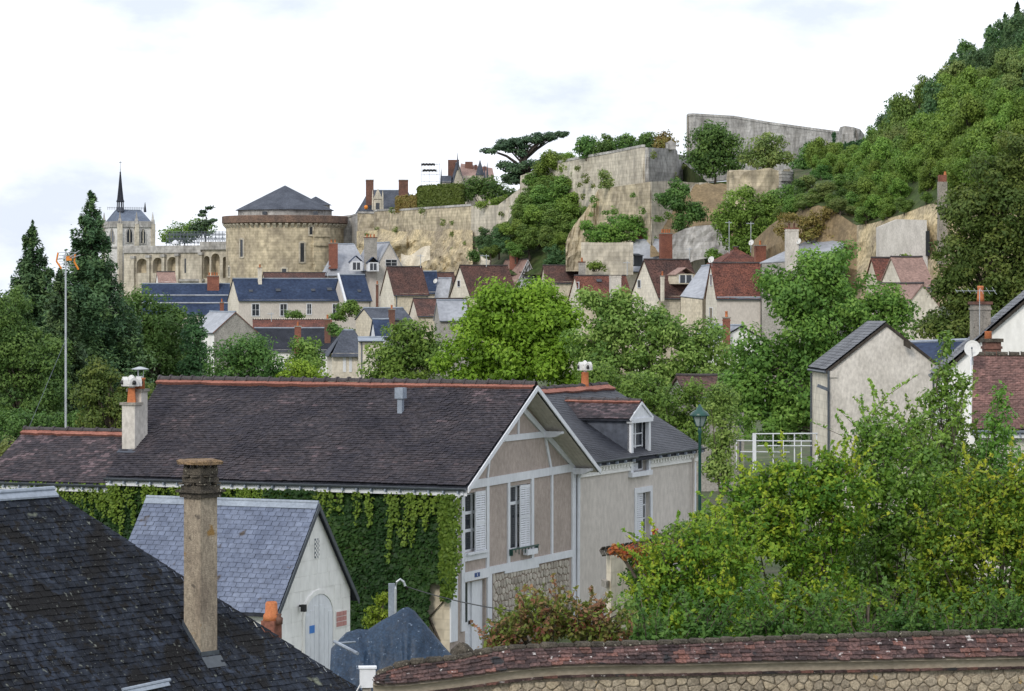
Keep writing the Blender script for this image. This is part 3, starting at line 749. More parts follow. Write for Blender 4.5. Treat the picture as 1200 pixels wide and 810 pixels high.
def scrub(label, pts, leafm, leaf, clump, dens, seed, name='shrub', cat='shrub', group=None, flat=.75, shoots=0, slen=1.0):
    """shrub mass from world-space lobes"""
    v, q, t, cc = crown_arrays(pts, leaf, clump, dens, seed, flat=flat)
    sh = MB()
    if shoots:
        rs = np.random.default_rng(seed+5); PP, NN, TT = [], [], []
        for k in range(shoots):
            c = cc[rs.integers(len(cc))]; d = np.array((rs.normal()*.5, rs.normal()*.5, 1.0)); d /= np.linalg.norm(d); ln = slen*rs.uniform(.45, 1.25); bend = np.array((rs.normal(), rs.normal(), -.3))*.28*ln
            m = int(ln/leaf*2.4); s_ = np.sort(rs.random(m)); pos = c + d*(ln*s_)[:, None] + bend*(s_**2)[:, None]; PP.append(pos + rs.normal(size=(m, 3))*leaf*.9*(1.15-s_)[:, None]); NN.append(np.array((0, -.3, .7))+rs.normal(size=(m, 3))*.7); TT.append(np.clip(.35+.5*rs.random()+.25*rs.random(m), 0, 1))
            sh.tube([tuple(c + d*ln*t + bend*t*t) for t in (0, .5, 1)], [.012, .008, .003], 4, False)
        p_, n_, t_ = map(np.concatenate, (PP, NN, TT)); v2, q2 = leafquads(p_, n_, leaf*rs.uniform(.7, 1.35, len(p_)), .5, rs)
        q = np.concatenate([q, q2+len(v)]); v = np.concatenate([v, v2]); t = np.concatenate([t, t_])
    zb = min(l[2]-l[5]*.8 for l in pts); b = V((sum(l[0] for l in pts)/len(pts), sum(l[1] for l in pts)/len(pts), zb))
    root = thing(name, label, cat, b, group)
    link('foliage', npmesh('foliage', v, q, t, M[leafm], tuple(b)), root)
    mb = MB(); rr = np.random.default_rng(seed)
    for i in rr.choice(len(cc), min(12, len(cc)), replace=False):
        c = V(cc[i]); s = V((b.x+(c.x-b.x)*.35, b.y+(c.y-b.y)*.35, zb-.2)); mb.tube([s, s.lerp(c, .5)+UP*.1, c], [.05*clump+.02, .03*clump+.015, .01], 5)
    if sh.v: mb.add(sh.v, sh.f)
    obj('stem', mb, M['bark'], root)['kind'] = 'stuff'
    return root
def pxlobes(Y, L):
    out = []
    for lb in L:
        dy = lb[4] if len(lb) > 4 else 0; k = (Y+dy)/FPX; c = P(lb[0], lb[1], Y+dy); out.append((c.x, c.y, c.z, lb[2]*k, (lb[2]+lb[3])/2*k*.9, lb[3]*k))
    return out

# ------------------------------------------------------------------ ground
def interp(x, xs, ys): return float(np.interp(x, xs, ys))
def gz(x, y):
    z = interp(y, [-60, 20, 44, 58, 78, 100, 200, 390, 440, 480, 700, 4000], [5.5, 5.5, 4.6, 3.0, 1.0, .25, .8, 1.8, 5, 7, 8, 8])
    if y < 75:
        k = max(0.0, min(1.0, (-1.2-x)/1.5)); z = z*(1-k) + min(z, 1.2)*k
    return z
xs = sorted(set([-2500, -900, -400, -200, -120, -80, -50, -35, -25] + [i*1.5 for i in range(-14, 15)] + [25, 35, 50, 80, 120, 200, 400, 900, 2500]))
ys = sorted(set([-60, -20] + list(range(0, 120, 4)) + list(range(120, 520, 20)) + [600, 700, 900, 1400, 2200, 4000]))
mb = MB()
for j, y in enumerate(ys):
    for i, x in enumerate(xs): mb.v.append((x, y, gz(x, y)))
w = len(xs)
for j in range(len(ys)-1):
    for i in range(w-1): mb.f.append((j*w+i, j*w+i+1, (j+1)*w+i+1, (j+1)*w+i))
tag(obj('ground', mb, M['ground'], smooth=True), kind='structure')

# ------------------------------------------------------------------ old slate roof with the tall stack (lower left)
sc, cc_ = math.sin(math.radians(38)), math.cos(math.radians(38))
c = V((sc, cc_, 0)); h = V((cc_, -sc, 0)); pit = math.radians(50)
fall = h*math.cos(pit) - UP*math.sin(pit); nrm = h*math.sin(pit) + UP*math.cos(pit)
Kc = P(235, 772, 50)
A = hit(62, 580, Kc, nrm); E0 = hit(420, 808, Kc, nrm); E = A + (E0-A)*1.12
TL = A - c*9; t_ = (A.z-E.z)/math.sin(pit); BL = TL + fall*t_; run = t_*math.cos(pit)
E2 = E - h*(2*run); BL2 = BL - h*(2*run)
zg = 1.2
root = thing('slate_roofed_house', 'old house under a dark mossy slate hip roof with a tall thin chimney stack', 'house', V(((A.x+E.x)/2, (A.y+E.y)/2, zg)))
mb = MB()
for q in ([TL, A, E, BL], [A, TL, BL2, E2], [A, E2, E]):
    mb.prism([p - nrm*0 - UP*.05 for p in q], V((0, 0, -.12)))
deck = obj('roof', mb, M['slatedark'], root)
T, tn, n = tiles(TL, A, E, BL, .235, .165, .014, jit=1.3, seed=3)
ctr = T.mean(1); pxs = 600+FPX*ctr[:, 0]/ctr[:, 1]; pys = HY-FPX*(ctr[:, 2]-CAMH)/ctr[:, 1]
vis = (pxs > -8) & (pys < 818)
order = np.argsort(np.where(vis, ctr[:, 1], 1e6))[:min(300, int(vis.sum()))]
sel = np.zeros(len(T), bool); sel[order] = True
pm = [piece_mesh('slate', M['t_slate'], (k+.5)/8, .012) for k in range(8)]
piece_objs('slate', T[sel], tn[sel], n, pm, deck)
tilemesh('slate_field', T[~sel], tn[~sel], n, .012, M['t_slate'], deck)
mb = MB()
ra, rb = TL + UP*.075, A + c*.02 + UP*.075
mb.prism([ra, rb, rb+fall*.16+nrm*.03, ra+fall*.16+nrm*.03], UP*.03); mb.tube([ra+UP*.03, rb+UP*.03], .045, 8)
mb.prism([ra, rb, rb-h*.12-UP*.12, ra-h*.12-UP*.12], UP*.03); obj('zinc_ridge', mb, M['zinc'], root)
mb = MB(); ins = -h*.35
for (a, b) in ((E, BL), (BL2, E2), (E2, E)):
    cen = (E+BL+E2+BL2)/4
    a2, b2 = a.lerp(cen, .06), b.lerp(cen, .06); mb.quad(V((a2.x, a2.y, zg)), V((b2.x, b2.y, zg)), V((b2.x, b2.y, a.z+.3)), V((a2.x, a2.y, a.z+.3)))
obj('wall', mb, M['cream'], root)
# the stack
wc = along(Kc, c, 254.5); wh = along(Kc, -h, 215.5)
zt = zat(Kc, 583); b0 = Kc.z-.9
st = MB(); st.box(V((Kc.x, Kc.y, b0)), c*wc, -h*wh, UP*(zt-b0)); stack = obj('chimney', st, M['stackstone'], root)
mb = MB()
k1 = Kc - h*.012 + h*.03 - c*.03; up2 = (-h*math.cos(pit)+UP*math.sin(pit))
band = lambda p, q: mb.prism([p-UP*.1, q-UP*.1, q+UP*.11, p+UP*.11], (c if abs((q-p).normalized().dot(c)) < .5 else -h)*.02)
hh = wh/math.cos(pit)
p0 = Kc+h*.025-c*.025; p1 = p0 + up2*(hh+.06); p2 = p0 + c*(wc+.05)
mb.prism([p0-UP*.1, p1-UP*.1, p1+UP*.11, p0+UP*.11], c*.02); mb.prism([p0-UP*.1, p2-UP*.1, p2+UP*.11, p0+UP*.11], -h*.02)
s0 = p0+h*.0; mb.prism([s0+nrm*.03, s0+c*(wc+.05)+nrm*.03, s0+c*(wc+.05)+fall*.22+nrm*.03, s0+fall*.22+nrm*.03], nrm*.012)
obj('flashing', mb, M['zincdark'], root)
cen = V((Kc.x, Kc.y, 0)) + c*wc/2 - h*wh/2
def ring(mb, z0, z1, g, c0=cen): mb.cbox(V((c0.x, c0.y, (z0+z1)/2)), c*(wc+g), h*(wh+g), UP*(z1-z0))
sz = lambda py: zat(Kc, py)
mb = MB(); ring(mb, sz(584), sz(578), .10); ring(mb, sz(578), sz(575), .2); ring(mb, sz(575), sz(570), .07); ring(mb, sz(566), sz(560.5), .04); ring(mb, sz(557), sz(549.5), .02)
for a in (-.5, 0, .5):
    for b in (-.5, 0, .5):
        if a or b: mb.cbox(V((cen.x, cen.y, (sz(571)+sz(541))/2)) + c*a*(wc*.82) + h*b*(wh*.82), c*.075, h*.075, UP*(sz(541)-sz(571)))
top = obj('chimney_top', mb, M['mossy'], stack)
mb = MB()
mb.cbox(V((cen.x, cen.y, (sz(563)+sz(575))/2)), c*wc*.6, h*wh*.6, UP*(sz(545)-sz(575))); obj('flue', mb, M['black'], stack)
for k in range(14):                  # broken tile edges in the courses
    mb = MB(); z = [sz(577), sz(567.5), sz(558.5)][k % 3]; f = R.choice((c, h)); s_ = 1 if f is h else -1
    g = h if f is c else c; off = (wc if f is h else wh)*.5 if f is h else wh*.5
    p = V((cen.x, cen.y, z)) + (h*(wh/2+.02) if k % 2 else -c*(wc/2+.02)) + (c if k % 2 else h)*R.uniform(-.22, .22)
    mb.cbox(p, c*R.uniform(.09, .16), h*R.uniform(.09, .16), UP*.025); obj('tile', mb, M['mossy'], stack)
mb = MB(); vv = []; N = 14
zc = sz(545)
for lv, (zo, gf) in enumerate(((0, 1.0), (.05, 1.04), (.075, .9))):
    for k in range(N):
        g = 2*math.pi*k/N; q = 1/max(abs(math.cos(g)), abs(math.sin(g)))**.75; rr = gf*(1+R.uniform(-.05, .05))
        vv.append(V((cen.x, cen.y, zc+zo+R.uniform(-.012, .012))) + c*math.cos(g)*q*(wc/2+.12)*rr + h*math.sin(g)*q*(wh/2+.12)*rr)
mb.add(vv, [tuple(range(N))[::-1], tuple(range(2*N, 3*N))] + [(l*N+k, l*N+(k+1) % N, (l+1)*N+(k+1) % N, (l+1)*N+k) for l in (0, 1) for k in range(N)])
obj('cap_slab', mb, mat('rusty_cap', (.34, .23, .13), (.13, .09, .06), 9, .95, fine=.3, bump=.6), stack)
mb = MB(); ga, gb = hit(143, 809, Kc+nrm*.06, nrm), hit(199, 797, Kc+nrm*.06, nrm)
mb.tube([ga, gb], .035, 8); mb.cbox(ga.lerp(gb, .5)+fall*.05, (gb-ga)*.9, fall*.1, nrm*.02); obj('snow_guard', mb, M['zinc'], root)
# small zinc gutter scraps at the right-hand eave
mb = MB(); mb.tube([P(392, 752, 50.5), P(419, 766, 49.6)], .03, 7); mb.tube([P(394, 754, 50.5), P(416, 752.5, 51)], .02, 6); obj('gutter', mb, M['zinc'], root)

# ------------------------------------------------------------------ house axes shared by the creeper house, its wing and the garage
an = math.radians(24.3)
v = V((math.sin(an), math.cos(an), 0)); u = V((math.cos(an), -math.sin(an), 0))     # v along the gable (right, away), u along the ridge (right, nearer)

def clip_poly(poly, o, nx, ny):      # keep side (p-o).n <= 0
    out = []
    for i in range(len(poly)):
        a, b = poly[i], poly[(i+1) % len(poly)]
        sa = (a[0]-o[0])*nx+(a[1]-o[1])*ny; sb = (b[0]-o[0])*nx+(b[1]-o[1])*ny
        if sa <= 0: out.append(a)
        if sa*sb < 0: t = sa/(sa-sb); out.append((a[0]+(b[0]-a[0])*t, a[1]+(b[1]-a[1])*t))
    return out

# garage ----------------------------------------------------------------
Kg = P(326, 704, 84); zg = 1.0
Wg = along(Kg, v, 410); apx = Kg + v*(Wg/2)
og = .12; zr = zat(apx+u*og, 591); zeg = Kg.z
Lg = along(apx, -u, 176)
root = thing('garage', 'small whitewashed stone garage with blue-grey slate roof and arched double door', 'garage', V((Kg.x, Kg.y, zg)) + v*Wg/2 - u*Lg/2)
g = lambda a, b, z: V((Kg.x, Kg.y, 0)) - u*a + v*b + UP*z      # a leftwards along the ridge, b across
mb = MB(); mb.prism([g(0, 0, zg), g(0, Wg, zg), g(0, Wg, zeg), g(0, Wg/2, zr-.1), g(0, 0, zeg)], -u*Lg); wl_ = obj('wall', mb, M['whitewall'], root)
pg = Plane(V((Kg.x, Kg.y, 0)), v, u)
da0, da1, dz0, dz1 = pg.pxrect(356, 696, 389, 760); dz0 = zg
slg = (zr-.1-zeg)/(Wg/2); row = 0; z = zg
while z < zr-.2:
    hrow = .42; a = -.3 if row % 2 else 0
    while a < Wg:
        bw = R.choice((.62, .75, .9)); po = [(a+.006, z+.006), (a+bw-.006, z+.006), (a+bw-.006, z+hrow-.006), (a+.006, z+hrow-.006)]
        for (o_, nx, ny) in (((.01, 0), -1, 0), ((Wg-.01, 0), 1, 0), ((0, zeg-.02), -slg, 1), ((Wg, zeg-.02), slg, 1)): po = clip_poly(po, o_, nx, ny) if po else po
        a += bw
        if len(po) < 3: continue
        if any(da0-.12 < q[0] < da1+.12 and q[1] < dz1+.05 for q in po): 
            lft = clip_poly(po, (da0-.13, 0), 1, 0); rgt = clip_poly(po, (da1+.13, 0), -1, 0); topp = None
            for sub in (lft, rgt):
                if len(sub) >= 3: mb = MB(); mb.prism([pg.w(q[0], q[1], 0) for q in sub], u*.012); obj('block', mb, M['whitewall'], wl_)
            continue
        mb = MB(); mb.prism([pg.w(q[0], q[1], 0) for q in po], u*(.010+R.random()*.006)); obj('block', mb, M['whitewall'], wl_)
    z += hrow; row += 1
ov = .3; zo = zeg - (zr-zeg)/(Wg/2)*ov
mb = MB()
mb.prism([g(-og, Wg/2, zr), g(Lg+og, Wg/2, zr), g(Lg+og, -ov, zo), g(-og, -ov, zo)], V((0, 0, -.09)))
mb.prism([g(-og, Wg/2, zr), g(Lg+og, Wg/2, zr), g(Lg+og, Wg+ov, zo), g(-og, Wg+ov, zo)], V((0, 0, -.09)))
roof = obj('roof', mb, M['slatedark'], root)
T, tn, n = tiles(g(Lg+og, Wg/2, zr+.01), g(-og, Wg/2, zr+.01), g(-og, -ov, zo+.01), g(Lg+og, -ov, zo+.01), .25, .165, .016, jit=.8, gap=.05, seed=5, wav=.02)
ctr = T.mean(1); pxs = 600+FPX*ctr[:, 0]/ctr[:, 1]; pys = HY-FPX*(ctr[:, 2]-CAMH)/ctr[:, 1]
order = np.argsort(np.where((pys < 575+.66*(pxs-62)) | (pxs > 256), ctr[:, 1], 1e6))[:300]; sel = np.zeros(len(T), bool); sel[order] = True
pmg = [piece_mesh('slate', M['t_garage'], (k+.5)/8, .014) for k in range(8)]
piece_objs('slate', T[sel], tn[sel], n, pmg, roof); tilemesh('slate_field', T[~sel], tn[~sel], n, .014, M['t_garage'], roof)
mb = MB(); mb.tube([g(-og, Wg/2, zr+.05), g(Lg+og, Wg/2, zr+.05)], .055, 8)
q0 = (g(0, -ov, zo)-g(0, Wg/2, zr)).normalized()
nn = q0.cross(u); nn = nn if nn.z > 0 else -nn
mb.prism([g(-og, Wg/2, zr)+nn*.04, g(Lg+og, Wg/2, zr)+nn*.04, g(Lg+og, Wg/2, zr)+q0*.2+nn*.04, g(-og, Wg/2, zr)+q0*.2+nn*.04], nn*.015); obj('zinc_ridge', mb, M['zinc'], root)
mb = MB()
for b1, s_ in ((-ov, 1), (Wg+ov, -1)):
    e0, e1 = g(-og-.02, b1, zo-.02), g(-og-.02, Wg/2, zr+.0); mb.box(e0-UP*.16, e1-e0, u*.03, UP*.18)
obj('bargeboard', mb, M['zincdark'], root)
# arched double door
ac = (da0+da1)/2; rad = (da1-da0)/2; spring = dz1-rad*.75
def archpts(a0, a1, zs, rise, n=10):
    c0 = (a0+a1)/2; r0 = (a1-a0)/2; return [(c0 - r0*math.cos(math.pi*i/n), zs + rise*math.sin(math.pi*i/n)) for i in range(n+1)]
mb = MB(); outer = archpts(da0-.13, da1+.13, spring, rad*.75+.13); inner = archpts(da0, da1, spring, rad*.75)
for i in range(10): mb.prism([pg.w(*outer[i]), pg.w(*outer[i+1]), pg.w(*inner[i+1]), pg.w(*inner[i])], u*.05)
for a in (da0-.13, da1): pg.rect(mb, a, a+.13, zg, spring, 0, .05)
obj('door_frame', mb, M['whitewall'], root)
for k in (0, 1):
    pts = archpts(da0+.01, da1-.01, spring, rad*.75-.01, 12); half = pts[:7] if k == 0 else pts[6:]
    a_e, a_i = (da0+.01, ac-.012) if k == 0 else (da1-.01, ac+.012)
    half = [(min(q[0], ac-.012) if k == 0 else max(q[0], ac+.012), q[1]) for q in half]
    mb = MB(); mb.prism([pg.w(q[0], q[1], .005) for q in half] + ([pg.w(a_i, zg, .005), pg.w(a_e, zg, .005)] if k == 0 else [pg.w(a_e, zg, .005), pg.w(a_i, zg, .005)]), u*.025)
    dl = obj('door_leaf', mb, M['white'], root)
    for j in range(3):
        mb = MB(); x0 = min(a_e, a_i)+.04+j*(abs(a_i-a_e)-.05)/3; pg.rect(mb, x0, x0+(abs(a_i-a_e)-.12)/3, zg+.1, spring+.1+.18*(j if k == 0 else 2-j)*.6, .03, .042); obj('board', mb, M['white'], dl)
mb = MB(); a0, a1, z0, z1 = pg.pxrect(361, 733, 367, 742); pg.rect(mb, a0, a1, z0, z1, .045, .052); obj('notice', mb, M['notice'], root)
a0, a1, z0, z1 = pg.pxrect(393, 716, 405, 734)
mb = MB(); pg.rect(mb, a0-.03, a1+.03, z0-.03, z1+.03, .01, .03); panel = obj('tile_panel', mb, M['whitewall'], root)
for i in range(3):
    for j in range(3):
        mb = MB(); x0 = a0+(a1-a0)*i/3; y0 = z0+(z1-z0)*j/3; pg.rect(mb, x0+.01, x0+(a1-a0)/3-.01, y0+.01, y0+(z1-z0)/3-.01, .03, .042); obj('tile', mb, M['pinktile'], panel)
a0, a1, z0, z1 = pg.pxrect(368, 631, 373.5, 654)
mb = MB(); pg.rect(mb, a0, a1, z0, z1, .005, .02); vt = obj('vent', mb, M['steel'], root)
for i in range(4):
    for j in range(9): 
        if (i+j) % 2: mb = MB(); pg.rect(mb, a0+(a1-a0)*i/4, a0+(a1-a0)*(i+1)/4, z0+(z1-z0)*j/9, z0+(z1-z0)*(j+1)/9, .02, .035); obj('vent_brick', mb, M['whitewall'], vt)
mb = MB(); p = pg.w(*pg.at(350, 710), .02); mb.tube([p, p+u*.12], .03, 8); mb.cbox(p+u*.14-UP*.06, u*.14, v*.12, UP*.2); obj('wall_lamp', mb, M['black'], root)

# clay pot on the near hip
pc = P(318, 722, 70)
root = thing('clay_chimney_pot', 'broken orange clay chimney pot poking up behind the dark slate roof', 'chimney pot', pc)
mb = MB(); mb.cbox(pc-UP*1.25, u*.36, v*.36, UP*2.3); obj('stack', mb, M['brick'], root)
mb = MB(); mb.lathe(pc, [(.2, -.1), (.19, .02), (.15, .08), (.14, .30), (.115, .34), (.11, .3)], 14); obj('pot', mb, M['terracotta'], root, True)
mb = MB(); mb.lathe(pc+u*.2-UP*.08, [(.09, -.1), (.1, .04), (.05, .08), (.07, .14)], 10); obj('broken_collar', mb, M['brickdark'], root, True)

# ------------------------------------------------------------------ creeper house
K = P(527, 563, 95); zg = .3; ze = K.z
W = along(K, v, 674); mid = K + v*(W/2); og = along(mid, u, 628.5)
zr = zat(mid+u*og, 454)
L = along(mid, -u, 190); Le = along(K-v*.35, -u, 127)
hg = lambda a, b, z: V((K.x, K.y, 0)) - u*a + v*b + UP*z
HOUSES.append(('creeper house', round(L, 1), round(W, 1), round(zr-ze, 1), round(ze-zg, 1), round(og, 2)))
croot = thing('creeper_covered_house', 'large house with creeper on its long wall, brown tile roof and white half-timbered gable', 'house', V((K.x, K.y, zg)) - u*L/2 + v*W/2)
pg = Plane(V((K.x, K.y, 0)), v, u); pf = Plane(V((K.x, K.y, 0)), -u, -v)
px = lambda x, y: pg.at(x, y)
w1 = pg.pxrect(597, 568, 621, 644); w1 = (w1[0], w1[1], w1[2], w1[3])
w2 = pg.pxrect(545, 577, 567.5, 646); dr = pg.pxrect(545, 681, 568.5, 740); dr = (dr[0], dr[1], zg, dr[3])
mb = MB(); holed(mb, pg, 0, W, zg, ze, [w1, w2, dr], 0, .28)
mb.poly([pg.w(0, ze), pg.w(W, ze), pg.w(W/2, zr-.12)]); obj('gable_wall', mb, M['taupe'], croot)
mb = MB(); mb.quad(hg(0, 0, zg), hg(Le, 0, zg), hg(Le, 0, ze), hg(0, 0, ze)); mb.quad(hg(0, W, zg), hg(L, W, zg), hg(L, W, ze), hg(0, W, ze))
mb.poly([hg(Le, 0, zg), hg(L, W/2, zg), hg(L, W/2, zr-.12), hg(Le, 0, ze)]); mb.poly([hg(L, W/2, zg), hg(L, W, zg), hg(L, W, ze), hg(L, W/2, zr-.12)]); obj('wall', mb, M['cream'], croot)
# roof
ov = .35; sl = (zr-ze)/(W/2); zo = ze - sl*ov
mb = MB()
for b1, le_ in ((-ov, Le), (W+ov, L)): mb.prism([hg(-og, W/2, zr), hg(L+.1, W/2, zr), hg(le_+.1, b1, zo), hg(-og, b1, zo)], V((0, 0, -.10)))
roof = obj('roof', mb, M['slatedark'], croot)
T, tn, n = tiles(hg(L+.1, W/2, zr+.015), hg(-og, W/2, zr+.015), hg(-og, -ov, zo+.015), hg(Le+.1, -ov, zo+.015), .2, .13, .024, jit=1.0, seed=8, wav=.09)
cx_ = T.mean(1); tn = np.clip(tn*.8 + .55*(vnoise(cx_[:, 0]*.9+30, cx_[:, 2]*2.6)-.5) + .1*np.random.default_rng(2).normal(size=len(tn)) , 0, 1)
tilemesh('tile_field', T, tn, n, .018, M['t_house'], roof)
T, tn, n = tiles(hg(-og, W/2, zr+.015), hg(L+.1, W/2, zr+.015), hg(L+.1, W+ov, zo+.015), hg(-og, W+ov, zo+.015), .3, .25, .02, seed=9)
tilemesh('tile_field', T, tn, n, .018, M['t_house'], roof)
def ridge_line(p0, p1, nt, rad, parent, m=M['ridge'], mort=True, sides=None, drop=.2):
    """half-round ridge tiles one by one, with raised collars, over a band of mortar"""
    d = (p1-p0)/nt; dl = d.normalized(); sv = dl.cross(UP).normalized(); meshes = {}
    mb = MB(); N = 8
    vv = []
    for (t, rr) in ((0, rad*1.3), (.14, rad*1.3), (.14, rad), (1.0, rad*.9)):
        for k in range(N+1):
            g_ = math.pi*k/N; vv.append(d*t + sv*math.cos(g_)*rr + UP*(math.sin(g_)*rr*.95))
    F = [(l*(N+1)+k, l*(N+1)+k+1, (l+1)*(N+1)+k+1, (l+1)*(N+1)+k) for l in range(3) for k in range(N)] + [tuple(range(N+1))[::-1]]
    mb.add(vv, F); me = bpy.data.meshes.new('ridge_tile'); me.from_pydata(mb.v, [], mb.f); me.materials.append(m)
    off = rootloc(parent)
    for i in range(nt):
        o = link('ridge_tile', me, parent); o.location = p0 + d*i - off + UP*R.uniform(-.012, .012)
    if mort:
        mb = MB()
        for s_ in (1, -1):
            q = sv*s_; dn = (q*math.cos(math.atan(sides)) - UP*math.sin(math.atan(sides))); nn = (q*math.sin(math.atan(sides))+UP*math.cos(math.atan(sides)))
            nj = 24; vv = []
            for i in range(nj+1):
                p = p0.lerp(p1, i/nj); wv = drop*(1+R.uniform(-.15, .15)); vv += [p+dn*rad*.5+nn*.07-UP*.03, p+dn*(rad*.8+wv)+nn*.13-UP*.05, p+dn*(rad*.8+wv)-nn*.05]
            F = []
            for i in range(nj): F += [(3*i, 3*i+1, 3*i+4, 3*i+3), (3*i+1, 3*i+2, 3*i+5, 3*i+4)]
            mb.add(vv, F)
        obj('ridge_mortar', mb, M['mortar_red'], parent)
ridge_line(hg(L+.1, W/2, zr+.10), hg(-og, W/2, zr+.10), 33, .135, roof, sides=sl, drop=.2)
# white bargeboards, soffit boards, purlin ends
mb = MB()
for b1 in (-ov, W+ov):
    e0, e1 = hg(-og-.03, b1, zo-.02), hg(-og-.03, W/2, zr+.03); mb.box(e0-UP*.14, e1-e0, u*.04, UP*.17)
obj('bargeboard', mb, M['white'], croot)
for b0, b1 in ((0, W/2), (W, W/2)):
    for k in range(5):
        mb = MB(); f0, f1 = k/5, (k+1)/5-.012
        a_, b_ = -.02-(og-.04)*f0, -.02-(og-.04)*f1
        bb0 = b0+(-.25 if b0 == 0 else .25); zb = ze-sl*.25-.13
        mb.prism([hg(a_, bb0, zb), hg(a_, b1, zr-.13), hg(b_, b1, zr-.13), hg(b_, bb0, zb)], V((0, 0, -.02))); obj('soffit_board', mb, M['wingwall'], croot)
for (bx_, drop_) in ((.985*W, .12), (.735*W, .14), (.02*W, .12), (.265*W, .14)):
    zz = ze + sl*min(bx_, W-bx_) - drop_ - .1
    mb = MB(); mb.prism([pg.w(bx_-.13, zz-.22, 0), pg.w(bx_-.13, zz, 0), pg.w(bx_-.13, zz, og-.08), pg.w(bx_-.13, zz-.08, og-.08), pg.w(bx_-.13, zz-.2, og*.55)], v*.26); obj('bracket', mb, M['white'], croot)
# timbers of the gable (photo pixels on the gable plane)
def beam(p, q, wd, proud=.05, name='timber', ext=0.0):
    a, b = V((*pg.at(*p), 0)), V((*pg.at(*q), 0)); d = (b-a).normalized(); s_ = V((-d.y, d.x, 0))*wd/2; a -= d*ext; b += d*ext
    mb = MB(); mb.prism([pg.w(t.x, t.y, -.01) for t in (a-s_, b-s_, b+s_, a+s_)], u*(proud+.01)); return obj(name, mb, M['white'], croot)
beam((528, 572), (673, 547.5), .27, .060)
beam((585, 514.5), (637, 509), .2, .056)
beam((607, 474), (672, 547), .2, .065); beam((607, 476), (556, 556), .12, .058)
beam((607, 481), (606.5, 510), .1, .05); beam((573.5, 530), (570.5, 560), .1, .05); beam((638.5, 513), (645, 549), .13, .05)
for x, y0, y1, wd in ((570.5, 569, 672, .2), (595.2, 564, 664, .17), (623, 560, 655, .2), (646, 556, 650, .14)): beam((x, y0), (x, y1), wd, .052)
beam((671.5, 549), (671.5, 748), .34, .055)
beam((541.5, 571), (541.5, 740), .24, .053); beam((531, 571), (531, 752), .5, .048)
beam((572.5, 672), (572.5, 748), .34, .055)
beam((571, 669), (669, 648.5), .24, .062); beam((590, 667), (630, 659.5), .30, .058); beam((542, 677), (572, 670.5), .3, .066)
beam((543, 653.5), (570, 648.5), .26, .064)
# stone panel between door post and corner
sa0, _ = px(577, 700); sa1, _ = px(666.5, 700)
mb = MB(); pg.rect(mb, sa0, sa1, zg, px(600, 663)[1], -.02, .012); sw = obj('stone_panel', mb, M['mortar'], croot)
beamz = lambda a: (lambda p, q: p[1]+(q[1]-p[1])*(a-p[0])/(q[0]-p[0]))(px(571, 671), px(669, 651))
stones(pg, sa0, sa1, zg+.9, px(600, 661)[1], .235, .225, 4, M['stone2'], sw, .012, gap=.018, proud=.022, clip=lambda x, z: z < beamz(x)-.05)
# windows
def casement(rc, off, rows, name='window'):
    a0, a1, z0, z1 = rc; mb = MB(); fw = .07
    pg.rect(mb, a0, a0+fw, z0, z1, off-.06, off); pg.rect(mb, a1-fw, a1, z0, z1, off-.06, off); pg.rect(mb, a0+fw, a1-fw, z1-fw, z1, off-.06, off); pg.rect(mb, a0+fw, a1-fw, z0, z0+fw, off-.06, off)
    for zz in rows: pg.rect(mb, a0+fw, a1-fw, zz-.05, zz+.05, off-.06, off+.005)
    pg.rect(mb, (a0+a1)/2-.05, (a0+a1)/2+.05, z0+fw, z1-fw, off-.058, off+.008)
    w = obj(name, mb, M['white'], croot); q = MB(); pg.rect(q, a0+fw/2, a1-fw/2, z0+fw/2, z1-fw/2, off-.04, off-.03); obj('pane', q, M['glass'], w); return w
casement(w1, -.12, [w1[2]+(w1[3]-w1[2])*.72])
casement(w2, -.1, [w2[2]+(w2[3]-w2[2])*.36, w2[2]+(w2[3]-w2[2])*.66])
def shutter(a0, a1, z0, z1, off, pl=pg, parent=croot, nrails=3):
    mb = MB(); fw = .06; pl.rect(mb, a0, a0+fw, z0, z1, off, off+.04); pl.rect(mb, a1-fw, a1, z0, z1, off, off+.04)
    for k in range(nrails): zz = z0+(z1-z0-.1)*k/(nrails-1); pl.rect(mb, a0+fw, a1-fw, zz, zz+.1, off, off+.038)
    s_ = obj('shutter', mb, M['white'], parent)
    n_ = int((z1-z0)/.075); q = MB()
    for k in range(n_):
        zz = z0+(z1-z0)*(k+.5)/n_; q.prism([pl.w(a0+fw, zz+.03, off+.005), pl.w(a1-fw, zz+.03, off+.005), pl.w(a1-fw, zz-.03, off+.036), pl.w(a0+fw, zz-.03, off+.036)], pl.n*.008)
    q = obj('louvre', q, M['white'], s_); q['kind'] = 'stuff'
    return s_
wa = px(609, 600)[0]
shutter(wa, w1[1]-.02, w1[2]+.03, w1[3]-.03, -.02)
sx0 = px(555, 600)[0]
shutter(sx0, w2[1]-.03, w2[2]-.12, w2[3]+.02, .03)
# green window guard, sill, planter
a0, a1 = px(595, 648)[0], px(625, 648)[0]; zb = w1[2]
mb = MB(); pg.rect(mb, a0-.05, a1+.05, zb+.05, zb+.10, .16, .20)
for k in range(9): a = a0+(a1-a0)*k/8; pg.rect(mb, a-.012, a+.012, zb-.12+.08*(k % 2), zb+.05, .165, .19)
for a in (a0, a1-.03): pg.rect(mb, a, a+.03, zb-.14, zb+.08, .06, .165)
obj('window_guard', mb, M['green'], croot)
mb = MB(); pg.rect(mb, (a0+a1)/2+.05, a1-.15, zb-.2, zb-.02, .07, .24); obj('planter', mb, M['white'], croot)
mb = MB(); pg.rect(mb, w2[0]-.05, w2[1]+.05, w2[2]-.08, w2[2], .0, .14); obj('sill', mb, M['white'], croot)
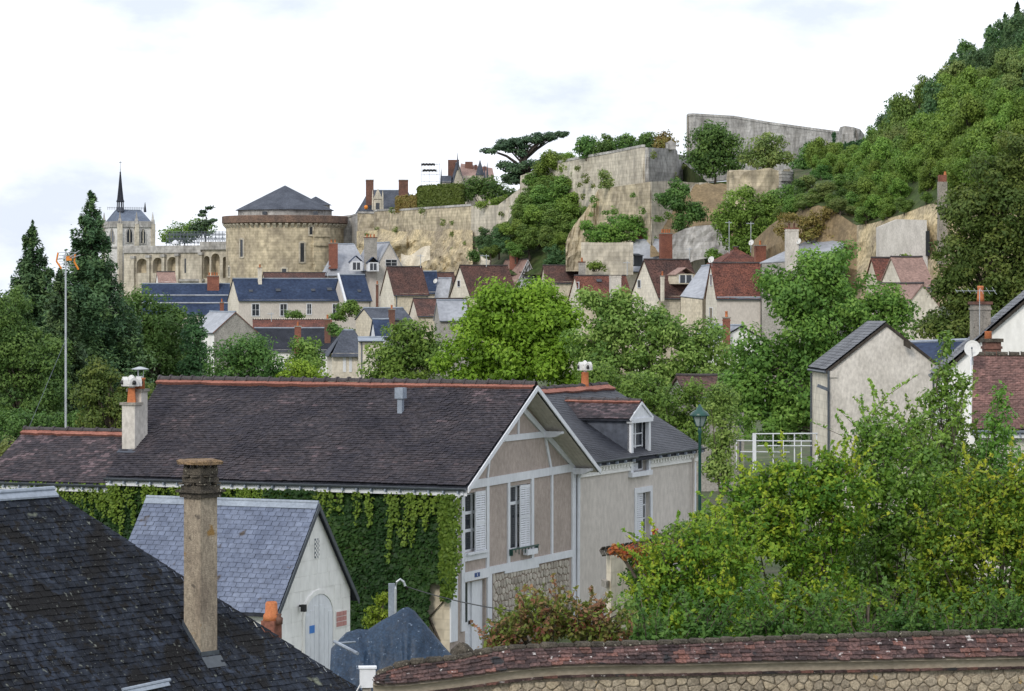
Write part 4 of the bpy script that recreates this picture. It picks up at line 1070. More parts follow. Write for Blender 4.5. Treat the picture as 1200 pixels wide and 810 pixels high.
# door
a0, a1, z0, z1 = dr; am = px(556.5, 700)[0]
mb = MB(); pg.rect(mb, a0, am, z0, z1, -.22, -.17); dl = obj('door', mb, M['white'], croot)
g0, g1, gz0, gz1 = pg.pxrect(546.5, 683, 552.5, 730)
mb = MB(); pg.rect(mb, a0+.18, am-.22, gz0, gz1, -.17, -.16); obj('pane', mb, M['glass'], dl)
for k in range(2):
    mb = MB(); pg.rect(mb, a0+.15, am-.18, zg+.15+k*.35, zg+.42+k*.35, -.17, -.15); obj('panel', mb, M['white'], dl)
mb = MB(); pg.rect(mb, am-.14, am-.07, zg+1.02, zg+1.14, -.17, -.1); obj('handle', mb, M['black'], dl)
mb = MB(); pg.rect(mb, am, a1, z0, z1, -.22, -.10); obj('door_side_panel', mb, M['white'], croot)
a_, z_ = px(557, 673.5); mb = MB(); pg.rect(mb, a_-.2, a_+.2, z_-.07, z_+.07, .066, .075); npl = obj('number_plate', mb, M['plateblue'], croot)
mb = MB(); pg.rect(mb, a_-.02, a_+.02, z_-.045, z_+.045, .075, .078); obj('digit', mb, M['white'], npl)
# gutters, fascia, brackets along the long eave
def gutter(p0, p1, outv, parent, m=M['zincdark'], fascia=True, nb=12, rad=.085):
    d = p1-p0; mb = MB(); N = 7; vv = []
    for p in (p0, p1):
        for k in range(N+1): g_ = math.pi*k/N; vv.append(p + outv*(rad - math.cos(g_)*rad) - UP*math.sin(g_)*rad)
    F = [(k, k+1, N+1+k+1, N+1+k) for k in range(N)]
    mb.add(vv, F); mb.add([q_ + (UP*.006) for q_ in vv], [f[::-1] for f in F]); mb.tube([p0+outv*2*rad, p1+outv*2*rad], .012, 5); obj('gutter', mb, m, parent)
    if fascia: mb = MB(); mb.box(p0-UP*.24-outv*.02, d, outv*.03, UP*.2); obj('fascia', mb, M['white'], parent)
    for k in range(nb):
        mb = MB(); p = p0+d*((k+.5)/nb); mb.cbox(p+outv*rad-UP*.13, d.normalized()*.04, outv*.16, UP*.1); obj('gutter_bracket', mb, M['zinc'], parent)
gutter(hg(Le+.1, -ov, zo-.03), hg(-og, -ov, zo-.03), -v, croot, nb=26)
mb = MB(); p = hg(-og+.12, -ov-.08, zo-.1); mb.tube([p, p-UP*.1, hg(-.1, -.15, zo-.55), hg(-.1, -.15, zo-.9)], .04, 8); obj('downpipe', mb, M['white'], croot)
# lower extension on the left
K2 = hg(Le+.02, 0, 0); W2 = 4.4; L2 = along(K2, -u, -10); ze2 = zat(K2, 559.5); m2 = K2+v*(W2/2); zr2 = zat(m2-u*2, 507.5)
ex = lambda a, b, z: V((K2.x, K2.y, 0)) - u*a + v*b + UP*z
L2r = along(m2, -u, 33)
mb = MB(); mb.prism([ex(0, 0, zg), ex(0, W2, zg), ex(0, W2, ze2), ex(0, W2/2, zr2-.1), ex(0, 0, ze2)], -u*L2r); obj('wall', mb, M['cream'], croot)
sl2 = (zr2-ze2)/(W2/2); zo2 = ze2-sl2*ov
mb = MB()
for b1 in (-ov, W2+ov): mb.prism([ex(-.35, W2/2, zr2), ex(L2r+.15, W2/2, zr2), ex(L2r+.15, b1, zo2), ex(.03, b1, zo2)], V((0, 0, -.1)))
roof2 = obj('extension_roof', mb, M['slatedark'], croot)
T, tn, n = tiles(ex(L2r+.15, W2/2, zr2+.015), ex(-.35, W2/2, zr2+.015), ex(.0, -ov, zo2+.015), ex(L2r+.15, -ov, zo2+.015), .19, .125, .018, jit=1.0, seed=18)
tilemesh('tile_field', T, np.clip(tn*1.15+.1, 0, 1), n, .018, M['t_house'], roof2)
ridge_line(ex(L2r+.15, W2/2, zr2+.06), ex(-.3, W2/2, zr2+.06), 9, .11, roof2, sides=sl2, drop=.2)
gutter(ex(L2r+.15, -ov, zo2-.03), ex(.0, -ov, zo2-.03), -v, croot, nb=8)
# chimney on the left slope: low front stack, taller rear stack
fn = v*-1
Cc = hit(158, 529, hg(0, 0, ze+.0), (UP*math.cos(math.atan(sl)) - v*math.sin(math.atan(sl))))
wl1 = along(Cc, -u, 143); dp = along(Cc, v, 173)
mb = MB(); zt1 = zat(Cc, 475); mb.box(Cc-UP*.6, -u*wl1, v*(dp*.5), UP*(zt1-Cc.z+.6)); Cb = Cc+v*(dp*.5); zt2 = zat(Cb, 459)
mb.box(Cb-UP*.6-u*.003, -u*(wl1-.006), v*(dp*.5), UP*(zt2-Cc.z+.6)); ch = obj('chimney', mb, M['greyrender'], croot)
for (q, zz) in ((Cc, zt1), (Cb, zt2)):
    mb = MB(); mb.box(V((q.x, q.y, zz))+u*.06-v*.06, -u*(wl1+.12), v*(dp*.5+.1), UP*.09); obj('chimney_cap', mb, M['concrete'], ch)
pot1 = Cc-u*wl1*.5+v*dp*.25; pot2 = Cb-u*wl1*.35+v*dp*.25
mb = MB(); mb.lathe(V((pot1.x, pot1.y, zt1+.08)), [(.2, 0), (.19, .05), (.15, .45), (.17, .5)], 4); obj('chimney_pot', mb, M['terracotta'], ch)
mb = MB(); mb.lathe(V((pot2.x, pot2.y, zt2+.08)), [(.17, 0), (.16, .3), (.19, .33), (.19, .38)], 14); obj('chimney_pot', mb, M['terracotta'], ch, True)
def cowl(p, parent, r=.3):
    """white four-way cowl: folded metal hoods around an opening"""
    mb = MB(); mb.lathe(p, [(r*.35, -.02), (r*.4, .05), (r*.95, .16), (r*.35, .42), (r*.1, .46)], 8); cw = obj('cowl', mb, M['dish'], parent)
    for k in range(4):
        g_ = k*math.pi/2+.4; d = V((math.cos(g_), math.sin(g_), 0)); s_ = V((-d.y, d.x, 0)); q = p + UP*.2 + d*r*.55
        mb = MB(); mb.prism([q-s_*r*.62-UP*.12, q+s_*r*.62-UP*.12, q+s_*r*.5+UP*.10, q+UP*.2, q-s_*r*.5+UP*.10], d*r*.62); hd = obj('hood', mb, M['dish'], cw)
        mb = MB(); q2 = q+d*r*.625; mb.lathe(q2-UP*.06, [(r*.26, 0), (r*.3, .06), (r*.16, .14)], 7); obj('opening', mb, M['black'], cw)
cowl(V((pot1.x, pot1.y, zt1+.56)), ch, .27)
p = V((pot2.x, pot2.y, zt2+.46)); mb = MB(); mb.lathe(p, [(.13, 0), (.13, .06)], 12)
for k in range(3): g_ = k*2.1; mb.tube([p+V((math.cos(g_)*.11, math.sin(g_)*.11, .03)), p+V((math.cos(g_)*.13, math.sin(g_)*.13, .3))], .012, 4)
mb.lathe(p+UP*.28, [(.3, 0), (.31, .02), (.05, .1)], 14); obj('rain_cap', mb, M['metal'], ch)
mb = MB(); nn = (UP*math.cos(math.atan(sl)) - v*math.sin(math.atan(sl))); dnv = (-v*math.cos(math.atan(sl)) - UP*math.sin(math.atan(sl)))
mb.prism([Cc+u*.1+nn*.05+dnv*.2, Cc-u*(wl1+.1)+nn*.05+dnv*.2, Cc-u*(wl1+.1)+nn*.05-dnv*.02, Cc+u*.1+nn*.05-dnv*.02], nn*.02); obj('flashing', mb, M['slate'], croot)
# metal flue on the roof
fp = hit(469.5, 487, hg(0, W/2, zr), nn); mb = MB(); zz = zat(fp, 466)
mb.cbox(V((fp.x, fp.y, (fp.z+zz)/2-.1)), u*.17, v*.17, UP*(zz-fp.z+.2)); mb.cbox(V((fp.x, fp.y, zz+.15)), u*.3, v*.3, UP*.36); mb.cbox(fp+nn*.04+dnv*.05, u*.42, dnv*.4, nn*.02); obj('roof_vent', mb, M['zinc'], croot)

# ------------------------------------------------------------------ right-hand wing
o2 = pg.w(px(678, 547)[0], 0, -.05); zc = zat(o2, 546); Lw = along(o2, v, 815)
p2 = Plane(V((o2.x, o2.y, 0)), v, u)
d2 = 3.6; rp_ = V((o2.x, o2.y, 0)) - u*d2; br = along(rp_, v, 711); zw = zat(rp_+v*br, 452)
HOUSES.append(('wing', round(Lw, 1), d2, round(zw-zc, 1), round(br, 1)))
wg = lambda a, b, z: V((o2.x, o2.y, 0)) + v*a - u*b + UP*z
wroot = thing('rendered_wing_house', 'beige rendered house with dark slate hip roof and tall pedimented dormer', 'house', wg(Lw/2, d2, zg))
dw = p2.pxrect(739.5, 494, 757.5, 552); lw = p2.pxrect(745.5, 577, 761.5, 640)
mb = MB(); holed(mb, p2, .0, Lw, zg, zc+.0, [lw, (dw[0], dw[1], dw[2], zc)], 0, .25); mb.quad(wg(Lw, 0, zg), wg(Lw, 2*d2, zg), wg(Lw, 2*d2, zc), wg(Lw, 0, zc)); mb.quad(wg(0, 2*d2, zg), wg(Lw, 2*d2, zg), wg(Lw, 2*d2, zc), wg(0, 2*d2, zc)); obj('wall', mb, M['wingwall'], wroot)
# cornice in two lengths either side of the dormer
for (a0, a1) in ((.02, dw[0]-.15), (dw[1]+.15, Lw+.25)):
    mb = MB(); p2.rect(mb, a0, a1, zc-.42, zc-.34, -.01, .08); p2.rect(mb, a0, a1, zc-.34, zc-.04, -.01, .05); p2.rect(mb, a0, a1, zc-.12, zc, .05, .22); obj('cornice', mb, M['whitewall'], wroot)
    for k in range(int((a1-a0)/.28)):
        mb = MB(); p2.rect(mb, a0+.05+k*.28, a0+.17+k*.28, zc-.26, zc-.12, .05, .16); obj('modillion', mb, M['whitewall'], wroot)
    gutter(p2.w(a0, zc+.1, .24), p2.w(a1, zc+.1, .24), u, wroot, M['zincdark'], False, 6, .07)
ez = zc+.03; slw = (zw-ez)/(d2+.28)
mb = MB()
mb.prism([wg(0, d2, zw), wg(br, d2, zw), wg(Lw+.28, -.28, ez), wg(0, -.28, ez)], V((0, 0, -.1))); mb.prism([wg(0, d2, zw), wg(br, d2, zw), wg(Lw+.28, 2*d2+.28, ez), wg(0, 2*d2+.28, ez)], V((0, 0, -.1))); mb.prism([wg(br, d2, zw), wg(Lw+.28, -.28, ez), wg(Lw+.28, 2*d2+.28, ez)], V((0, 0, -.1)))
wroof = obj('roof', mb, M['slatedark'], wroot)
T, tn, n = tiles(wg(-3.2, d2, zw+.015), wg(br, d2, zw+.015), wg(Lw+.28, -.28, ez+.015), wg(-.4, -.28, ez+.015), .2, .12, .012, seed=21)
sd2 = T.mean(1); dd = np.array([(V(q)-V((o2.x, o2.y, 0))).dot(v) for q in sd2])
keepm = dd > .02
M['t_wing'] = mat('wing_slate', (.040, .044, .056), (.028, .031, .041), .9, .55, fine=.2, spec=.4, tint=[(0, (.75, .75, .8)), (.5, (1, 1, 1)), (1, (1.5, 1.5, 1.5))])
tilemesh('slate_field', T[keepm], tn[keepm], n, .012, M['t_wing'], wroof)
ridge_line(wg(.0, d2, zw+.05), wg(br, d2, zw+.05), 13, .1, wroof, sides=slw, drop=.28)
# dormer
pk = p2.at(752, 471); da0, da1 = dw[0]-.22, dw[1]+.2; dzt = p2.at(750, 489)[1]; dm = (da0+da1)/2; dap = pk[1]
back = lambda z: (z-ez)/slw-.28
dk = MB()
for a in (da0, da1-.02): dk.prism([wg(a, -.02, dzt), wg(a, -.02, zc-.1), wg(a, max(0, back(zc)), zc-.1), wg(a, back(dzt)+.1, dzt)], v*.02)
dor = obj('dormer', dk, M['slate'], wroot)
mb = MB()
for s_ in (-1, 1):
    e_ = dm+s_*(da1-da0+.3)/2; mb.prism([wg(dm, -.12, dap), wg(dm, back(dap)+.3, dap), wg(e_, back(dzt)+.2, dzt-.05), wg(e_, -.12, dzt-.05)], V((0, 0, -.05)))
obj('dormer_roof', mb, M['slatedark'], dor)
T, tn, n = tiles(wg(dm, back(dap)+.3, dap+.015), wg(dm, -.12, dap+.015), wg(dm-(da1-da0+.3)/2, -.12, dzt-.035), wg(dm-(da1-da0+.3)/2, back(dzt)+.2, dzt-.035), .19, .12, .016, seed=23)
tilemesh('tile_field', T, np.clip(tn+.2, 0, 1), n, .016, M['t_house'], dor)
ridge_line(wg(dm, back(dap)-.05, dap+.05), wg(dm, -.12, dap+.05), 6, .1, dor, sides=(dap-dzt)/((da1-da0)/2), drop=.12)
mb = MB(); p2.rect(mb, da0, dw[0], zc-.5, dzt-.1, -.05, .1); p2.rect(mb, dw[1], da1, zc-.5, dzt-.1, -.05, .1); p2.rect(mb, da0-.08, da1+.08, dzt-.18, dzt-.02, -.05, .16); p2.rect(mb, dw[0], dw[1], dw[3], dzt-.18, -.05, .08)
mb.prism([p2.w(da0-.05, dzt-.02, -.02), p2.w(da1+.05, dzt-.02, -.02), p2.w(dm, dap-.06, -.02)], u*.12)
e0 = p2.w(da0-.15, dzt-.0, .09); ea = p2.w(dm, dap+.02, .09); e1 = p2.w(da1+.15, dzt-.0, .09)
mb.box(e0-UP*.1, ea-e0, u*.06, UP*.1); mb.box(e1-UP*.1, ea-e1, u*.06, UP*.1)
obj('dormer_front', mb, M['white'], dor)
mb = MB(); p2.rect(mb, da0-.04, da1+.04, dw[2]-.18, dw[2], -.02, .16); obj('sill', mb, M['white'], dor)
def wcase(rc, parent, off=-.14):
    a0, a1, z0, z1 = rc; mb = MB(); f_ = .06
    for (x0, x1, y0, y1) in ((a0, a0+f_, z0, z1), (a1-f_, a1, z0, z1), (a0+f_, a1-f_, z1-f_, z1), (a0+f_, a1-f_, z0, z0+f_)): p2.rect(mb, x0, x1, y0, y1, off-.05, off)
    p2.rect(mb, (a0+a1)/2-.05, (a0+a1)/2+.05, z0+f_, z1-f_, off-.048, off+.004)
    for k in range(1, 4): zz = z0+(z1-z0)*k/4; p2.rect(mb, a0+f_, a1-f_, zz-.02, zz+.02, off-.046, off+.002)
    w = obj('window', mb, M['white'], parent); q = MB(); p2.rect(q, a0+.03, a1-.03, z0+.03, z1-.03, off-.035, off-.025); obj('pane', q, M['glass'], w)
wcase(dw, dor); wcase(lw, wroot, -.16)
shutter(lw[0]+.04, lw[0]+(lw[1]-lw[0])*.62, lw[2], lw[3], -.1, p2, wroot)
shutter(dw[0]+.04, dw[0]+(dw[1]-dw[0])*.55, dw[2]+.02, zc-.2, -.1, p2, dor, 2)
mb = MB()
for (x0, x1, y0, y1) in ((lw[0]-.2, lw[0], lw[2], lw[3]+.2), (lw[1], lw[1]+.2, lw[2], lw[3]+.2), (lw[0], lw[1], lw[3], lw[3]+.2)): p2.rect(mb, x0, x1, y0, y1, -.01, .04)
obj('window_surround', mb, M['white'], wroot)
mb = MB(); p2.rect(mb, lw[0]-.2, lw[1]+.2, lw[2]+.06, lw[2]+.1, .16, .2)
for k in range(8): a = lw[0]-.15+(lw[1]-lw[0]+.3)*k/7; p2.rect(mb, a-.012, a+.012, lw[2]-.12, lw[2]+.06, .165, .19)
for a in (lw[0]-.2, lw[1]+.17): p2.rect(mb, a, a+.03, lw[2]-.12, lw[2]+.1, .0, .165)
obj('window_guard', mb, M['black'], wroot)
mb = MB(); p2.rect(mb, Lw-.35, Lw-.02, zg, zc-.45, -.01, .04); obj('corner_pilaster', mb, M['white'], wroot)
mb = MB(); a = Lw-.55; mb.tube([p2.w(a, zc+.05, .3), p2.w(a, zc-.3, .14), p2.w(a, zg+.2, .1)], .045, 8); obj('downpipe', mb, M['wingwall'], wroot)
mb = MB(); mb.tube([pg.w(W+.02, ze-.1, .3), pg.w(W+.02, ze-.5, .13), pg.w(W+.02, zg+.2, .1)], .055, 8); obj('downpipe', mb, M['white'], wroot)
pp = rp_ + v*along(rp_, v, 685.5); pp = V((pp.x, pp.y, zw+.05)) 
mb = MB(); mb.lathe(pp, [(.16, -.1), (.15, .1), (.14, .5), (.16, .53)], 12); ct = obj('chimney_pot', mb, M['terracotta'], wroot, True); cowl(pp+UP*.52, ct, .22)

# ------------------------------------------------------------------ foreground wall with tiled coping
tp = [(438, 793), (455, 785), (475, 779), (500, 776), (540, 772), (562, 766), (600, 760), (650, 758), (700, 757), (800, 754), (920, 749), (1000, 747), (1100, 744), (1200, 741), (1290, 738)]
bp_ = [(438, 800), (455, 802), (475, 801), (500, 798), (540, 793), (562, 790), (600, 784), (650, 779.5), (700, 778), (800, 777), (920, 774), (1000, 773), (1100, 771), (1200, 769), (1290, 767)]
Yw = lambda x: 43.6 + (x-438)/850*2.3
def cop(px_, f):
    yt = interp(px_, [q[0] for q in tp], [q[1] for q in tp]); yb = interp(px_, [q[0] for q in bp_], [q[1] for q in bp_])
    Y = Yw(px_); a = P(px_, yt, Y); b = P(px_, yb, Y-.34); b.x = a.x; b.z = CAMH+(HY-yb)*(Y-.34)/FPX
    return a.lerp(b, f)
wz0 = 4.3
wroot2 = thing('garden_wall', 'rubble garden wall topped with old brown flat tiles', 'wall', V((cop(850, 0).x, Yw(850), wz0)))
NS = 60; pxl = [438+852*i/NS for i in range(NS+1)]
mb = MB(); vv = []
for x in pxl:
    a, b = cop(x, 0), cop(x, 1); bk = V((a.x, a.y+.34, b.z)); vv += [a-UP*.03, b+V((0, .02, -.04)), bk, b+V((0, .10, -.05)), bk+V((0, -.1, -.05))]
F = []
for i in range(NS):
    k = 5*i; F += [(k, k+1, k+6, k+5), (k, k+5, k+7, k+2), (k+1, k+3, k+8, k+6)]
mb.add(vv, F); mb.f.append((0, 2, 4, 3, 1)); core = obj('coping_core', mb, M['plaster'], wroot2)
# plaster band, tile string course, stone face
mb = MB(); vv = []
for x in pxl:
    b = cop(x, 1); y1 = b.z-.175
    vv += [V((b.x, b.y+.10, b.z-.04)), V((b.x, b.y+.13, y1)), V((b.x, b.y+.17, y1-.03)), V((b.x, b.y+.17, wz0-.3)), V((b.x, b.y+.62, b.z-.04)), V((b.x, b.y+.62, wz0-.3))]
F = []
for i in range(NS):
    k = 6*i; F += [(k, k+1, k+7, k+6), (k+1, k+2, k+8, k+7), (k+2, k+3, k+9, k+8), (k+4, k+10, k+11, k+5)]
mb.add(vv, F); mb.f.append((0, 4, 5, 3, 2, 1)); body = obj('wall_body', mb, M['wallmortar'], wroot2)
mb = MB(); vv = []
for x in pxl:
    b = cop(x, 1); vv += [V((b.x, b.y+.095, b.z-.045)), V((b.x, b.y+.125, b.z-.175))]
mb.add(vv, [(2*i, 2*i+1, 2*i+3, 2*i+2) for i in range(NS)]); obj('plaster_band', mb, M['plaster'], wroot2, True)
pmc = [piece_mesh('coping_tile', M['t_coping'], (k+.5)/8, .016) for k in range(8)]
# string course of thin tiles
x = 440.0; cnt = 0
while x < 1285:
    wd = R.uniform(12, 17); a = cop(x, 1); b = cop(min(x+wd, 1289), 1); za = a.z-.178
    q0 = V((a.x, a.y+.075, za)); q1 = V((b.x-.006, b.y+.075, b.z-.178)); off = rootloc(wroot2)
    o = link('string_tile', pmc[R.randrange(8)], wroot2); ax_ = q1-q0; ay_ = V((0, .12, .03)); az_ = V((0, -.2, 1)).normalized()*1.6
    m_ = (q0+q1)/2 - off; o.matrix_local = Matrix(((ax_.x, ay_.x, az_.x, m_.x), (ax_.y, ay_.y, az_.y, m_.y), (ax_.z, ay_.z, az_.z, m_.z), (0, 0, 0, 1))); x += wd
# stones
pw = Plane(cop(850, 1)+V((0, .17, 0)), cop(1200, 1)-cop(500, 1), (0, -1, 0))
d_ = cop(1289, 1)-cop(440, 1); d_.z = 0; d_.normalize(); nw_ = V((d_.y, -d_.x, 0)); o_ = cop(440, 1)+V((0, .17, 0)); o_.z = 0
pw = Plane(o_, d_, nw_); Lwall = (cop(1289, 1)-cop(440, 1)).length
ztop = lambda a: interp(a, [ (V((cop(x, 1).x, cop(x, 1).y, 0))-V((o_.x, o_.y, 0))).dot(d_) for x in pxl], [cop(x, 1).z-.21 for x in pxl])
zmx = cop(1289, 1).z-.22
stones(pw, .1, Lwall-.1, zmx-.78, zmx+.02, .19, .115, 31, M['stone'], body, .0, gap=.008, proud=.014, clip=lambda a, z: z < ztop(a)-.05)
# coping tiles: five courses
T, tn = [], []; rr = np.random.default_rng(5)
Lp = [0.0]; fine = [438+852*i/400 for i in range(401)]; pts = [cop(x, .5) for x in fine]
for i in range(400): Lp.append(Lp[-1]+(pts[i+1]-pts[i]).length)
toPx = lambda s_: interp(s_, Lp, fine)
for r_ in range(5):
    s_ = -.08*(r_ % 2)+.02
    while s_ < Lp[-1]-.1:
        w_ = .168+rr.uniform(-.012, .012); xa, xb = toPx(max(0, s_)), toPx(s_+w_-.006)
        f0, f1 = r_/5-.04, (r_+1)/5+.03+rr.uniform(-.02, .02); lift = .03+rr.uniform(-.006, .012)
        nn_ = V((0, -.66, .75)); q = [cop(xa, max(0, f0)), cop(xb, max(0, f0)), cop(xb, f1), cop(xa, f1)]
        j = rr.uniform(-.006, .006)
        T.append([tuple(q[0]+nn_*.012), tuple(q[1]+nn_*.012), tuple(q[2]+nn_*(lift+j)), tuple(q[3]+nn_*(lift-j))]); tn.append(rr.random()); s_ += w_
T = np.array(T); tn = np.array(tn); sel = np.zeros(len(T), bool)
ctr = T.mean(1); pxs = 600+FPX*ctr[:, 0]/ctr[:, 1]; cand = np.where(pxs < 1206)[0]; sel[cand[np.argsort(ctr[cand, 1])][:300]] = True
piece_objs('coping_tile', T[sel], tn[sel], (0, -.66, .75), pmc, wroot2)
tilemesh('coping_tile_field', T[~sel], tn[~sel], (0, -.66, .75), .016, M['t_coping'], wroot2)
# ridge caps
s_ = .05
while s_ < Lp[-1]-.2:
    w_ = rr.uniform(.2, .3); a, b = cop(toPx(s_), 0), cop(toPx(s_+w_-.02), 0)
    mb = MB(); rc_ = .055*rr.uniform(.85, 1.2)
    mb.tube([a+UP*.005, a.lerp(b, .1)+UP*.012, a.lerp(b, .9)+UP*.008, b], [rc_*.8, rc_*1.1, rc_, rc_*.75], 8); obj('ridge_cap', mb, M['mossy'], wroot2); s_ += w_

# ------------------------------------------------------------------ tarpaulin, posts, cable and small things
top_ = [(388, 760), (398, 749), (406, 741), (420, 737), (431, 738), (446, 728), (463, 719), (471, 713), (478, 711), (486, 716), (500, 733), (520, 757), (537, 776), (545, 785)]
Yt = 62; mb = MB(); nx_, ny_ = 90, 40; vv = []
for j in range(ny_+1):
    tt = -1+2*j/ny_
    for i in range(nx_+1):
        x = 388+157*i/nx_; zt_ = CAMH+(HY-interp(x, [q[0] for q in top_], [q[1] for q in top_]))*Yt/FPX; zb_ = CAMH+(HY-812)*Yt/FPX-.6
        k = 1-abs(tt)**1.25; cr1 = abs(float(vnoise(i*.22, j*.12))-.5)*.22+abs(float(vnoise(i*.5+9, j*.3))-.5)*.12; sag_ = -cr1*1.3+.05*math.sin(i*.45+tt*3)+  .05*math.sin(i*1.05-tt*5+1)*abs(tt) - .16*math.exp(-((x-420-55*abs(tt))/5)**2) + .08*math.sin(i*.28+tt*9)*abs(tt) - .12*math.exp(-((x-470+30*abs(tt))/4)**2)*abs(tt)
        p = P(x, 0, Yt+tt*1.3); vv.append((p.x*Yt/p.y+tt*.1*math.sin(i*.25), p.y, zb_+(zt_-zb_)*k+(sag_+.06)*min(1, (1-k)*3)*(k > .02)))
w = nx_+1
F = [(j*w+i, j*w+i+1, (j+1)*w+i+1, (j+1)*w+i) for j in range(ny_) for i in range(nx_)]
mb.add(vv, F); mb.add([(q[0], q[1], q[2]-.012) for q in vv], [f[::-1] for f in F])
tag(obj('tarpaulin', mb, M['tarp'], smooth=True), 'dark blue tarpaulin draped over a peaked heap beside the garage', 'tarpaulin')
bx = P(422, 784, 47); s = 47/FPX
root = thing('meter_box', 'small white cabinet at the left end of the tiled garden wall', 'box', V((bx.x+.12, bx.y+.1, bx.z-.3)))
mb = MB(); mb.box(bx-UP*.3, V((18*s, .03, 0)), V((-.02, .2, 0)), UP*.3); obj('case', mb, M['white'], root)
mb = MB(); mb.box(bx+V((-.02, -.02, .0)), V((18*s+.04, .03, 0)), V((-.02, .24, 0)), UP*.025); obj('lid', mb, M['white'], root)
mb = MB(); mb.tube([bx+V((0, -.02, -.25)), bx+V((-.05, -.1, -.34)), bx+V((.06, -.12, -.42)), bx+V((.2, -.08, -.4))], .012, 5); obj('cable', mb, M['dish'], root)
mb = MB(); mb.box(bx+V((.03, .05, -.3)), V((.14, 0, 0)), V((0, .1, 0)), -UP*2.2); obj('post', mb, M['concrete'], root)
pb = P(459, 722, 72); s = 72/FPX
root = thing('service_post', 'grey metal service post with a curved cable head in front of the creeper', 'post', V((pb.x, pb.y, gz(pb.x, pb.y))))
mb = MB(); mb.box(V((pb.x-.08, pb.y, gz(pb.x, pb.y))), V((.16, 0, 0)), V((0, .1, 0)), UP*(zat(pb, 684)-gz(pb.x, pb.y))); obj('post', mb, M['zinc'], root)
mb = MB(); hd = [P(x, y, 71.9) for x, y in ((463.5, 724), (463.5, 690), (465, 682), (469, 679), (473, 682), (475, 687))]; mb.tube([V((hd[0].x, hd[0].y, gz(pb.x, pb.y)))]+hd, .03, 7); obj('swan_neck', mb, M['metal'], root)
mb = MB(); ca = [P(475, 687, 71.9).lerp(P(700, 722, 60), t) - UP*(.18*4*t*(1-t)) for t in np.linspace(0, 1, 24)]; mb.tube(ca, .013, 5)
tag(obj('overhead_cable', mb, M['black']), 'thin black cable sagging from the grey service post past the front door', 'cable')
pp = P(542, 768, 66)
root = thing('gate_pier', 'low gate pier with a domed mossy tile cap near the front door', 'gate pier', V((pp.x, pp.y, gz(pp.x, pp.y))))
mb = MB(); mb.cbox(V((pp.x, pp.y, (pp.z+gz(pp.x, pp.y))/2)), V((.4, 0, 0)), V((0, .4, 0)), UP*(pp.z-gz(pp.x, pp.y))); obj('shaft', mb, M['cream'], root)
mb = MB(); mb.lathe(pp, [(.30, -.03), (.29, .04), (.24, .13), (.14, .22), (.05, .27)], 12); mb.v = [(q[0]+R.uniform(-.02, .02), q[1]+R.uniform(-.02, .02), q[2]+R.uniform(-.02, .02)) for q in mb.v]; obj('tile_cap', mb, M['mossy'], root)
# garden pier with tiled top and red creeper
pp = P(729, 660, 72); s = 72/FPX
root = thing('garden_pier', 'short stone wall end with tiled top carrying red creeper', 'wall', V((pp.x+.8, pp.y+.3, gz(pp.x, pp.y))))
gpz = gz(pp.x, pp.y)
a0, a1 = P(716, 652, 72), P(785, 652, 75)
mb = MB(); dwl = V((a1.x-a0.x, a1.y-a0.y, 0)); mb.box(V((a0.x, a0.y, gpz)), dwl, V((-.1, .4, 0)), UP*(zat(a0, 652)-gpz)); obj('wall_body', mb, M['cream'], root)
mb = MB(); mb.box(V((a0.x-.12, a0.y-.06, zat(a0, 689))), dwl.normalized()*.5, V((-.1, .5, 0)), UP*.16); obj('ledge', mb, M['concrete'], root)
for k in range(26):
    q = MB(); f = k//2/13; p = V((a0.x-.2, a0.y-.1, zat(a0, 650)+.0))+dwl*f; q.cbox(p+V((0, .02 if k % 2 else .3, .05 if k % 2 else .12)), dwl.normalized()*.2, V((-.05, .34, .1 if k % 2 else -.1)), V((0, -.02, .04))); obj('tile', q, M['mossy'], root)
# street lamp
lp = P(820, 0, 101); zb = gz(lp.x, lp.y); lz = lambda y: zat(lp, y)
root = thing('street_lamp', 'dark green cast street lamp with glazed lantern beside the beige wing', 'street lamp', V((lp.x, lp.y, zb)))
mb = MB(); mb.lathe(V((lp.x, lp.y, 0)), [(.16, zb), (.16, zb+.7), (.1, zb+.9), (.065, zb+1.4), (.05, lz(508)), (.075, lz(506)), (.06, lz(503)), (.045, lz(500))], 10); obj('post', mb, M['green'], root, True)
q = MB(); q.lathe(V((lp.x, lp.y, 0)), [(.1, lz(500)), (.14, lz(499)), (.26, lz(487.5))], 6); obj('glazing', q, M['lampglass'], root)
q = MB(); q.lathe(V((lp.x, lp.y, 0)), [(.33, lz(487.8)), (.34, lz(486.5)), (.27, lz(483)), (.12, lz(480)), (.1, lz(478)), (.06, lz(476.5)), (.03, lz(474))], 12); obj('hood', q, M['green'], root, True)
for k in range(6):
    g_ = 2*math.pi*(k+.5)/6; d = V((math.cos(g_), math.sin(g_), 0)); q = MB(); q.tube([V((lp.x, lp.y, lz(500)))+d*.13, V((lp.x, lp.y, lz(487.5)))+d*.27], .016, 5); obj('bar', q, M['green'], root)
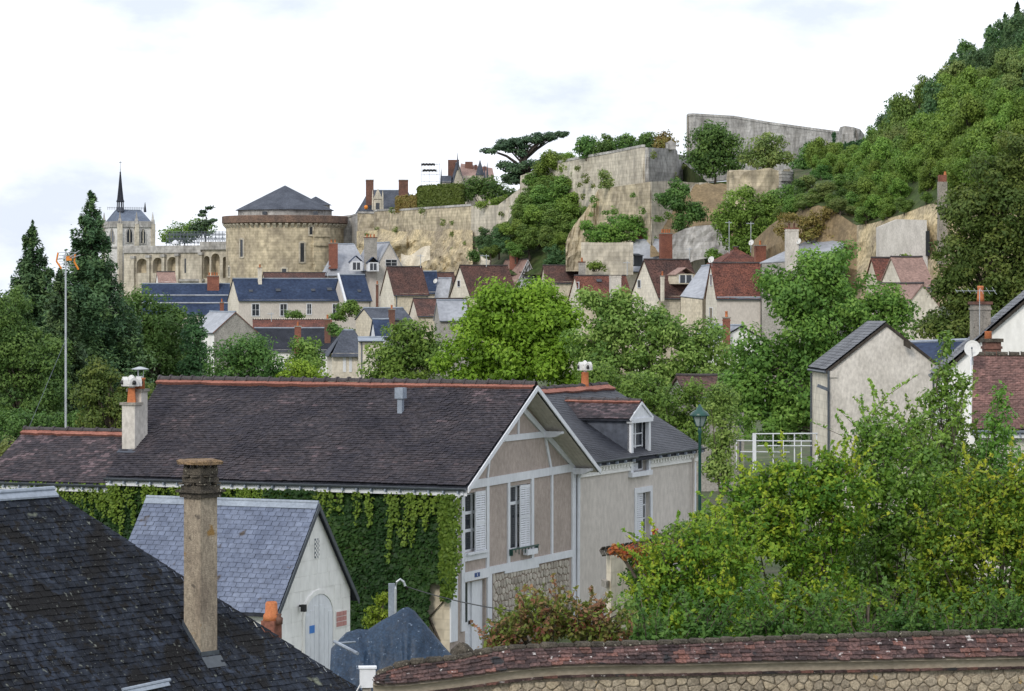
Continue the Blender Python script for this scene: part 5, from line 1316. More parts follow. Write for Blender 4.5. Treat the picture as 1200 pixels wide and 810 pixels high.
# car behind the shrubs
cp = P(836, 575, 112); zb = gz(cp.x, cp.y)
root = thing('parked_car', 'dark parked car mostly hidden behind shrubs near the street lamp', 'car', V((cp.x, cp.y, zb)))
fw_ = V((.35, -.94, 0)).normalized(); sd_ = V((.94, .35, 0)).normalized(); base = V((cp.x, cp.y, zb))
def carloft(secs, name, m, par):
    mb = MB(); n_ = len(secs[0][1]); vv = []
    for (x, prof) in secs: vv += [base+fw_*x+sd_*y+UP*z for y, z in prof]
    F = [(i*n_+k, i*n_+(k+1) % n_, (i+1)*n_+(k+1) % n_, (i+1)*n_+k) for i in range(len(secs)-1) for k in range(n_)] + [tuple(range(n_))[::-1], tuple((len(secs)-1)*n_+k for k in range(n_))]
    mb.add(vv, F); return obj(name, mb, m, par, False)
bpf = lambda w_, h0, h1: [(-w_, h0), (w_, h0), (w_*1.02, (h0+h1)/2), (w_*.94, h1), (-w_*.94, h1), (-w_*1.02, (h0+h1)/2)]
body = carloft([(-2.1, bpf(.7, .35, .75)), (-1.95, bpf(.84, .25, .95)), (-.6, bpf(.86, .22, 1.0)), (1.0, bpf(.86, .22, .98)), (1.9, bpf(.83, .25, .85)), (2.1, bpf(.7, .35, .65))], 'body', M['car'], root)
cpf = lambda w_, h1: [(-w_, .95), (w_, .95), (w_*.8, h1), (-w_*.8, h1)]
carloft([(-1.75, cpf(.74, 1.0)), (-1.2, cpf(.78, 1.46)), (.35, cpf(.78, 1.48)), (1.2, cpf(.76, 1.0))], 'windows', M['glass'], root)
carloft([(-1.3, [(-.62, 1.45), (.62, 1.45), (.58, 1.5), (-.58, 1.5)]), (.4, [(-.62, 1.46), (.62, 1.46), (.58, 1.52), (-.58, 1.52)])], 'roof', M['metal'], root)
for sx in (-1.3, 1.3):
    for sy in (-1, 1):
        c0 = base+fw_*sx+sd_*(sy*.76)+UP*.31; q = MB(); q.tube([c0-sd_*.1, c0+sd_*.1], .31, 16); wh_ = obj('wheel', q, M['rubber'], root); q = MB(); q.tube([c0-sd_*.105, c0+sd_*.105], .19, 12); obj('rim', q, M['metal'], wh_)
for sy in (-1, 1):
    q = MB(); q.cbox(base+fw_*2.0+sd_*(sy*.6)+UP*.7, fw_*.15, sd_*.3, UP*.16); obj('headlight', q, M['lampglass'], root)

# ------------------------------------------------------------------ the town
def solve_th(C, Y, side, gab, W):
    c = P(C[0], C[1], Y); lo, hi = 0.0, 89.0
    def f(t):
        t = math.radians(t); p = c + V((-side*math.sin(t), math.cos(t), 0))*W; return proj(p)[0]
    s = 1 if f(hi) > f(lo) else -1
    for _ in range(50):
        m = (lo+hi)/2
        if (f(m)-gab)*s < 0: lo = m
        else: hi = m
    return (lo+hi)/2
def H(label, C, Y, side, end, gab, ridge, W=8, base=None, th=None, **k):
    if th is None: th = solve_th(C, Y, side, gab, W)
    b = gz(0, Y)-1 if base is None else base
    return house(label, C, Y, th, side, end, gab, ridge, b, **k)
def fdormer(h, x0, x1, yt, yb, Y, wallm='white', roofm='slateblue', frontwin=True, flat=False):
    """small dormer standing on a front roof slope"""
    s = Y/FPX; c = P((x0+x1)/2, yb, Y); w = (x1-x0)*s; ht = (yb-yt)*s; dp = 2.2; u_, v_ = h['u'], h['v']
    if v_.y < 0: v_ = -v_
    mb = MB(); e = ht*(.62 if not flat else .9)
    mb.box(c-u_*w/2, u_*w, v_*dp, UP*e); d = obj('dormer', mb, M[wallm], h['root'])
    mb = MB(); r_ = c+UP*ht-v_*.15
    for s_ in (-1, 1): 
        q = c+u_*(s_*(w/2+.15))+UP*(e-.1)-v_*.15
        mb.prism([r_, r_+v_*(dp+.15), q+v_*(dp+.15), q], V((0, 0, -.08)))
    obj('dormer_roof', mb, M[roofm], d)
    pl = Plane(V((c.x, c.y, 0)) - u_*w/2, u_, -v_)
    mb = MB(); pl.rect(mb, w*.2, w*.8, c.z+e*.12, c.z+e*.88, -.02, .03); o = obj('dormer_window', mb, M['glass'], d)
    for (f0, f1, d1) in ((.47, .53, .05), (.14, .2, .06), (.8, .86, .06)): mb = MB(); pl.rect(mb, w*f0, w*f1, c.z+e*.11, c.z+e*.89, -.02, d1); obj('frame', mb, M['white'], o)
def block(label, quad, base, wallm, roofm, back=4.0, name='town_house', cat='house'):
    """house whose visible roof slope is the given quad (px,py,Y): BL, BR, TR, TL, with a rear slope behind the ridge"""
    BL, BR, TR, TL = [P(*q) for q in quad]; r_ = thing(name, label, cat, V(((BL.x+BR.x+TR.x+TL.x)/4, (BL.y+TR.y)/2, base)))
    bk = ((TL-BL)+(TR-BR))/2; bk.z = 0; bk = bk.normalized()*back; rz_ = min(BL.z, BR.z)-TL.z
    RL, RR = TL+bk+UP*rz_, TR+bk+UP*rz_
    mb = MB(); slope_grid(mb, TL, TR, BR, BL, 8, 4, .05, .12, 3); obj('roof_slope', mb, M[roofm], r_); mb = MB(); slope_grid(mb, TR, TL, RL, RR, 4, 3, .04, .12, 4); obj('roof_slope', mb, M[roofm], r_)
    g = lambda p, d=.15: V((p.x, p.y, p.z-d)); fl = lambda p: V((p.x, p.y, base)); mb = MB()
    i = lambda p, q: p.lerp(q, .03)
    mb.quad(fl(i(BL, BR)), fl(i(BR, BL)), g(i(BR, BL)), g(i(BL, BR))); mb.quad(fl(RR), fl(RL), g(RL), g(RR))
    for a, b, c_ in ((BL, TL, RL), (BR, TR, RR)): 
        o = V(((BL.x+BR.x)/2, (BL.y+BR.y)/2, 0)); a, b, c_ = [p.lerp(V((o.x, p.y, p.z)), .03) for p in (a, b, c_)]
        mb.poly([fl(a), fl(c_), g(c_), g(b), g(a)])
    obj('wall', mb, M[wallm], r_); mb = MB(); mb.tube([TL+UP*.04, TR+UP*.04], .1, 6); obj('ridge_cap', mb, M['zinc'], r_)
    return dict(root=r_)

# long blue-roofed row under the round tower
h = H('long pale house with deep blue slate roof and four windows below the round tower', (280, 351), 470, 1, 405, 267, 326.5, wallm='wingwall', roofm='slateblue', gablem='cream2', sag=.02,
      wins=[(295.5, 356.5, 303.5, 370), (328.5, 356.5, 336, 370), (360, 356.5, 364.5, 368), (390, 356.5, 397, 368)], skylights=[(294, 341, 4, 3), (326, 340, 5, 3.5), (367, 340, 4, 3), (386, 339, 5, 4)])
chimney(h['root'], 302, 307, 313.5, 331, 474, M['cream2'], 1, h['th'])
mb = MB(); pl = h['pu']
a0, a1 = 0, h['L']; pl.rect(mb, a0, a1, h['ze']-.35, h['ze']-.1, 0, .12); obj('cornice', mb, M['white'], h['root'])
h2 = H('shorter blue slate house joined to the long blue-roofed row by a white parapet', (406, 351), 470.5, 1, 435, 394, 322, th=h['th'], Wm=8.6, wallm='wingwall', roofm='slateblue', sag=.02, skylights=[(421, 341, 3.5, 3)])
mb = MB(); g = h2['g']; mb.prism([g(-.35, -.4, h2['ze']-.2), g(-.35, h2['W']/2, h2['zr']+.25), g(-.35, h2['W']/2, h2['zr']-.3), g(-.35, -.4, h2['ze']-.8)], h2['u']*.3); obj('parapet', mb, M['white'], h2['root'])
H('brown-ridged roof just showing behind the long blue-roofed house', (312, 332), 488, 1, 393, 306, 319.5, W=7, wallm='cream', roofm='tilebrown')
h = H('wide blue slate roof with two pale flashing lines beside the conifers', (166, 367), 482, 1, 269, 160, 332.5, th=6, Wm=10, wallm='cream2', roofm='slateblue', sag=.02)
for f in (.42, .68):
    mb = MB(); g = h['g']; a, b = g(-.1, h['W']/2*(1-f), h['ze']+(h['zr']-h['ze'])*(1-f)+.1), g(h['L']+.1, h['W']/2*(1-f), h['ze']+(h['zr']-h['ze'])*(1-f)+.1); mb.tube([a, b], .13, 5); obj('flashing_line', mb, M['slatepale'], h['root'])
chimney(h['root'], 242.5, 257, 323, 333, 487, M['brick'], 4, 6); chimney(h['root'], 257.5, 262.5, 354, 364, 481, M['brick'], 1, 6)
# grey mansion behind
h = H('pale grey slate mansard house with big stacks beside the round tower', (383, 321), 492, 1, 434, 378, 286, th=9, Wm=9, wallm='wingwall', roofm='slatepale', hip=.5, sag=.02)
chimney(h['root'], 385, 396, 284.5, 305, 492, M['brick'], 2, 9); chimney(h['root'], 426.5, 442, 278, 306, 489, M['greystone'], 3, 9, capm=M['brickdark'])
fdormer(h, 410.5, 425, 299.5, 317.5, 489); fdormer(h, 431, 444, 301, 318, 487)
h = H('pale gabled house with wide attic window against the castle rock', (441, 311), 489, -1, 0, 471, 284, th=64, Lm=9, wallm='wingwall', roofm='slatepale', gablem='greyrender', gwins=[(452, 304.5, 465, 311.5, 1)], over=.5)
# brown roofs
h = H('cream gabled house with brown tile roof below the castle rock', (462, 344), 440, 1, 502, 446, 312.5, W=7.5, wallm='cream', gablem='cream2')
mb = MB(); p = h['pu'].w(.3, 0, .12); mb.tube([V((p.x, p.y, h['ze']-.1)), V((p.x, p.y, h['ze']-4))], .06, 6); obj('downpipe', mb, M['steel'], h['root'])
h = H('small blue slate roof squeezed behind the cream brown-roofed house', (497, 342), 452, 1, 514, 491, 318, W=6, wallm='cream2', roofm='slateblue')
H('low brown roof at the foot of the castle rock', (508, 337), 468, 1, 534, 503, 319.5, W=7)
H('narrow pale metal roof next to the small blue slate roof', (523, 354), 447, -1, 509, 534, 326, W=5, wallm='cream2', roofm='slatepale')
dish(510.5, 329.5, 449, 3, 'white satellite dish above the small blue slate roof')
h = H('cream gable with slit window under a long brown tile roof', (551, 345), 430, 1, 606, 528, 311, W=8, wallm='cream', gablem='cream2', gwins=[(536.3, 329, 539.3, 336)], vergem='barkdark')
h = H('half-timbered gable house with red brick stack', (607, 328), 442, -1, 0, 629.5, 304, th=60, Lm=6.5, wallm='cream2', roofm='tilepink', gablem='white', vergem='white', over=.4)
chimney(h['root'], 597, 609, 291.5, 305, 445, M['brick'], 2, -20)
pgx = h['pg']
for (p, q) in (((612.5, 326), (612.5, 316)), ((616, 326), (616, 311)), ((620, 326), (620, 308)), ((624, 326), (624, 314)), ((608, 319), (628, 318.5)), ((613, 326), (619, 311)), ((626, 325), (621, 311))):
    a, b = pgx.at(*p), pgx.at(*q); A_, B_ = pgx.w(*a, .03), pgx.w(*b, .03); mb = MB(); mb.tube([A_, B_], .07, 4); obj('timber', mb, M['barkdark'], h['root'])
H('low brown roof house with cream gable in front of the downpiped gable', (490, 369), 390, 1, 552, 480, 350, W=7, wallm='cream', gablem='cream2')
H('outbuilding with bright corrugated metal roof', (516, 374), 375, 1, 549, 509, 352, W=5.5, wallm='greystone', roofm='slatepale', sag=.01)
mb = None
H('long low tufa-coloured roof at the foot of the leafy bank', (566, 318), 455, 1, 618, 562, 300, W=6, wallm='cream2', roofm='castle_pale')
H('brown roof with clay ridge beside the half-timbered gable', (640, 330), 425, 1, 706, 634, 311, W=7, wallm='cream')
# centre right
h = H('dark red tile roof with a broad rendered stack', (682, 352), 380, 1, 741, 666, 323, W=7.5, wallm='cream', roofm='tilered', gablem='cream2', skylights=[(702, 329, 5.5, 3.5)], gwins=[(676, 331, 678.5, 338)])
chimney(h['root'], 714, 728, 322, 345, 377, M['greyrender'], 0, h['th'])
chimney(h['root'], 678, 686, 306.5, 322, 386, M['greystone'], 1, h['th'], capm=M['brickdark'])
h = H('tall cream gable with dark brown roof and side dormer', (772, 347), 370, 1, 824, 739, 304, W=8, wallm='cream', roofm='tilebrown', gablem='cream2', gwins=[(747.5, 328.5, 751, 337)], vergem='barkdark')
fdormer(h, 791, 816, 313.5, 333, 371, 'cream', 'tilepink'); chimney(h['root'], 774, 778.5, 323, 340, 369, M['cream2'], 1, h['th'])
h = H('pale slate house with two red brick stacks under the bastion', (764, 316), 402, -1, 725, 797, 281, W=8.5, wallm='cream', roofm='slatepale', gablem='whitewall', sag=.02, gwins=[(787, 297, 789.5, 302)])
chimney(h['root'], 740.5, 754, 274.5, 290, 408, M['brick'], 2, 15); chimney(h['root'], 772.5, 788, 273, 291, 402, M['brick'], 4, 15)
fdormer(h, 733.5, 745, 297, 312, 400, 'zincdark', 'zincdark', flat=True)
h = H('small blue slate roof with cream gable right of the brick stacks', (812, 303), 405, -1, 797, 826, 292, W=6, wallm='cream', roofm='slateblue')
chimney(h['root'], 797, 807, 294, 302, 403, M['brick'], 2, 10)
block('pale roof with a skylight beside the tall dark red roof', [(797, 347, 352), (824, 350, 349), (832, 311, 357), (822, 312, 358)], 4, 'cream', 'slatepale', 3)
h = H('tall cream house with dark red old tile roof', (840, 347.5), 330, 1, 914, 827, 308, W=8, wallm='wingwall', roofm='tilered', gablem='cream2', gwins=[(832.3, 322, 834.6, 334), (831.5, 361, 835.3, 378)], sag=.1)
mb = MB(); h['pu'].rect(mb, 0, h['L'], h['ze']-.42, h['ze']-.02, 0, .15); obj('cornice', mb, M['zinc'], h['root'])
chimney(h['root'], 908, 912.5, 303, 311, 333, M['brick'], 0, 5)
dish(833.5, 304.5, 331, 4.2, 'grey satellite dish at the ridge end of the tall red roof')
h = H('hipped orange-brown roof with brick stack behind the tall red roof', (846, 307), 352, 1, 894, 842, 289.5, th=8, Wm=7.5, wallm='cream', roofm='tilered', hip=.75)
chimney(h['root'], 884, 897.5, 287, 306, 350, M['brick'], 1, 8)
dish(880.5, 284.5, 349, 3.6, 'white satellite dish on the brick stack of the hipped roof')
aerial(880, 262, 350, 34, 9, 'thin television mast over the hipped orange roof'); aerial(854.5, 261, 352, 36, 8, 'second television mast left of the hipped orange roof')
h = block('broad blue-grey zinc roof rising towards the rock face', [(890, 308, 330), (978, 302, 324), (1004.5, 269, 336), (944, 283, 337)], 5, 'greystone', 'slatepale', 4)
chimney(h['root'], 920, 935.5, 267, 303, 327, M['greyrender'], 2, 6, potm=M['brickdark'], capm=M['brick']); dish(936, 283, 327, 3.6, 'white satellite dish on the broad zinc roof stack')
h = H('bright red tiled cottage roof below the quarry face', (1029, 327), 302, 1, 1063, 1026, 302, th=4, Wm=6.5, wallm='cream', roofm='tilered')
H('faded pink roof in front of the quarry face', (1059, 334), 290, 1, 1094, 1054, 301, th=12, Wm=7, wallm='cream2', roofm='tilepink')
H('dark brown roof tucked between the red and pink cottages', (1058, 322), 308, 1, 1075, 1055, 307, th=6, Wm=5, wallm='cream', roofm='tilebrown')
H('cream gable half hidden behind the dark olive tree', (1062, 356), 262, -1, 0, 1100, 332, th=66, Lm=7, wallm='cream2', roofm='tilepink')
h = H('white gable with blue-grey roof and small brick chimney among the trees', (838, 399), 262, -1, 0, 898, 381.5, th=68, Lm=6, wallm='whitewall', roofm='slatepale', gwins=[(878, 395, 881, 401)], vergem='black', over=.4)
chimney(h['root'], 847, 855.5, 371.5, 396, 262, M['brick'], 1, 0)
H('brown tiled roof glimpsed through the pale trees behind the lamp', (806, 463), 172, 1, 872, 801, 440, th=6, Wm=7, wallm='greystone', roofm='tilebrown')
# left middle
h = H('stone gable with pale sheet roof among the left trees', (251, 388), 372, -1, 0, 300, 365.5, th=58, Lm=7, wallm='whitewall', roofm='slatepale', gablem='greystone', vergem='brickdark')
h = H('red tiled roof with white mortared ridge', (297, 385), 402, 1, 389, 292, 374.5, th=5, Wm=7, wallm='cream', roofm='tilered')
mb = MB(); g = h['g']
for k in range(34): p = g(h['L']*(k+.5)/34, h['W']/2, h['zr']+.1); mb.cbox(p, h['u']*.16, h['v']*.3, UP*.14)
obj('mortar_dab', mb, M['cream2'], h['root'])['kind'] = 'stuff'
h = H('dark slate roofed house in front of the red tiled roof', (299, 410), 376, 1, 395, 294, 384.5, th=5, Wm=8, wallm='whitewall', roofm='slatedark')
chimney(h['root'], 345, 353, 382, 402, 373, M['brick'], 1, 5); chimney(h['root'], 380, 387.5, 373.5, 396, 378, M['brickdark'], 1, 5)
h = H('white house with low slate hip roof behind the creeper house ridge', (389, 414), 330, 1, 434, 384, 387, th=8, Wm=7, wallm='cream2', roofm='slate', hip=.45, over=.45)
for x in (402, 409):
    a0, a1, z0, z1 = h['pu'].pxrect(x, 417, x+3.5, 436); mb = MB(); h['pu'].rect(mb, a0, a1, z0, z1, 0, .05); obj('shutter', mb, M['white'], h['root'])
h = H('tall white block with flat zinc top behind the creeper house ridge', (421, 399), 322, 1, 449, 419.5, 395.5, th=4, Wm=6, wallm='cream2', roofm='zinc', sag=0, over=.35)
mb = MB(); p = h['pu'].w(.25, 0, .1); mb.tube([V((p.x, p.y, h['ze'])), V((p.x, p.y, h['ze']-5))], .06, 6); obj('downpipe', mb, M['steel'], h['root'])
H('little blue slate roof with white cheek on the flat-topped block', (441, 394), 330, 1, 458, 438, 374, th=10, Wm=5, wallm='white', roofm='slateblue', base=6)
h = H('ochre stone gable wall below the blue-roofed row', (437, 374), 385, 1, 482, 417, 361, W=8, wallm='greystone', gablem='cream', roofm='slate'); chimney(h['root'], 455, 463, 362, 372, 384, M['brickdark'], 1, 10)
chimney(h['root'], 440.5, 443.5, 333, 352, 470, M['brickdark'], 1, 0)

# ------------------------------------------------------------------ nearer houses on the right
h = H('tall grey rendered gable house with slate roof and corner drainpipe', (971, 432), 140, -1, 0, 1106, 378.5, th=86, Lm=4.6, wallm='cream2', gablem='greyrender', roofm='slatedark', over=.12, gover=.08, sag=.01, vergem='barkdark', base=.3, ridgecap=False)
g = h['g']; W_, L_ = h['W'], h['L']
T, tn, n = tiles(g(L_+.1, W_/2, h['zr']+.03), g(-.1, W_/2, h['zr']+.03), g(-.1, -.14, h['ze']-.05), g(L_+.1, -.14, h['ze']-.05), .3, .2, .02, seed=41)
tilemesh('slate_field', T, tn, n, .02, M['t_grey'], h['root'])
mb = MB(); mb.tube([g(-.1, -.02, h['ze']-.1), g(-.1, -.02, .4)], .055, 8); obj('downpipe', mb, M['zincdark'], h['root'])
mb = MB(); p = P(966, 456, 139.6); mb.tube([p+V((.2, .1, -.1)), p], .03, 6); mb.cbox(p+V((-.1, -.05, .08)), V((.45, 0, -.18)), V((0, .2, 0)), V((.06, 0, .14))); obj('wall_lamp', mb, M['steel'], h['root'])
mb = MB(); p = P(1063, 404, 139.8); mb.cbox(p, V((.3, 0, -.15)), V((0, .3, 0)), V((0, 0, .25))); obj('purlin_end', mb, M['barkdark'], h['root'])
mb = MB(); a = g(-.02, .02, h['ze']-.42); mb.box(a-h['u']*.0, h['v']*.4, -h['u']*.05, UP*.3); obj('corbel', mb, M['greyrender'], h['root'])
h = H('big white gable with long slate verge and slender aerial stack', (1102, 437), 126, -1, 0, 1430, 296, th=96, Lm=6, wallm='whitewall', roofm='slatedark', over=.2, gover=.15, sag=.01, vergem='barkdark', base=.3, ridgecap=False)
g = h['g']; W_, L_ = h['W'], h['L']
T, tn, n = tiles(g(L_+.1, W_/2, h['zr']+.03), g(-.2, W_/2, h['zr']+.03), g(-.2, -.22, h['ze']-.1), g(L_+.1, -.22, h['ze']-.1), .3, .22, .02, seed=43)
tilemesh('slate_field', T, tn, n, .02, M['t_grey'], h['root'])
ch = chimney(h['root'], 1137.5, 1160, 353.5, 402, 127.5, M['concrete'], 0, 8, depth=.6, capm=M['brickdark'])
p = P(1149, 352, 127.8); mb = MB(); mb.lathe(p, [(.17, -.05), (.15, .12), (.13, .5), (.15, .56), (.12, .62)], 12); obj('chimney_pot', mb, M['terracotta'], ch, True)
aerial(1148, 341, 127, 60, 50, 'silver television aerial strapped to the slender stack')
h = block('low blue slate link roof between the grey gable and the white gable', [(1068, 436, 148), (1120, 436, 146), (1142, 399, 152), (1064, 402, 153)], .3, 'wingwall', 'slateblue', 3)
h = H('house with purplish brown flat-tile roof and zinc gutter', (1143, 498), 100, 1, 1330, 1139.5, 417.5, th=-9.5, Wm=6.4, wallm='greyrender', roofm='slatedark', over=.2, gover=.12, sag=.01, base=.3, ridgecap=False)
g = h['g']; W_, L_ = h['W'], h['L']
T, tn, n = tiles(g(-.12, W_/2, h['zr']+.03), g(L_+.1, W_/2, h['zr']+.03), g(L_+.1, -.22, h['ze']-.14), g(-.12, -.22, h['ze']-.14), .17, .10, .016, jit=1.2, seed=44)
tilemesh('tile_field', T, tn, n, .016, M['t_far'], h['root'])
for k in range(14):
    mb = MB(); a, b = g(-.1+k*.4, W_/2, h['zr']+.05), g(-.1+(k+.92)*.4, W_/2, h['zr']+.05); mb.tube([a, a.lerp(b, .15), b], [.13, .11, .10], 8); obj('ridge_tile', mb, M['mossy'], h['root'])
gutter(g(-.12, -.24, h['ze']-.18), g(L_+.1, -.24, h['ze']-.18), -h['v'], h['root'], M['zinc'], True, 12, .08)
mb = MB(); mb.box(g(-.16, -.2, h['ze']-.3), h['v']*(W_/2+.2)+UP*(h['zr']-h['ze']+.25), -h['u']*.04, UP*.3); obj('verge', mb, M['white'], h['root'])
ch = chimney(h['root'], 1152, 1172, 397, 417, 104, M['brickdark'], 0, 5, capm=M['mossy']); p = P(1158, 397, 104.3); mb = MB(); mb.lathe(p, [(.14, -.05), (.12, .22), (.14, .26)], 10); obj('chimney_pot', mb, M['terracotta'], ch, True)
dish(1139.5, 409, 102, 10.5, 'large white satellite dish beside the brown flat-tile roof', az=-12)
# white railing along the lane
root = thing('railing', 'white tubular railing beside the tall grey gable', 'railing', P(910, 545, 136))
for (x0, x1, y0, y1) in ((885, 958, 508.5, 508), (863, 951, 516.5, 517), (888, 951, 522.5, 522.5), (868, 925, 529.5, 530)):
    mb = MB(); mb.tube([P(x0, y0, 136), P(x1, y1, 137.5)], .03, 6); obj('rail', mb, M['white'], root)
for x, t, y0 in ((863, .05, 514), (884, .16, 508), (906, .05, 509), (918, .04, 516), (931, .05, 509), (939, .04, 516), (957, .05, 508)):
    mb = MB(); a = P(x, y0, 136+(x-863)/60); b = P(x, 552, 136+(x-863)/60); mb.cbox((a+b)/2, V((t, 0, 0)), V((0, t, 0)), UP*(a.z-b.z)); obj('post', mb, M['white'], root)

for (x, y, Y, hp_, wp_, lb_) in ((493, 300, 442, 14, 8, 'small aerial over the downpiped cream gable roof'), (384, 312, 474, 12, 8, 'small aerial on the long blue-roofed row'), (570, 300, 432, 13, 8, 'small aerial over the slit-windowed gable roof'), (735, 308, 381, 15, 8, 'small aerial beside the broad rendered stack'), (318, 368, 402, 9, 8, 'small aerial on the red roof with mortared ridge'), (808, 292, 371, 13, 8, 'small aerial on the dormered dark brown roof')):
    aerial(x, y, Y, hp_, wp_, lb_)

# ------------------------------------------------------------------ castle
def wallstrip(name, label, pts, thick, m, parent=None, sub=3, rows=5, rough=.25, cap=None, cat='wall', seed=1):
    """masonry wall following (px, ytop, ybot, Y) points, uneven face, solid back"""
    r = random.Random(seed); cols = []
    for i in range(len(pts)-1):
        for k in range(sub): f = k/sub; cols.append([a+(b-a)*f for a, b in zip(pts[i], pts[i+1])])
    cols.append(list(pts[-1])); mb = MB(); n = rows+1; vv = []
    for (x, yt, yb, Y) in cols:
        for j in range(n):
            f = j/rows; bat = (1-f)*rough*.4; p = P(x, yb+(yt-yb)*f, Y); p.y -= bat*2+r.uniform(-rough, rough)*(0 < j < rows); vv.append(p)
        p = P(x, yt, Y); q = P(x, yb, Y); vv += [V((p.x*(1+thick/Y), Y+thick, p.z)), V((q.x*(1+thick/Y), Y+thick, q.z))]
    w = n+2; F = []
    for i in range(len(cols)-1):
        a, b = i*w, (i+1)*w
        for j in range(n-1): F.append((a+j, b+j, b+j+1, a+j+1))
        F += [(a+n-1, b+n-1, b+n, a+n), (a+n, b+n, b+n+1, a+n+1)]
    F += [tuple(range(w))[::1], tuple((len(cols)-1)*w+k for k in range(w))[::-1]]
    mb.add(vv, F)
    if parent is None:
        c0 = cols[len(cols)//2]; parent = thing(name, label, cat, P(c0[0], c0[2], c0[3])); nm = 'masonry'
    else: nm = name
    o = obj(nm, mb, m, parent)
    if cap:
        mb = MB()
        for i in range(len(cols)-1):
            a, b = P(cols[i][0], cols[i][1], cols[i][3]), P(cols[i+1][0], cols[i+1][1], cols[i+1][3])
            mb.box(a+V((0, -.25, .0)), b-a, V((0, thick+.4, 0)), UP*.35)
        obj('coping', mb, cap, parent)['kind'] = 'stuff'
    return parent
def terrace(name, pts, back, m):
    mb = MB(); vv = []
    for (x, y, Y) in pts: p = P(x, y, Y); vv += [p, V((p.x*back/Y, back, p.z)), V((p.x, p.y, 4)), V((p.x*back/Y, back, 4))]
    mb.add(vv, [f for i in range(len(pts)-1) for f in ((4*i, 4*i+4, 4*i+5, 4*i+1), (4*i+2, 4*i+6, 4*i+4, 4*i))]); return tag(obj(name, mb, m), kind='structure')
# --- round tower
Yt = 556; tc_ = P(334, 0, Yt); Rt = 69*Yt/FPX; tz = lambda y, d=0: CAMH+(HY-y)*(Yt-Rt+d)/FPX
root = thing('round_tower', 'massive round castle tower of yellow limestone with low dark conical roof', 'tower', V((tc_.x, tc_.y, 6)))
c0 = V((tc_.x, tc_.y, 0)); mb = MB()
prof = [(Rt*1.015, 5), (Rt*1.008, 12), (Rt, tz(300)), (Rt*.998, tz(266)), (Rt*.998, tz(261))]
mb.lathe(c0, prof, 56); obj('shaft', mb, M['castle'], root, False)
mb = MB(); mb.lathe(c0, [(Rt+.1, tz(261.5)), (Rt+.75, tz(260.5)), (Rt+.75, tz(252.5)), (Rt+.55, tz(252)), (Rt-.6, tz(252)), (Rt-.6, tz(258))], 56); obj('parapet', mb, M['parapet'], root)
mb = MB()
for k in range(64):
    g_ = 2*math.pi*k/64; d = V((math.cos(g_), math.sin(g_), 0)); s_ = V((-d.y, d.x, 0)); p = c0+d*(Rt-.05)
    mb.prism([p-s_*.28+UP*tz(261.5), p-s_*.28+d*.72+UP*tz(261.5), p-s_*.28+d*.6+UP*tz(263), p-s_*.28+UP*tz(267)], s_*.56)
obj('corbel_table', mb, M['castle_pale'], root)['kind'] = 'stuff'
def radial_window(x, y0, y1, wpx, surround=M['castle_pale'], arch=True):
    k = (x-600)/FPX; # ray hits cylinder front
    d = V((k, 1, 0)); a = d.dot(d); b = -2*d.dot(c0); cc = c0.dot(c0)-(Rt+.02)**2; t = (-b-math.sqrt(max(0, b*b-4*a*cc)))/(2*a); p = d*t
    n_ = (p-c0).normalized(); s_ = V((-n_.y, n_.x, 0)); w = wpx*t/FPX/max(.35, abs(s_.x)); z0, z1 = CAMH+(HY-y1)*t/FPX, CAMH+(HY-y0)*t/FPX; pl = Plane(V((p.x, p.y, 0)), s_, n_)
    mb = MB()
    for (a0, a1, q0, q1) in ((-w*.85, -w*.5, z0-.2, z1+.2), (w*.5, w*.85, z0-.2, z1+.2), (-w*.5, w*.5, z1, z1+.35), (-w*.5, w*.5, z0-.3, z0)): pl.rect(mb, a0, a1, q0, q1, -.3, .14)
    wn_ = obj('window', mb, surround, root); mb = MB(); pl.rect(mb, -w*.5, w*.5, z0, z1, -.3, .05); obj('pane', mb, M['glass'], wn_)
radial_window(283.5, 281, 301, 3.5); radial_window(354, 285, 307, 4.5); radial_window(364.2, 266, 275, 3.6); radial_window(269, 313, 324, 2); radial_window(333, 315, 319, 5)
mb = MB()   # rough stepped buttress
for k in range(17):
    z0, z1 = tz(327-k*3.55), tz(327-(k+1)*3.55)+.02; g0 = -1.02+R.uniform(-.015, .015); g1 = -.69+R.uniform(-.02, .02); rr_ = Rt+.35+R.uniform(0, .35)+(16-k)*.03; pts = []
    for t in np.linspace(g0, g1, 6): pts.append(c0+V((math.cos(t), math.sin(t), 0))*rr_+UP*z0)
    for t in np.linspace(g1, g0, 6): pts.append(c0+V((math.cos(t), math.sin(t), 0))*(Rt-.3)+UP*z0)
    q = MB(); q.prism(pts, UP*(z1-z0)); o = obj('buttress_course', q, M['castle'], root)
mb = MB(); ey = 247; ez_ = CAMH+(HY-247)*Yt/FPX; Re = 57*Yt/FPX
mb.lathe(c0, [(Re*.97, tz(254)), (Re*.97, ez_+.1)], 16); obj('attic_drum', mb, M['castle_grey'], root)
mb = MB(); mb.lathe(c0, [(Re*1.03, ez_), (Re*.55, ez_+(CAMH+(HY-217.5)*Yt/FPX-ez_)*.47), (.06, CAMH+(HY-217.5)*Yt/FPX)], 16); obj('cone_roof', mb, M['slate'], root)
for x in (310, 370):
    mb = MB(); p = P(x, 249.8, Yt-Re*.93); mb.cbox(p, V((.8, 0, 0)), V((0, .5, 0)), UP*.6); obj('attic_window', mb, M['glass'], root)
tp_ = P(370, 0, Yt+4); mb = MB(); zz = lambda y: CAMH+(HY-y)*(Yt+4)/FPX
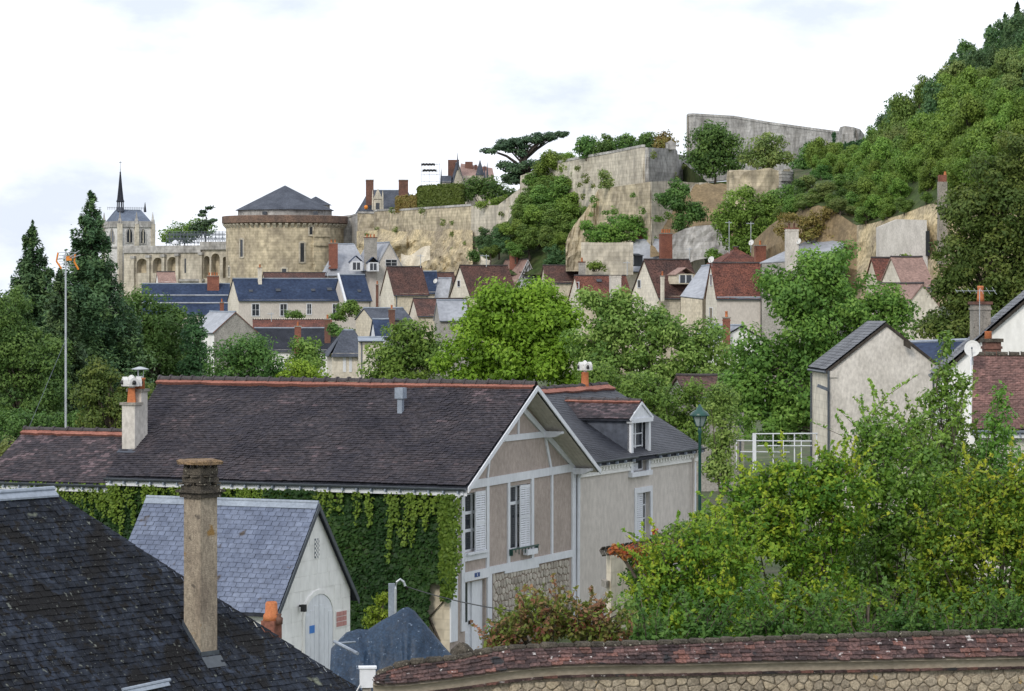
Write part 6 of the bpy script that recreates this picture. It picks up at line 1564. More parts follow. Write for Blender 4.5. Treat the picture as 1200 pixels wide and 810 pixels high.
mb.lathe(V((tp_.x, tp_.y, 0)), [(2.7, zz(252)), (2.7, zz(240.5))], 12); tr = obj('stair_turret', mb, M['castle_grey'], root); mb = MB(); mb.lathe(V((tp_.x, tp_.y, 0)), [(3.1, zz(240.6)), (.1, zz(230.5))], 12); obj('turret_roof', mb, M['slate'], tr)
# --- curtain wall right of the tower
cw = wallstrip('curtain_wall', 'long pale limestone curtain wall running right from the round tower above bare rock', [(396, 256, 300, 556), (412, 254, 300, 556), (419, 252, 305, 545)], 2, M['castle_grey'], cap=M['castle_grey'], seed=2)
wallstrip('masonry', None, [(419, 250, 300, 540), (438, 250.5, 300, 537), (439, 248, 300, 535), (455, 247, 300, 530), (457, 248, 300, 528), (500, 245, 300, 510), (552, 241.5, 318, 492)], 3, M['castle'], cw, rows=6, rough=.4, cap=M['castle_grey'], seed=3)
wallstrip('masonry', None, [(552, 241.5, 322, 491.5), (583, 240.5, 322, 482), (587, 240, 322, 481)], 2.5, M['castle_pale'], cw, rows=5, seed=4)
wallstrip('ramp_wall', None, [(584, 240, 320, 480), (596, 231, 320, 477), (609, 221, 318, 472), (610, 206, 318, 471.5), (624, 201, 315, 468), (646, 191, 310, 462)], 3, M['castle_pale'], cw, rows=6, rough=.3, seed=5)
# rock under it
mb = MB(); nx_, ny_ = 70, 22; vv = []; rn = np.random.default_rng(6)
for i in range(nx_+1):
    x = 418+136*i/nx_; Y = interp(x, [418, 500, 554], [538, 508, 490])
    for j in range(ny_+1):
        f = j/ny_; y = 326+(272-326)*f - 4*float(vnoise(i*.2, 3)); dpt = 4.5*(1-f)**1.3+3.2*float(vnoise(i*.22, j*.3))*(1-f*f)+1.6*float(vnoise(i*.6+9, j*.7))*(1-f**3)
        if 480 < x < 500: dpt -= 3.5*math.exp(-((x-489)/6)**2)*math.exp(-((y-305)/11)**2)
        if 440 < x < 478: dpt += 2.5*math.exp(-((y-285)/7)**2)-3*math.exp(-((y-300)/8)**2)
        vv.append(P(x, y, Y-dpt))
w = ny_+1; mb.add(vv, [(i*w+j, (i+1)*w+j, (i+1)*w+j+1, i*w+j+1) for i in range(nx_) for j in range(ny_)]); tag(obj('castle_rock', mb, M['rock']), kind='structure')
mb = MB(); vv = []      # sheet hung over the rock hollow
for i in range(13):
    for j in range(9):
        f, t = i/12, j/8; x = 470+34*f; y = 297-8*f*f+22*t*(1-.25*f)+3*math.sin(f*6); vv.append(P(x, y, 497-3.5*t-1.2*math.sin(f*9+t*2)-6*f))
mb.add(vv, [(i*9+j, (i+1)*9+j, (i+1)*9+j+1, i*9+j+1) for i in range(12) for j in range(8)]); tag(obj('rock_netting', mb, M['cream'], smooth=True), 'tan protective sheet slung across the hollow in the castle rock', 'netting')
# --- upper bastion
bs = wallstrip('upper_bastion', 'high flat-topped limestone bastion carrying a row of clipped round trees', [(640, 194, 260, 462), (680, 186, 260, 449), (720, 179, 250, 438), (752, 172.5, 245, 426), (756, 172.5, 245, 425)], 4, M['castle_pale'], rows=6, rough=.3, cap=M['castle_grey'], seed=7)
wallstrip('side_wall', None, [(756, 172.8, 245, 424.8), (760, 173, 245, 424.5), (792, 174.5, 245, 434), (794, 178, 245, 436)], 4, M['castle_grey'], bs, rows=5, rough=.3, seed=8)
wallstrip('side_wall', None, [(790, 180, 240, 436), (806, 183, 240, 442), (822, 186, 240, 448)], 3, M['castle_grey'], bs, rows=4, seed=9)
mb = MB(); p = P(786, 173, 432); mb.cbox(p+UP*.2, V((1.15, .3, 0)), V((-.3, 1.1, 0)), UP*1.0); mb.prism([p+V((-.7, -.7, .65)), p+V((.7, -.4, .65)), p+V((0, -.5, 1.05))], V((0, 1.2, 0))); obj('sentry_box', mb, M['castle_grey'], bs)
# --- lower bastion with the curved left edge
lb = wallstrip('lower_bastion', 'lower curved limestone bastion above the brick-stacked house', [(663, 286, 318, 424), (666, 275, 318, 424), (674, 262, 318, 424), (684, 250, 318, 424), (692, 238, 318, 424), (697, 229, 318, 424), (701, 222, 318, 424), (730, 217.5, 318, 415), (762, 213, 318, 406)], 6, M['castle'], rows=8, rough=.35, seed=10)
wallstrip('side_wall', None, [(762, 213, 300, 405.8), (764, 213, 300, 406), (788, 212, 300, 413)], 3, M['castle_pale'], lb, rows=6, rough=.35, seed=11)
wallstrip('parapet_wall', None, [(788, 212.5, 232, 413), (806, 213.5, 232, 417), (820, 214.5, 226, 421)], 1, M['castle_pale'], lb, rows=3, seed=12)
wallstrip('parapet_wall', None, [(819, 214, 226, 420.5), (831, 214, 225, 419)], 1.5, M['castle_pale'], lb, rows=3, seed=13)
wallstrip('white_retaining_wall', 'streaked whitish retaining wall at the foot of the lower bastion', [(681, 284, 322, 398), (710, 284.5, 322, 397), (742, 284, 322, 396)], 2, M['castle_pale'], rows=4, rough=.1, seed=14)
wallstrip('rubble_wall', 'rough rubble wall between the bastion and the big green tree', [(788, 275, 310, 400), (803, 268, 310, 398), (815, 265, 305, 397), (845, 263, 300, 394), (856, 262, 300, 393)], 2, M['castle_grey'], rows=6, rough=.25, seed=15)
# earth bank behind it
mb = MB(); vv = []; 
for i in range(25):
    for j in range(11):
        f, t = i/24, j/10; x = 762+100*f; vv.append(P(x, 300-86*t+3*float(vnoise(i*.5, j*.5)), 404+16*t-2.5*float(vnoise(i*.4+4, j*.4))))
mb.add(vv, [(i*11+j, (i+1)*11+j, (i+1)*11+j+1, i*11+j+1) for i in range(24) for j in range(10)]); tag(obj('earth_bank', mb, M['earth'], smooth=True), kind='structure')
# --- upper rampart
ur = wallstrip('upper_rampart', 'long grey rampart on the skyline running down to a ruined end tower', [(806, 136, 215, 470), (812, 135.5, 215, 469), (860, 138.5, 210, 456), (900, 145.5, 205, 446), (940, 151, 205, 436), (984, 157, 205, 424)], 3, M['castle_grey'], rows=6, rough=.25, cap=M['castle_grey'], seed=16)
wallstrip('end_return', None, [(804.5, 137, 215, 474), (806, 136, 215, 469.7)], 2, M['castle_pale'], ur, rows=3, seed=17)
wallstrip('ruined_tower', None, [(983, 153, 205, 424), (984.5, 149, 205, 422.5), (990, 147.5, 205, 421), (1000, 149, 205, 420), (1008, 151.5, 205, 421), (1013, 158, 205, 423)], 5, M['castle_grey'], ur, rows=6, rough=.7, seed=18)
# --- round stump
sp = P(889, 0, 392); root = thing('ruined_round_tower', 'squat ruined round tower overgrown with shrubs', 'tower', V((sp.x, sp.y, 18))); mb = MB(); Rs = 36*392/FPX; szz = lambda y: CAMH+(HY-y)*388/FPX
n_ = 30; vv = []; prof = [(1.10, 250), (1.06, 236), (1.02, 222), (1.0, 208), (.99, 199)]
for (k, y) in prof:
    for i in range(n_): g_ = 2*math.pi*i/n_; rr_ = Rs*k+R.uniform(-.2, .2); vv.append(V((sp.x+math.cos(g_)*rr_, sp.y+math.sin(g_)*rr_, szz(y+(R.uniform(-2.5, 2.5) if y == 199 else 0)))))
F = [(l*n_+i, l*n_+(i+1) % n_, (l+1)*n_+(i+1) % n_, (l+1)*n_+i) for l in range(4) for i in range(n_)]+[tuple(4*n_+i for i in range(n_))]
mb.add(vv, F); obj('shaft', mb, M['castle'], root)
for k in range(9):
    q = MB(); t0, t1 = -.95+R.uniform(-.03, .03), -.22+R.uniform(-.03, .03); rr_ = Rs*1.02+.25+R.uniform(0, .3); z0, z1 = szz(236-k*4), szz(236-(k+1)*4)
    q.prism([V((sp.x+math.cos(t)*rr_, sp.y+math.sin(t)*rr_, z0)) for t in np.linspace(t0, t1, 6)]+[V((sp.x+math.cos(t)*(Rs*.8), sp.y+math.sin(t)*(Rs*.8), z0)) for t in np.linspace(t1, t0, 6)], UP*(z1-z0-.05)); obj('stone_course', q, M['castle_grey'], root)
terrace('castle_terrace', [(150, 300, 592), (265, 292, 590), (392, 262, 580), (416, 256, 570), (421, 256, 547), (500, 250, 514), (552, 247, 495), (585, 246, 486)], 720, M['hillgreen'])
terrace('upper_terrace', [(610, 214, 476), (646, 196, 465), (720, 184, 441), (756, 178, 430), (800, 190, 440), (830, 214, 424), (860, 212, 420), (925, 205, 418), (1010, 190, 412)], 720, M['hillgreen'])
# --- chapel
CY = 600
h = H('small gothic chapel with slate roof and needle spire', (140.5, 262), CY, 1, 179, 122, 246, W=8, base=10, wallm='chapelstone', roofm='slatechapel', hip=.22, over=.1, sag=0, name='chapel', cat='chapel')
cr = h['root']; g = h['g']
for pl, rcs in ((h['pu'], [(148.5, 267.5, 154.5, 284), (165, 268, 169.5, 285)]), (h['pg'], [(129, 268, 134, 284)])):
    for rc in rcs:
        a0, a1, z0, z1 = pl.pxrect(*rc); am = (a0+a1)/2; mb = MB(); sp_ = z1-(a1-a0)*.9
        def ogive(gr, off): return [pl.w(a0-gr, z0-gr, off), pl.w(a1+gr, z0-gr, off), pl.w(a1+gr, sp_, off), pl.w(a1+gr-(a1-a0)*.18, sp_+(z1-sp_)*.6, off), pl.w(am, z1+gr, off), pl.w(a0-gr+(a1-a0)*.18, sp_+(z1-sp_)*.6, off), pl.w(a0-gr, sp_, off)]
        mb.prism(ogive(.25, -.05), pl.n*.2); wn_ = obj('window', mb, M['castle_grey'], cr); mb = MB(); mb.prism(ogive(0, .1), pl.n*.08); pn = obj('pane', mb, M['glass'], wn_); mb = MB(); pl.rect(mb, am-.08, am+.08, z0, z1-.2, .1, .26); obj('mullion', mb, M['castle_pale'], wn_)
for pl, Lx in ((h['pu'], h['L']), (h['pg'], h['W'])):
    mb = MB(); pl.rect(mb, -.3, Lx+.3, h['ze']-.7, h['ze']+.5, -.05, .3); obj('balustrade', mb, M['castle_grey'], cr)
    mb = MB(); pl.rect(mb, -.1, Lx+.1, h['ze']-4.9, h['ze']-4.6, -.05, .2); obj('string_course', mb, M['castle_grey'], cr)
for (a, b) in ((0, 0), (h['L'], 0), (0, h['W']), (h['L']*.5, -.1)):
    q = g(a, b, 0); mb = MB(); mb.cbox(V((q.x, q.y, (10+h['ze'])/2)), h['u']*.8, h['v']*.8, UP*(h['ze']-10)); bt = obj('buttress', mb, M['castle_pale'], cr); mb = MB(); mb.lathe(V((q.x, q.y, h['ze'])), [(.5, 0), (.45, .8), (.3, 1.0), (.05, 2.4)], 4); obj('pinnacle', mb, M['castle_grey'], bt)
q = P(141, 0, CY+4); fz = lambda y: CAMH+(HY-y)*(CY+4)/FPX
mb = MB(); mb.lathe(V((q.x, q.y, 0)), [(.85, fz(248)), (.75, fz(243))], 8); fl = obj('spire', mb, M['slate'], cr)
for k in range(8): mb = MB(); g_ = 2*math.pi*(k+.5)/8; d = V((math.cos(g_), math.sin(g_), 0)); mb.tube([V((q.x, q.y, fz(243)))+d*.66, V((q.x, q.y, fz(236)))+d*.62], .1, 4); obj('colonnette', mb, M['slate'], fl)
mb = MB(); mb.lathe(V((q.x, q.y, 0)), [(.8, fz(237)), (.85, fz(236)), (.68, fz(234)), (.42, fz(220)), (.14, fz(203)), (.18, fz(202.4)), (.06, fz(201)), (.03, fz(196))], 8); obj('needle', mb, M['slatedark'], fl)
mb = MB(); mb.cbox(V((q.x, q.y, fz(190.5))), V((.5, 0, 0)), V((0, .06, 0)), UP*.12); mb.tube([V((q.x, q.y, fz(196))), V((q.x, q.y, fz(188.5)))], .045, 4); obj('weathervane', mb, M['steel'], fl)
mb = MB(); p0, p1 = P(126, 245.5, CY+4), P(170, 246, CY+4)
for k in range(22): p = p0.lerp(p1, k/21); mb.tube([p-UP*.1, p+UP*.55], .035, 4)
mb.tube([p0+UP*.35, p1+UP*.35], .03, 4); obj('ridge_crest', mb, M['slatedark'], cr)['kind'] = 'stuff'
mb = MB(); mb.lathe(P(170, 247, CY+4), [(.3, -.3), (.2, .6), (.05, 1.7)], 6); obj('finial', mb, M['slatedark'], cr)
# --- arcaded gallery between chapel and tower
GY = 572
ga, gb = P(145, 300, GY+4), P(268, 300, GY-6); gd = (gb-ga); gd.z = 0; Lg_ = gd.length; gd.normalize(); gp = Plane(V((ga.x, ga.y, 0)), gd, (gd.y, -gd.x, 0))
root = thing('arcaded_gallery', 'pale stone castle gallery with a row of tall round arches beside the chapel', 'gallery', V(((ga.x+gb.x)/2, ga.y, 8)))
A_ = lambda x: gp.at(x, 300)[0]; Z_ = lambda x, y: gp.at(x, y)[1]
arches = [(160, 173, 303, 320), (179, 190.5, 302, 320), (196, 208, 301, 327), (239, 245.5, 300, 326), (247.5, 257.5, 297, 328), (261, 266.5, 301, 326)]
prev = 0; zb_ = 7
def zt_(x): return Z_(x, interp(x, [145, 235, 268], [293.5, 288.5, 288]))
mb = MB(); xs_ = 145
for (x0, x1, yt, yb) in arches:
    a0, a1 = A_(x0), A_(x1); pa = A_(xs_)
    mb.quad(gp.w(pa, zb_), gp.w(a0, zb_), gp.w(a0, zt_(x0)), gp.w(pa, zt_(xs_))); c_ = (a0+a1)/2; r_ = (a1-a0)/2; zs = Z_(x0, yt)-r_; sill = Z_(x0, yb); arc = [(c_-r_*math.cos(math.pi*i/10), zs+r_*math.sin(math.pi*i/10)) for i in range(11)]
    mb.quad(gp.w(a0, zb_), gp.w(a1, zb_), gp.w(a1, sill), gp.w(a0, sill))
    for i in range(10): mb.quad(gp.w(*arc[i]), gp.w(*arc[i+1]), gp.w(arc[i+1][0], zt_(x0)+(zt_(x1)-zt_(x0))*(i+1)/10), gp.w(arc[i][0], zt_(x0)+(zt_(x1)-zt_(x0))*i/10)); mb.quad(gp.w(*arc[i]), gp.w(*arc[i], -1.6), gp.w(*arc[i+1], -1.6), gp.w(*arc[i+1]))
    mb.quad(gp.w(a0, sill), gp.w(a0, sill, -1.6), gp.w(a0, zs, -1.6), gp.w(a0, zs)); mb.quad(gp.w(a1, sill, -1.6), gp.w(a1, sill), gp.w(a1, zs), gp.w(a1, zs, -1.6)); mb.quad(gp.w(a0, sill), gp.w(a1, sill), gp.w(a1, sill, -1.6), gp.w(a0, sill, -1.6)); xs_ = x1
mb.quad(gp.w(A_(xs_), zb_), gp.w(Lg_, zb_), gp.w(Lg_, zt_(268)), gp.w(A_(xs_), zt_(xs_))); obj('arcade_wall', mb, M['castle_pale'], root)
mb = MB(); mb.quad(gp.w(0, zb_, -1.65), gp.w(Lg_, zb_, -1.65), gp.w(Lg_, zt_(268), -1.65), gp.w(0, zt_(145), -1.65)); obj('back_wall', mb, M['castle'], root)
mb = MB(); gp.rect(mb, 0, A_(236), zt_(190)-.9, zt_(190)+.5, -2, .35); obj('parapet', mb, M['castle_grey'], root); mb = MB(); gp.rect(mb, A_(236)+.01, Lg_, zt_(250)-.7, zt_(250)+.8, -2, .6); obj('parapet', mb, M['castle_grey'], root)
for x in (157.5, 175.5, 193, 209.5, 237):
    mb = MB(); a = A_(x); gp.rect(mb, a-.3, a+.3, zb_, zt_(x)-1.4, 0, .7); pi_ = obj('pilaster', mb, M['castle_pale'], root); mb = MB(); gp.rect(mb, a-.45, a+.45, zt_(x)-1.7, zt_(x)-1.2, 0, .9); obj('capital', mb, M['castle_grey'], pi_)
mb = MB(); a0, a1, z0, z1 = gp.pxrect(216.3, 303, 218, 320); gp.rect(mb, a0, a1, z0, z1, -.05, .05); obj('slit_window', mb, M['glass'], root)
mb = MB(); gp.rect(mb, A_(205), A_(240), Z_(220, 330), Z_(220, 327), 0, .5); obj('string_course', mb, M['castle_grey'], root)
H('tiny roof with white gable below the gallery arches', (186, 330), 540, 1, 206, 183, 318.5, th=14, Wm=4, base=8, wallm='whitewall', roofm='tilepink')
# --- scaffolded seating
root = thing('scaffold_stand', 'grey scaffolding grandstand on the castle terrace beside the round tower', 'scaffolding', P(230, 288, 585))
mb = MB()
for row in range(3):
    for k in range(18): a = P(195+70*k/17, 288, 583+row*4); mb.tube([a, V((a.x, a.y, zat(a, 271+row*1.5+(3 if k < 2 else 0))))], .07, 4, False)
obj('standards', mb, M['steel'], root)['kind'] = 'stuff'
mb = MB()
for row in range(3):
    for y in (272, 275, 280, 285): mb.tube([P(195, y, 583+row*4), P(265, y, 583+row*4)], .06, 4, False)
    for k in range(0, 17): a, b = P(195+70*k/17, 286 if k % 2 else 277, 583+row*4), P(195+70*(k+1)/17, 277 if k % 2 else 286, 583+row*4); mb.tube([a, b], .045, 4, False)
obj('ledgers', mb, M['steel'], root)['kind'] = 'stuff'
for k in range(5):
    mb = MB(); a = P(197, 284-k*2.4, 584+k*1.8); mb.box(a, V((67*584/FPX, 0, 0)), V((0, 1.0, 0)), UP*.12); obj('deck', mb, M['steel'], root)
p = P(205.5, 284, 581); root = thing('white_parasol', 'small white parasol on the castle terrace by the scaffolding', 'parasol', V((p.x, p.y, zat(p, 291)))); mb = MB(); mb.lathe(V((p.x, p.y, zat(p, 286))), [(.75, 0), (.6, .45), (.05, .8)], 8); obj('canopy', mb, M['white'], root); mb = MB(); mb.tube([V((p.x, p.y, zat(p, 291))), V((p.x, p.y, zat(p, 283)))], .05, 5); obj('pole', mb, M['steel'], root)
# --- royal lodge
h = H('castle lodge with blue slate roof and two tall red brick stacks', (419.5, 250), 566, 1, 494, 414.5, 223, th=6, Wm=10, base=20, wallm='castle_pale', roofm='slate', hip=.5, sag=0, name='castle_lodge', cat='building')
chimney(h['root'], 428.5, 438, 210.5, 232, 566, M['brickdark'], 0, 6, depth=1.2); chimney(h['root'], 467, 478.5, 210.5, 232, 566, M['brickdark'], 0, 6, depth=1.2)
p = P(443, 250, 563); mb = MB(); mb.cbox(p+UP*1.0, V((1.5, 0, 0)), V((0, 3, 0)), UP*3.2); mb.prism([p+V((-.9, -1.5, 2.5)), p+V((.9, -1.5, 2.5)), p+V((0, -1.5, 4.6))], V((0, 3, 0))); d = obj('dormer', mb, M['castle_pale'], h['root']); mb = MB(); mb.cbox(p+V((0, -1.52, 1.1)), V((.7, 0, 0)), V((0, .1, 0)), UP*1.6); obj('window', mb, M['glass'], d)
for s_ in (-1, 1): mb = MB(); mb.lathe(p+V((s_*.95, -1.4, .6)), [(.2, 0), (.16, 2.6), (.03, 3.8)], 4); obj('pinnacle', mb, M['castle_pale'], d)
p = P(429, 243, 561); root = thing('orange_globe', 'orange globe lamp on the castle wall below the lodge roof', 'lamp', p-UP*2); mb = MB(); mb.lathe(p, [(.1, -.45), (.3, -.3), (.4, 0), (.3, .3), (.1, .4)], 10); obj('globe', mb, M['orange'], root, True); mb = MB(); mb.tube([p-UP*2, p-UP*.5], .08, 6); obj('stem', mb, M['steel'], root)
# --- stage lighting rig
root = thing('lighting_rig', 'thin stage lighting tower with two rows of black lamps on the skyline', 'lighting rig', P(505, 222, 540)); mb = MB()
for (x, y) in ((494, 540), (503, 541), (512, 540), (497, 545), (515, 545)): a = P(x, 224, y); mb.tube([a, V((a.x, a.y, zat(a, 191)))], .045, 4)
for yy in (193, 201, 205, 213): mb.tube([P(494, yy, 540), P(515, yy-.5, 540)], .035, 4)
obj('frame', mb, M['slatepale'], root)['kind'] = 'stuff'
for k in range(9):
    for yy, y1 in ((193, 0), (200, 1)): mb = MB(); p = P(494.5+14.5*k/8+y1*1.5, yy-(k % 2)*.4, 539.5); mb.cbox(p, V((.28, 0, 0)), V((0, .4, .1)), UP*.35); obj('stage_lamp', mb, M['black'], root)
# --- manor with turret
h = H('distant castle manor with steep stone gable and slate turret', (528, 223), 605, -1, 0, 546.5, 190, th=84, Lm=6, base=22, wallm='castle_pale', roofm='slate', sag=0, name='castle_manor', cat='building', gablem='castle_pale')
p = P(531.5, 205, 612); mb = MB(); mb.cbox(V((p.x, p.y, (22+zat(p, 187.5))/2)), V((13*612/FPX, 0, 0)), V((0, 1.5, 0)), UP*(zat(p, 187.5)-22)); obj('chimney', mb, M['brickdark'], h['root'])
block_ = [(538, 206, 614), (579, 206, 614), (577, 197, 620), (540, 191.5, 620)]
q = [P(*b) for b in block_]; mb = MB(); mb.prism(q, V((0, 4, -.5))); obj('rear_roof', mb, M['tilepink'], h['root']); mb = MB(); mb.box(V((q[0].x, q[0].y, 22)), V((q[1].x-q[0].x, 0, 0)), V((0, 6, 0)), UP*(q[0].z-22)); obj('rear_wall', mb, M['castle_pale'], h['root'])
for (x0, x1, y0) in ((545, 554, 189.5), (556, 559, 193), (566, 570, 195)): p = P((x0+x1)/2, y0, 618); mb = MB(); mb.box(V((p.x-(x1-x0)*.088, p.y, p.z)), V(((x1-x0)*.176, 0, 0)), V((0, 1, 0)), -UP*3); obj('chimney', mb, M['brickdark'], h['root'])
p = P(562.5, 205, 606); mb = MB(); mb.lathe(V((p.x, p.y, 0)), [(.75, 22), (.75, zat(p, 205))], 12); t_ = obj('turret', mb, M['castle_pale'], h['root']); mb = MB(); mb.lathe(V((p.x, p.y, 0)), [(.95, zat(p, 205.3)), (.04, zat(p, 187.5))], 12); obj('turret_roof', mb, M['slate'], t_)
for (x, y) in ((517, 197), (536.3, 179), (568, 193), (571, 190)): p = P(x, y, 604); mb = MB(); mb.lathe(V((p.x, p.y, 0)), [(.25, p.z-3.6), (.22, p.z-2.2), (.15, p.z-1.6), (.03, p.z)], 6); obj('pinnacle', mb, M['slate'], h['root'])
p = P(522, 206, 606); mb = MB(); mb.box(V((p.x-1.1, p.y, 22)), V((2.2, 0, 0)), V((0, 4, 0)), UP*(zat(p, 213)-22)); lw_ = obj('low_wing', mb, M['castle_pale'], h['root']); mb = MB(); mb.prism([P(516, 214, 605.8), P(529, 214, 605.8), P(529, 206, 608), P(518, 206, 608)], V((0, 3, -.2))); obj('wing_roof', mb, M['slate'], lw_)

# ------------------------------------------------------------------ hillside and quarry face
cl = [(880, 285, 362), (905, 262, 350), (915, 256, 346), (940, 246, 340), (960, 240, 336), (985, 252, 332), (1003, 264, 328), (1020, 262, 324), (1060, 250, 316), (1085, 240, 311), (1105, 236, 307), (1130, 243, 302), (1200, 250, 290), (1320, 250, 270), (1500, 240, 245), (1800, 230, 215)]
cx = [q[0] for q in cl]; mb = MB(); n1 = 110; rowsN = 14; vv = []
xs_ = [880+ (1500-880)*i/n1 for i in range(n1)] + [1500, 1600, 1800]
for i, x in enumerate(xs_):
    yt = interp(x, cx, [q[1] for q in cl]); Y = interp(x, cx, [q[2] for q in cl])
    for j in range(rowsN+1):
        f = j/rowsN; dp_ = 2.2*float(vnoise(i*.35, j*.5))+1.0*float(vnoise(i*.9+7, j*1.1)) if x < 1500 else 1; p = P(x, 356+(yt-356)*f, Y-1.5+3*f-dp_*(1-f**4)); vv.append(p)
w = rowsN+1; mb.add(vv, [(i*w+j, (i+1)*w+j, (i+1)*w+j+1, i*w+j+1) for i in range(len(xs_)-1) for j in range(rowsN)]); qf = MB(); nb_ = sum(1 for x in xs_ if x <= 1004); qf.v = mb.v[:(nb_)*w]; qf.f = [f for f in mb.f if max(f) < nb_*w]; tag(obj('scrub_bank', qf, M['earth']), kind='structure')
qf = MB(); k0 = (nb_-1)*w; qf.v = mb.v[k0:]; qf.f = [tuple(i-k0 for i in f) for f in mb.f if min(f) >= k0]; tag(obj('quarry_face', qf, M['rock']), kind='structure')
cr_ = [(880, 212, 425), (930, 206, 424), (975, 200, 420), (1005, 196, 415), (1040, 188, 405), (1065, 163, 396), (1120, 113, 376), (1165, 78, 360), (1200, 60, 350), (1320, 5, 320), (1500, -40, 290), (1800, -80, 260)]
crx = [q[0] for q in cr_]
def hs(x, f):
    a = P(x, interp(x, cx, [q[1] for q in cl]), interp(x, cx, [q[2] for q in cl])+1.4); b = P(x, interp(x, crx, [q[1] for q in cr_]), interp(x, crx, [q[2] for q in cr_]))
    p = a.lerp(b, f); p.z += 2.0*math.sin(math.pi*f); return p
mb = MB(); vv = []; NJ = 16; xh_ = [x for x in xs_ if x > 928]
for i, x in enumerate(xh_):
    for j in range(NJ+1): p = hs(x, j/NJ); p.z += .8*float(vnoise(i*.4, j*.7))*(0 < j < NJ); vv.append(p)
    p = hs(x, 1); vv.append(V((p.x*1.6+30, 620, p.z+4)))
w = NJ+2; mb.add(vv, [(i*w+j, (i+1)*w+j, (i+1)*w+j+1, i*w+j+1) for i in range(len(xh_)-1) for j in range(NJ+1)]); tag(obj('hillside', mb, M['hillgreen'], smooth=True), kind='structure')
mb = MB(); p0 = P(1031, 262, 319); pl = Plane(P(1031, 300, 319.0), V((1, -.55*.5, 0)), V((-.27, -1, 0)))
root = thing('quarry_walling', 'grey masonry infill with dark slit doorway in the quarry face', 'wall', P(1055, 345, 313)); pr = lambda x, y, Y: P(x, y, Y)
mb.prism([P(1030, 348, 318), P(1030, 266, 318), P(1052, 257, 314), P(1086, 258, 308), P(1088, 348, 308)], V((0, 2.5, 0))); obj('infill', mb, M['greyrender'], root)
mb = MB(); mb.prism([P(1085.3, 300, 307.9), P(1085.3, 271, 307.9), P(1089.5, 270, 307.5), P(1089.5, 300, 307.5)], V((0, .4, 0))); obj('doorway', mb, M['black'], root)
p = P(1105.5, 252, 304.5); root = thing('cave_chimney', 'lone tall brick chimney stack rising from the quarry face', 'chimney', p); mb = MB(); mb.box(p+V((-.48, 0, -5)), V((.9, .1, 0)), V((-.05, .7, 0)), UP*(zat(p, 213)-p.z+5)); st = obj('stack', mb, M['concrete'], root); mb = MB(); mb.box(V((p.x-.42, p.y+.03, zat(p, 213))), V((.78, .08, 0)), V((-.05, .6, 0)), UP*(zat(p, 205)-zat(p, 213))); obj('brick_top', mb, M['brick'], st); mb = MB(); mb.lathe(V((p.x+.22, p.y+.3, zat(p, 205))), [(.16, -.05), (.11, .3), (.13, .36)], 8); obj('chimney_pot', mb, M['terracotta'], st)

def wallplants(parent, spots, seed, m_='l_hill4'):
    r = np.random.default_rng(seed); LB = []
    for (x0, x1, y0, y1, Ya, Yb, n_) in spots:
        for k in range(n_):
            f = r.random(); x = x0+(x1-x0)*f; Y = Ya+(Yb-Ya)*f-.8; y = y0+(y1-y0)*r.random(); s = r.uniform(.25, .75); c = P(x, y, Y); LB.append((c.x, c.y, c.z, s, .4, s*r.uniform(.6, 1.5)))
    v_, q_, t_, _ = crown_arrays(LB, .16, .3, .8, seed, cmin=3); link('wall_plants', npmesh('wall_plants', v_, q_, t_, M[m_], tuple(rootloc(parent))), parent)['kind'] = 'stuff'
wallplants(cw, [(425, 550, 246, 300, 535, 490, 18), (555, 640, 232, 290, 489, 462, 10)], 1)
wallplants(bs, [(650, 754, 182, 235, 456, 424, 9), (760, 820, 180, 225, 422, 446, 4)], 2)
wallplants(lb, [(690, 760, 225, 262, 424, 405, 9), (764, 786, 216, 270, 404, 410, 5)], 3, 'l_hill1')
wallplants(ur, [(810, 980, 150, 190, 466, 424, 7)], 4)

# ------------------------------------------------------------------ vegetation: castle and hill
hg_ = lambda x, y, Y: P(x, y, Y)
hedge('tall clipped hedge along the top of the castle curtain wall', P(490, 246, 518), V((52*510/FPX*1.0, -9, 0)), V((.5, 3, 0)), UP*4.0, 'l_hedge', .26, 9000, 3)
hedge('low autumn-tinted hedge beside the castle lodge', P(464, 249, 524), V((26*520/FPX, -5, 0)), V((.5, 2, 0)), UP*2.6, 'l_autumn', .24, 3000, 4)
hedge('dark clipped hedge below the ruined end tower of the rampart', P(972, 190, 412), V((46*405/FPX, -9, .9)), V((1, 2, 0)), UP*2.0, 'l_deep', .22, 4000, 5)
k = 0
for (x, y, r_, yb) in ((687, 172, 12.5, 186), (710, 170, 11.5, 182), (733, 169.5, 12, 180), (757, 168.5, 11.5, 178), (779, 167.5, 12, 177)):
    tree('clipped round tree in the row along the top of the high bastion', 447-(x-687)*.12, zat(V((0, 447-(x-687)*.12, 0)), yb+3), [(x, y-2, r_*1.05, 12), (x-3, y+4, r_, 10), (x+3, y+4, r_, 10)], 'l_dark' if k < 4 else 'l_autumn', .22, .75, 1.6, name='clipped_tree', group='clipped trees on the bastion', seed=50+k, nl=8); k += 1
tree('large round dark green tree standing between the two castle ramparts', 423, 27.5, [(835, 160, 22, 20), (822, 172, 20, 18), (850, 172, 20, 20), (835, 190, 28, 18), (815, 188, 16, 14), (857, 192, 14, 14)], 'l_dark', .23, 1.1, 1.5, seed=61, trunk_px=838)
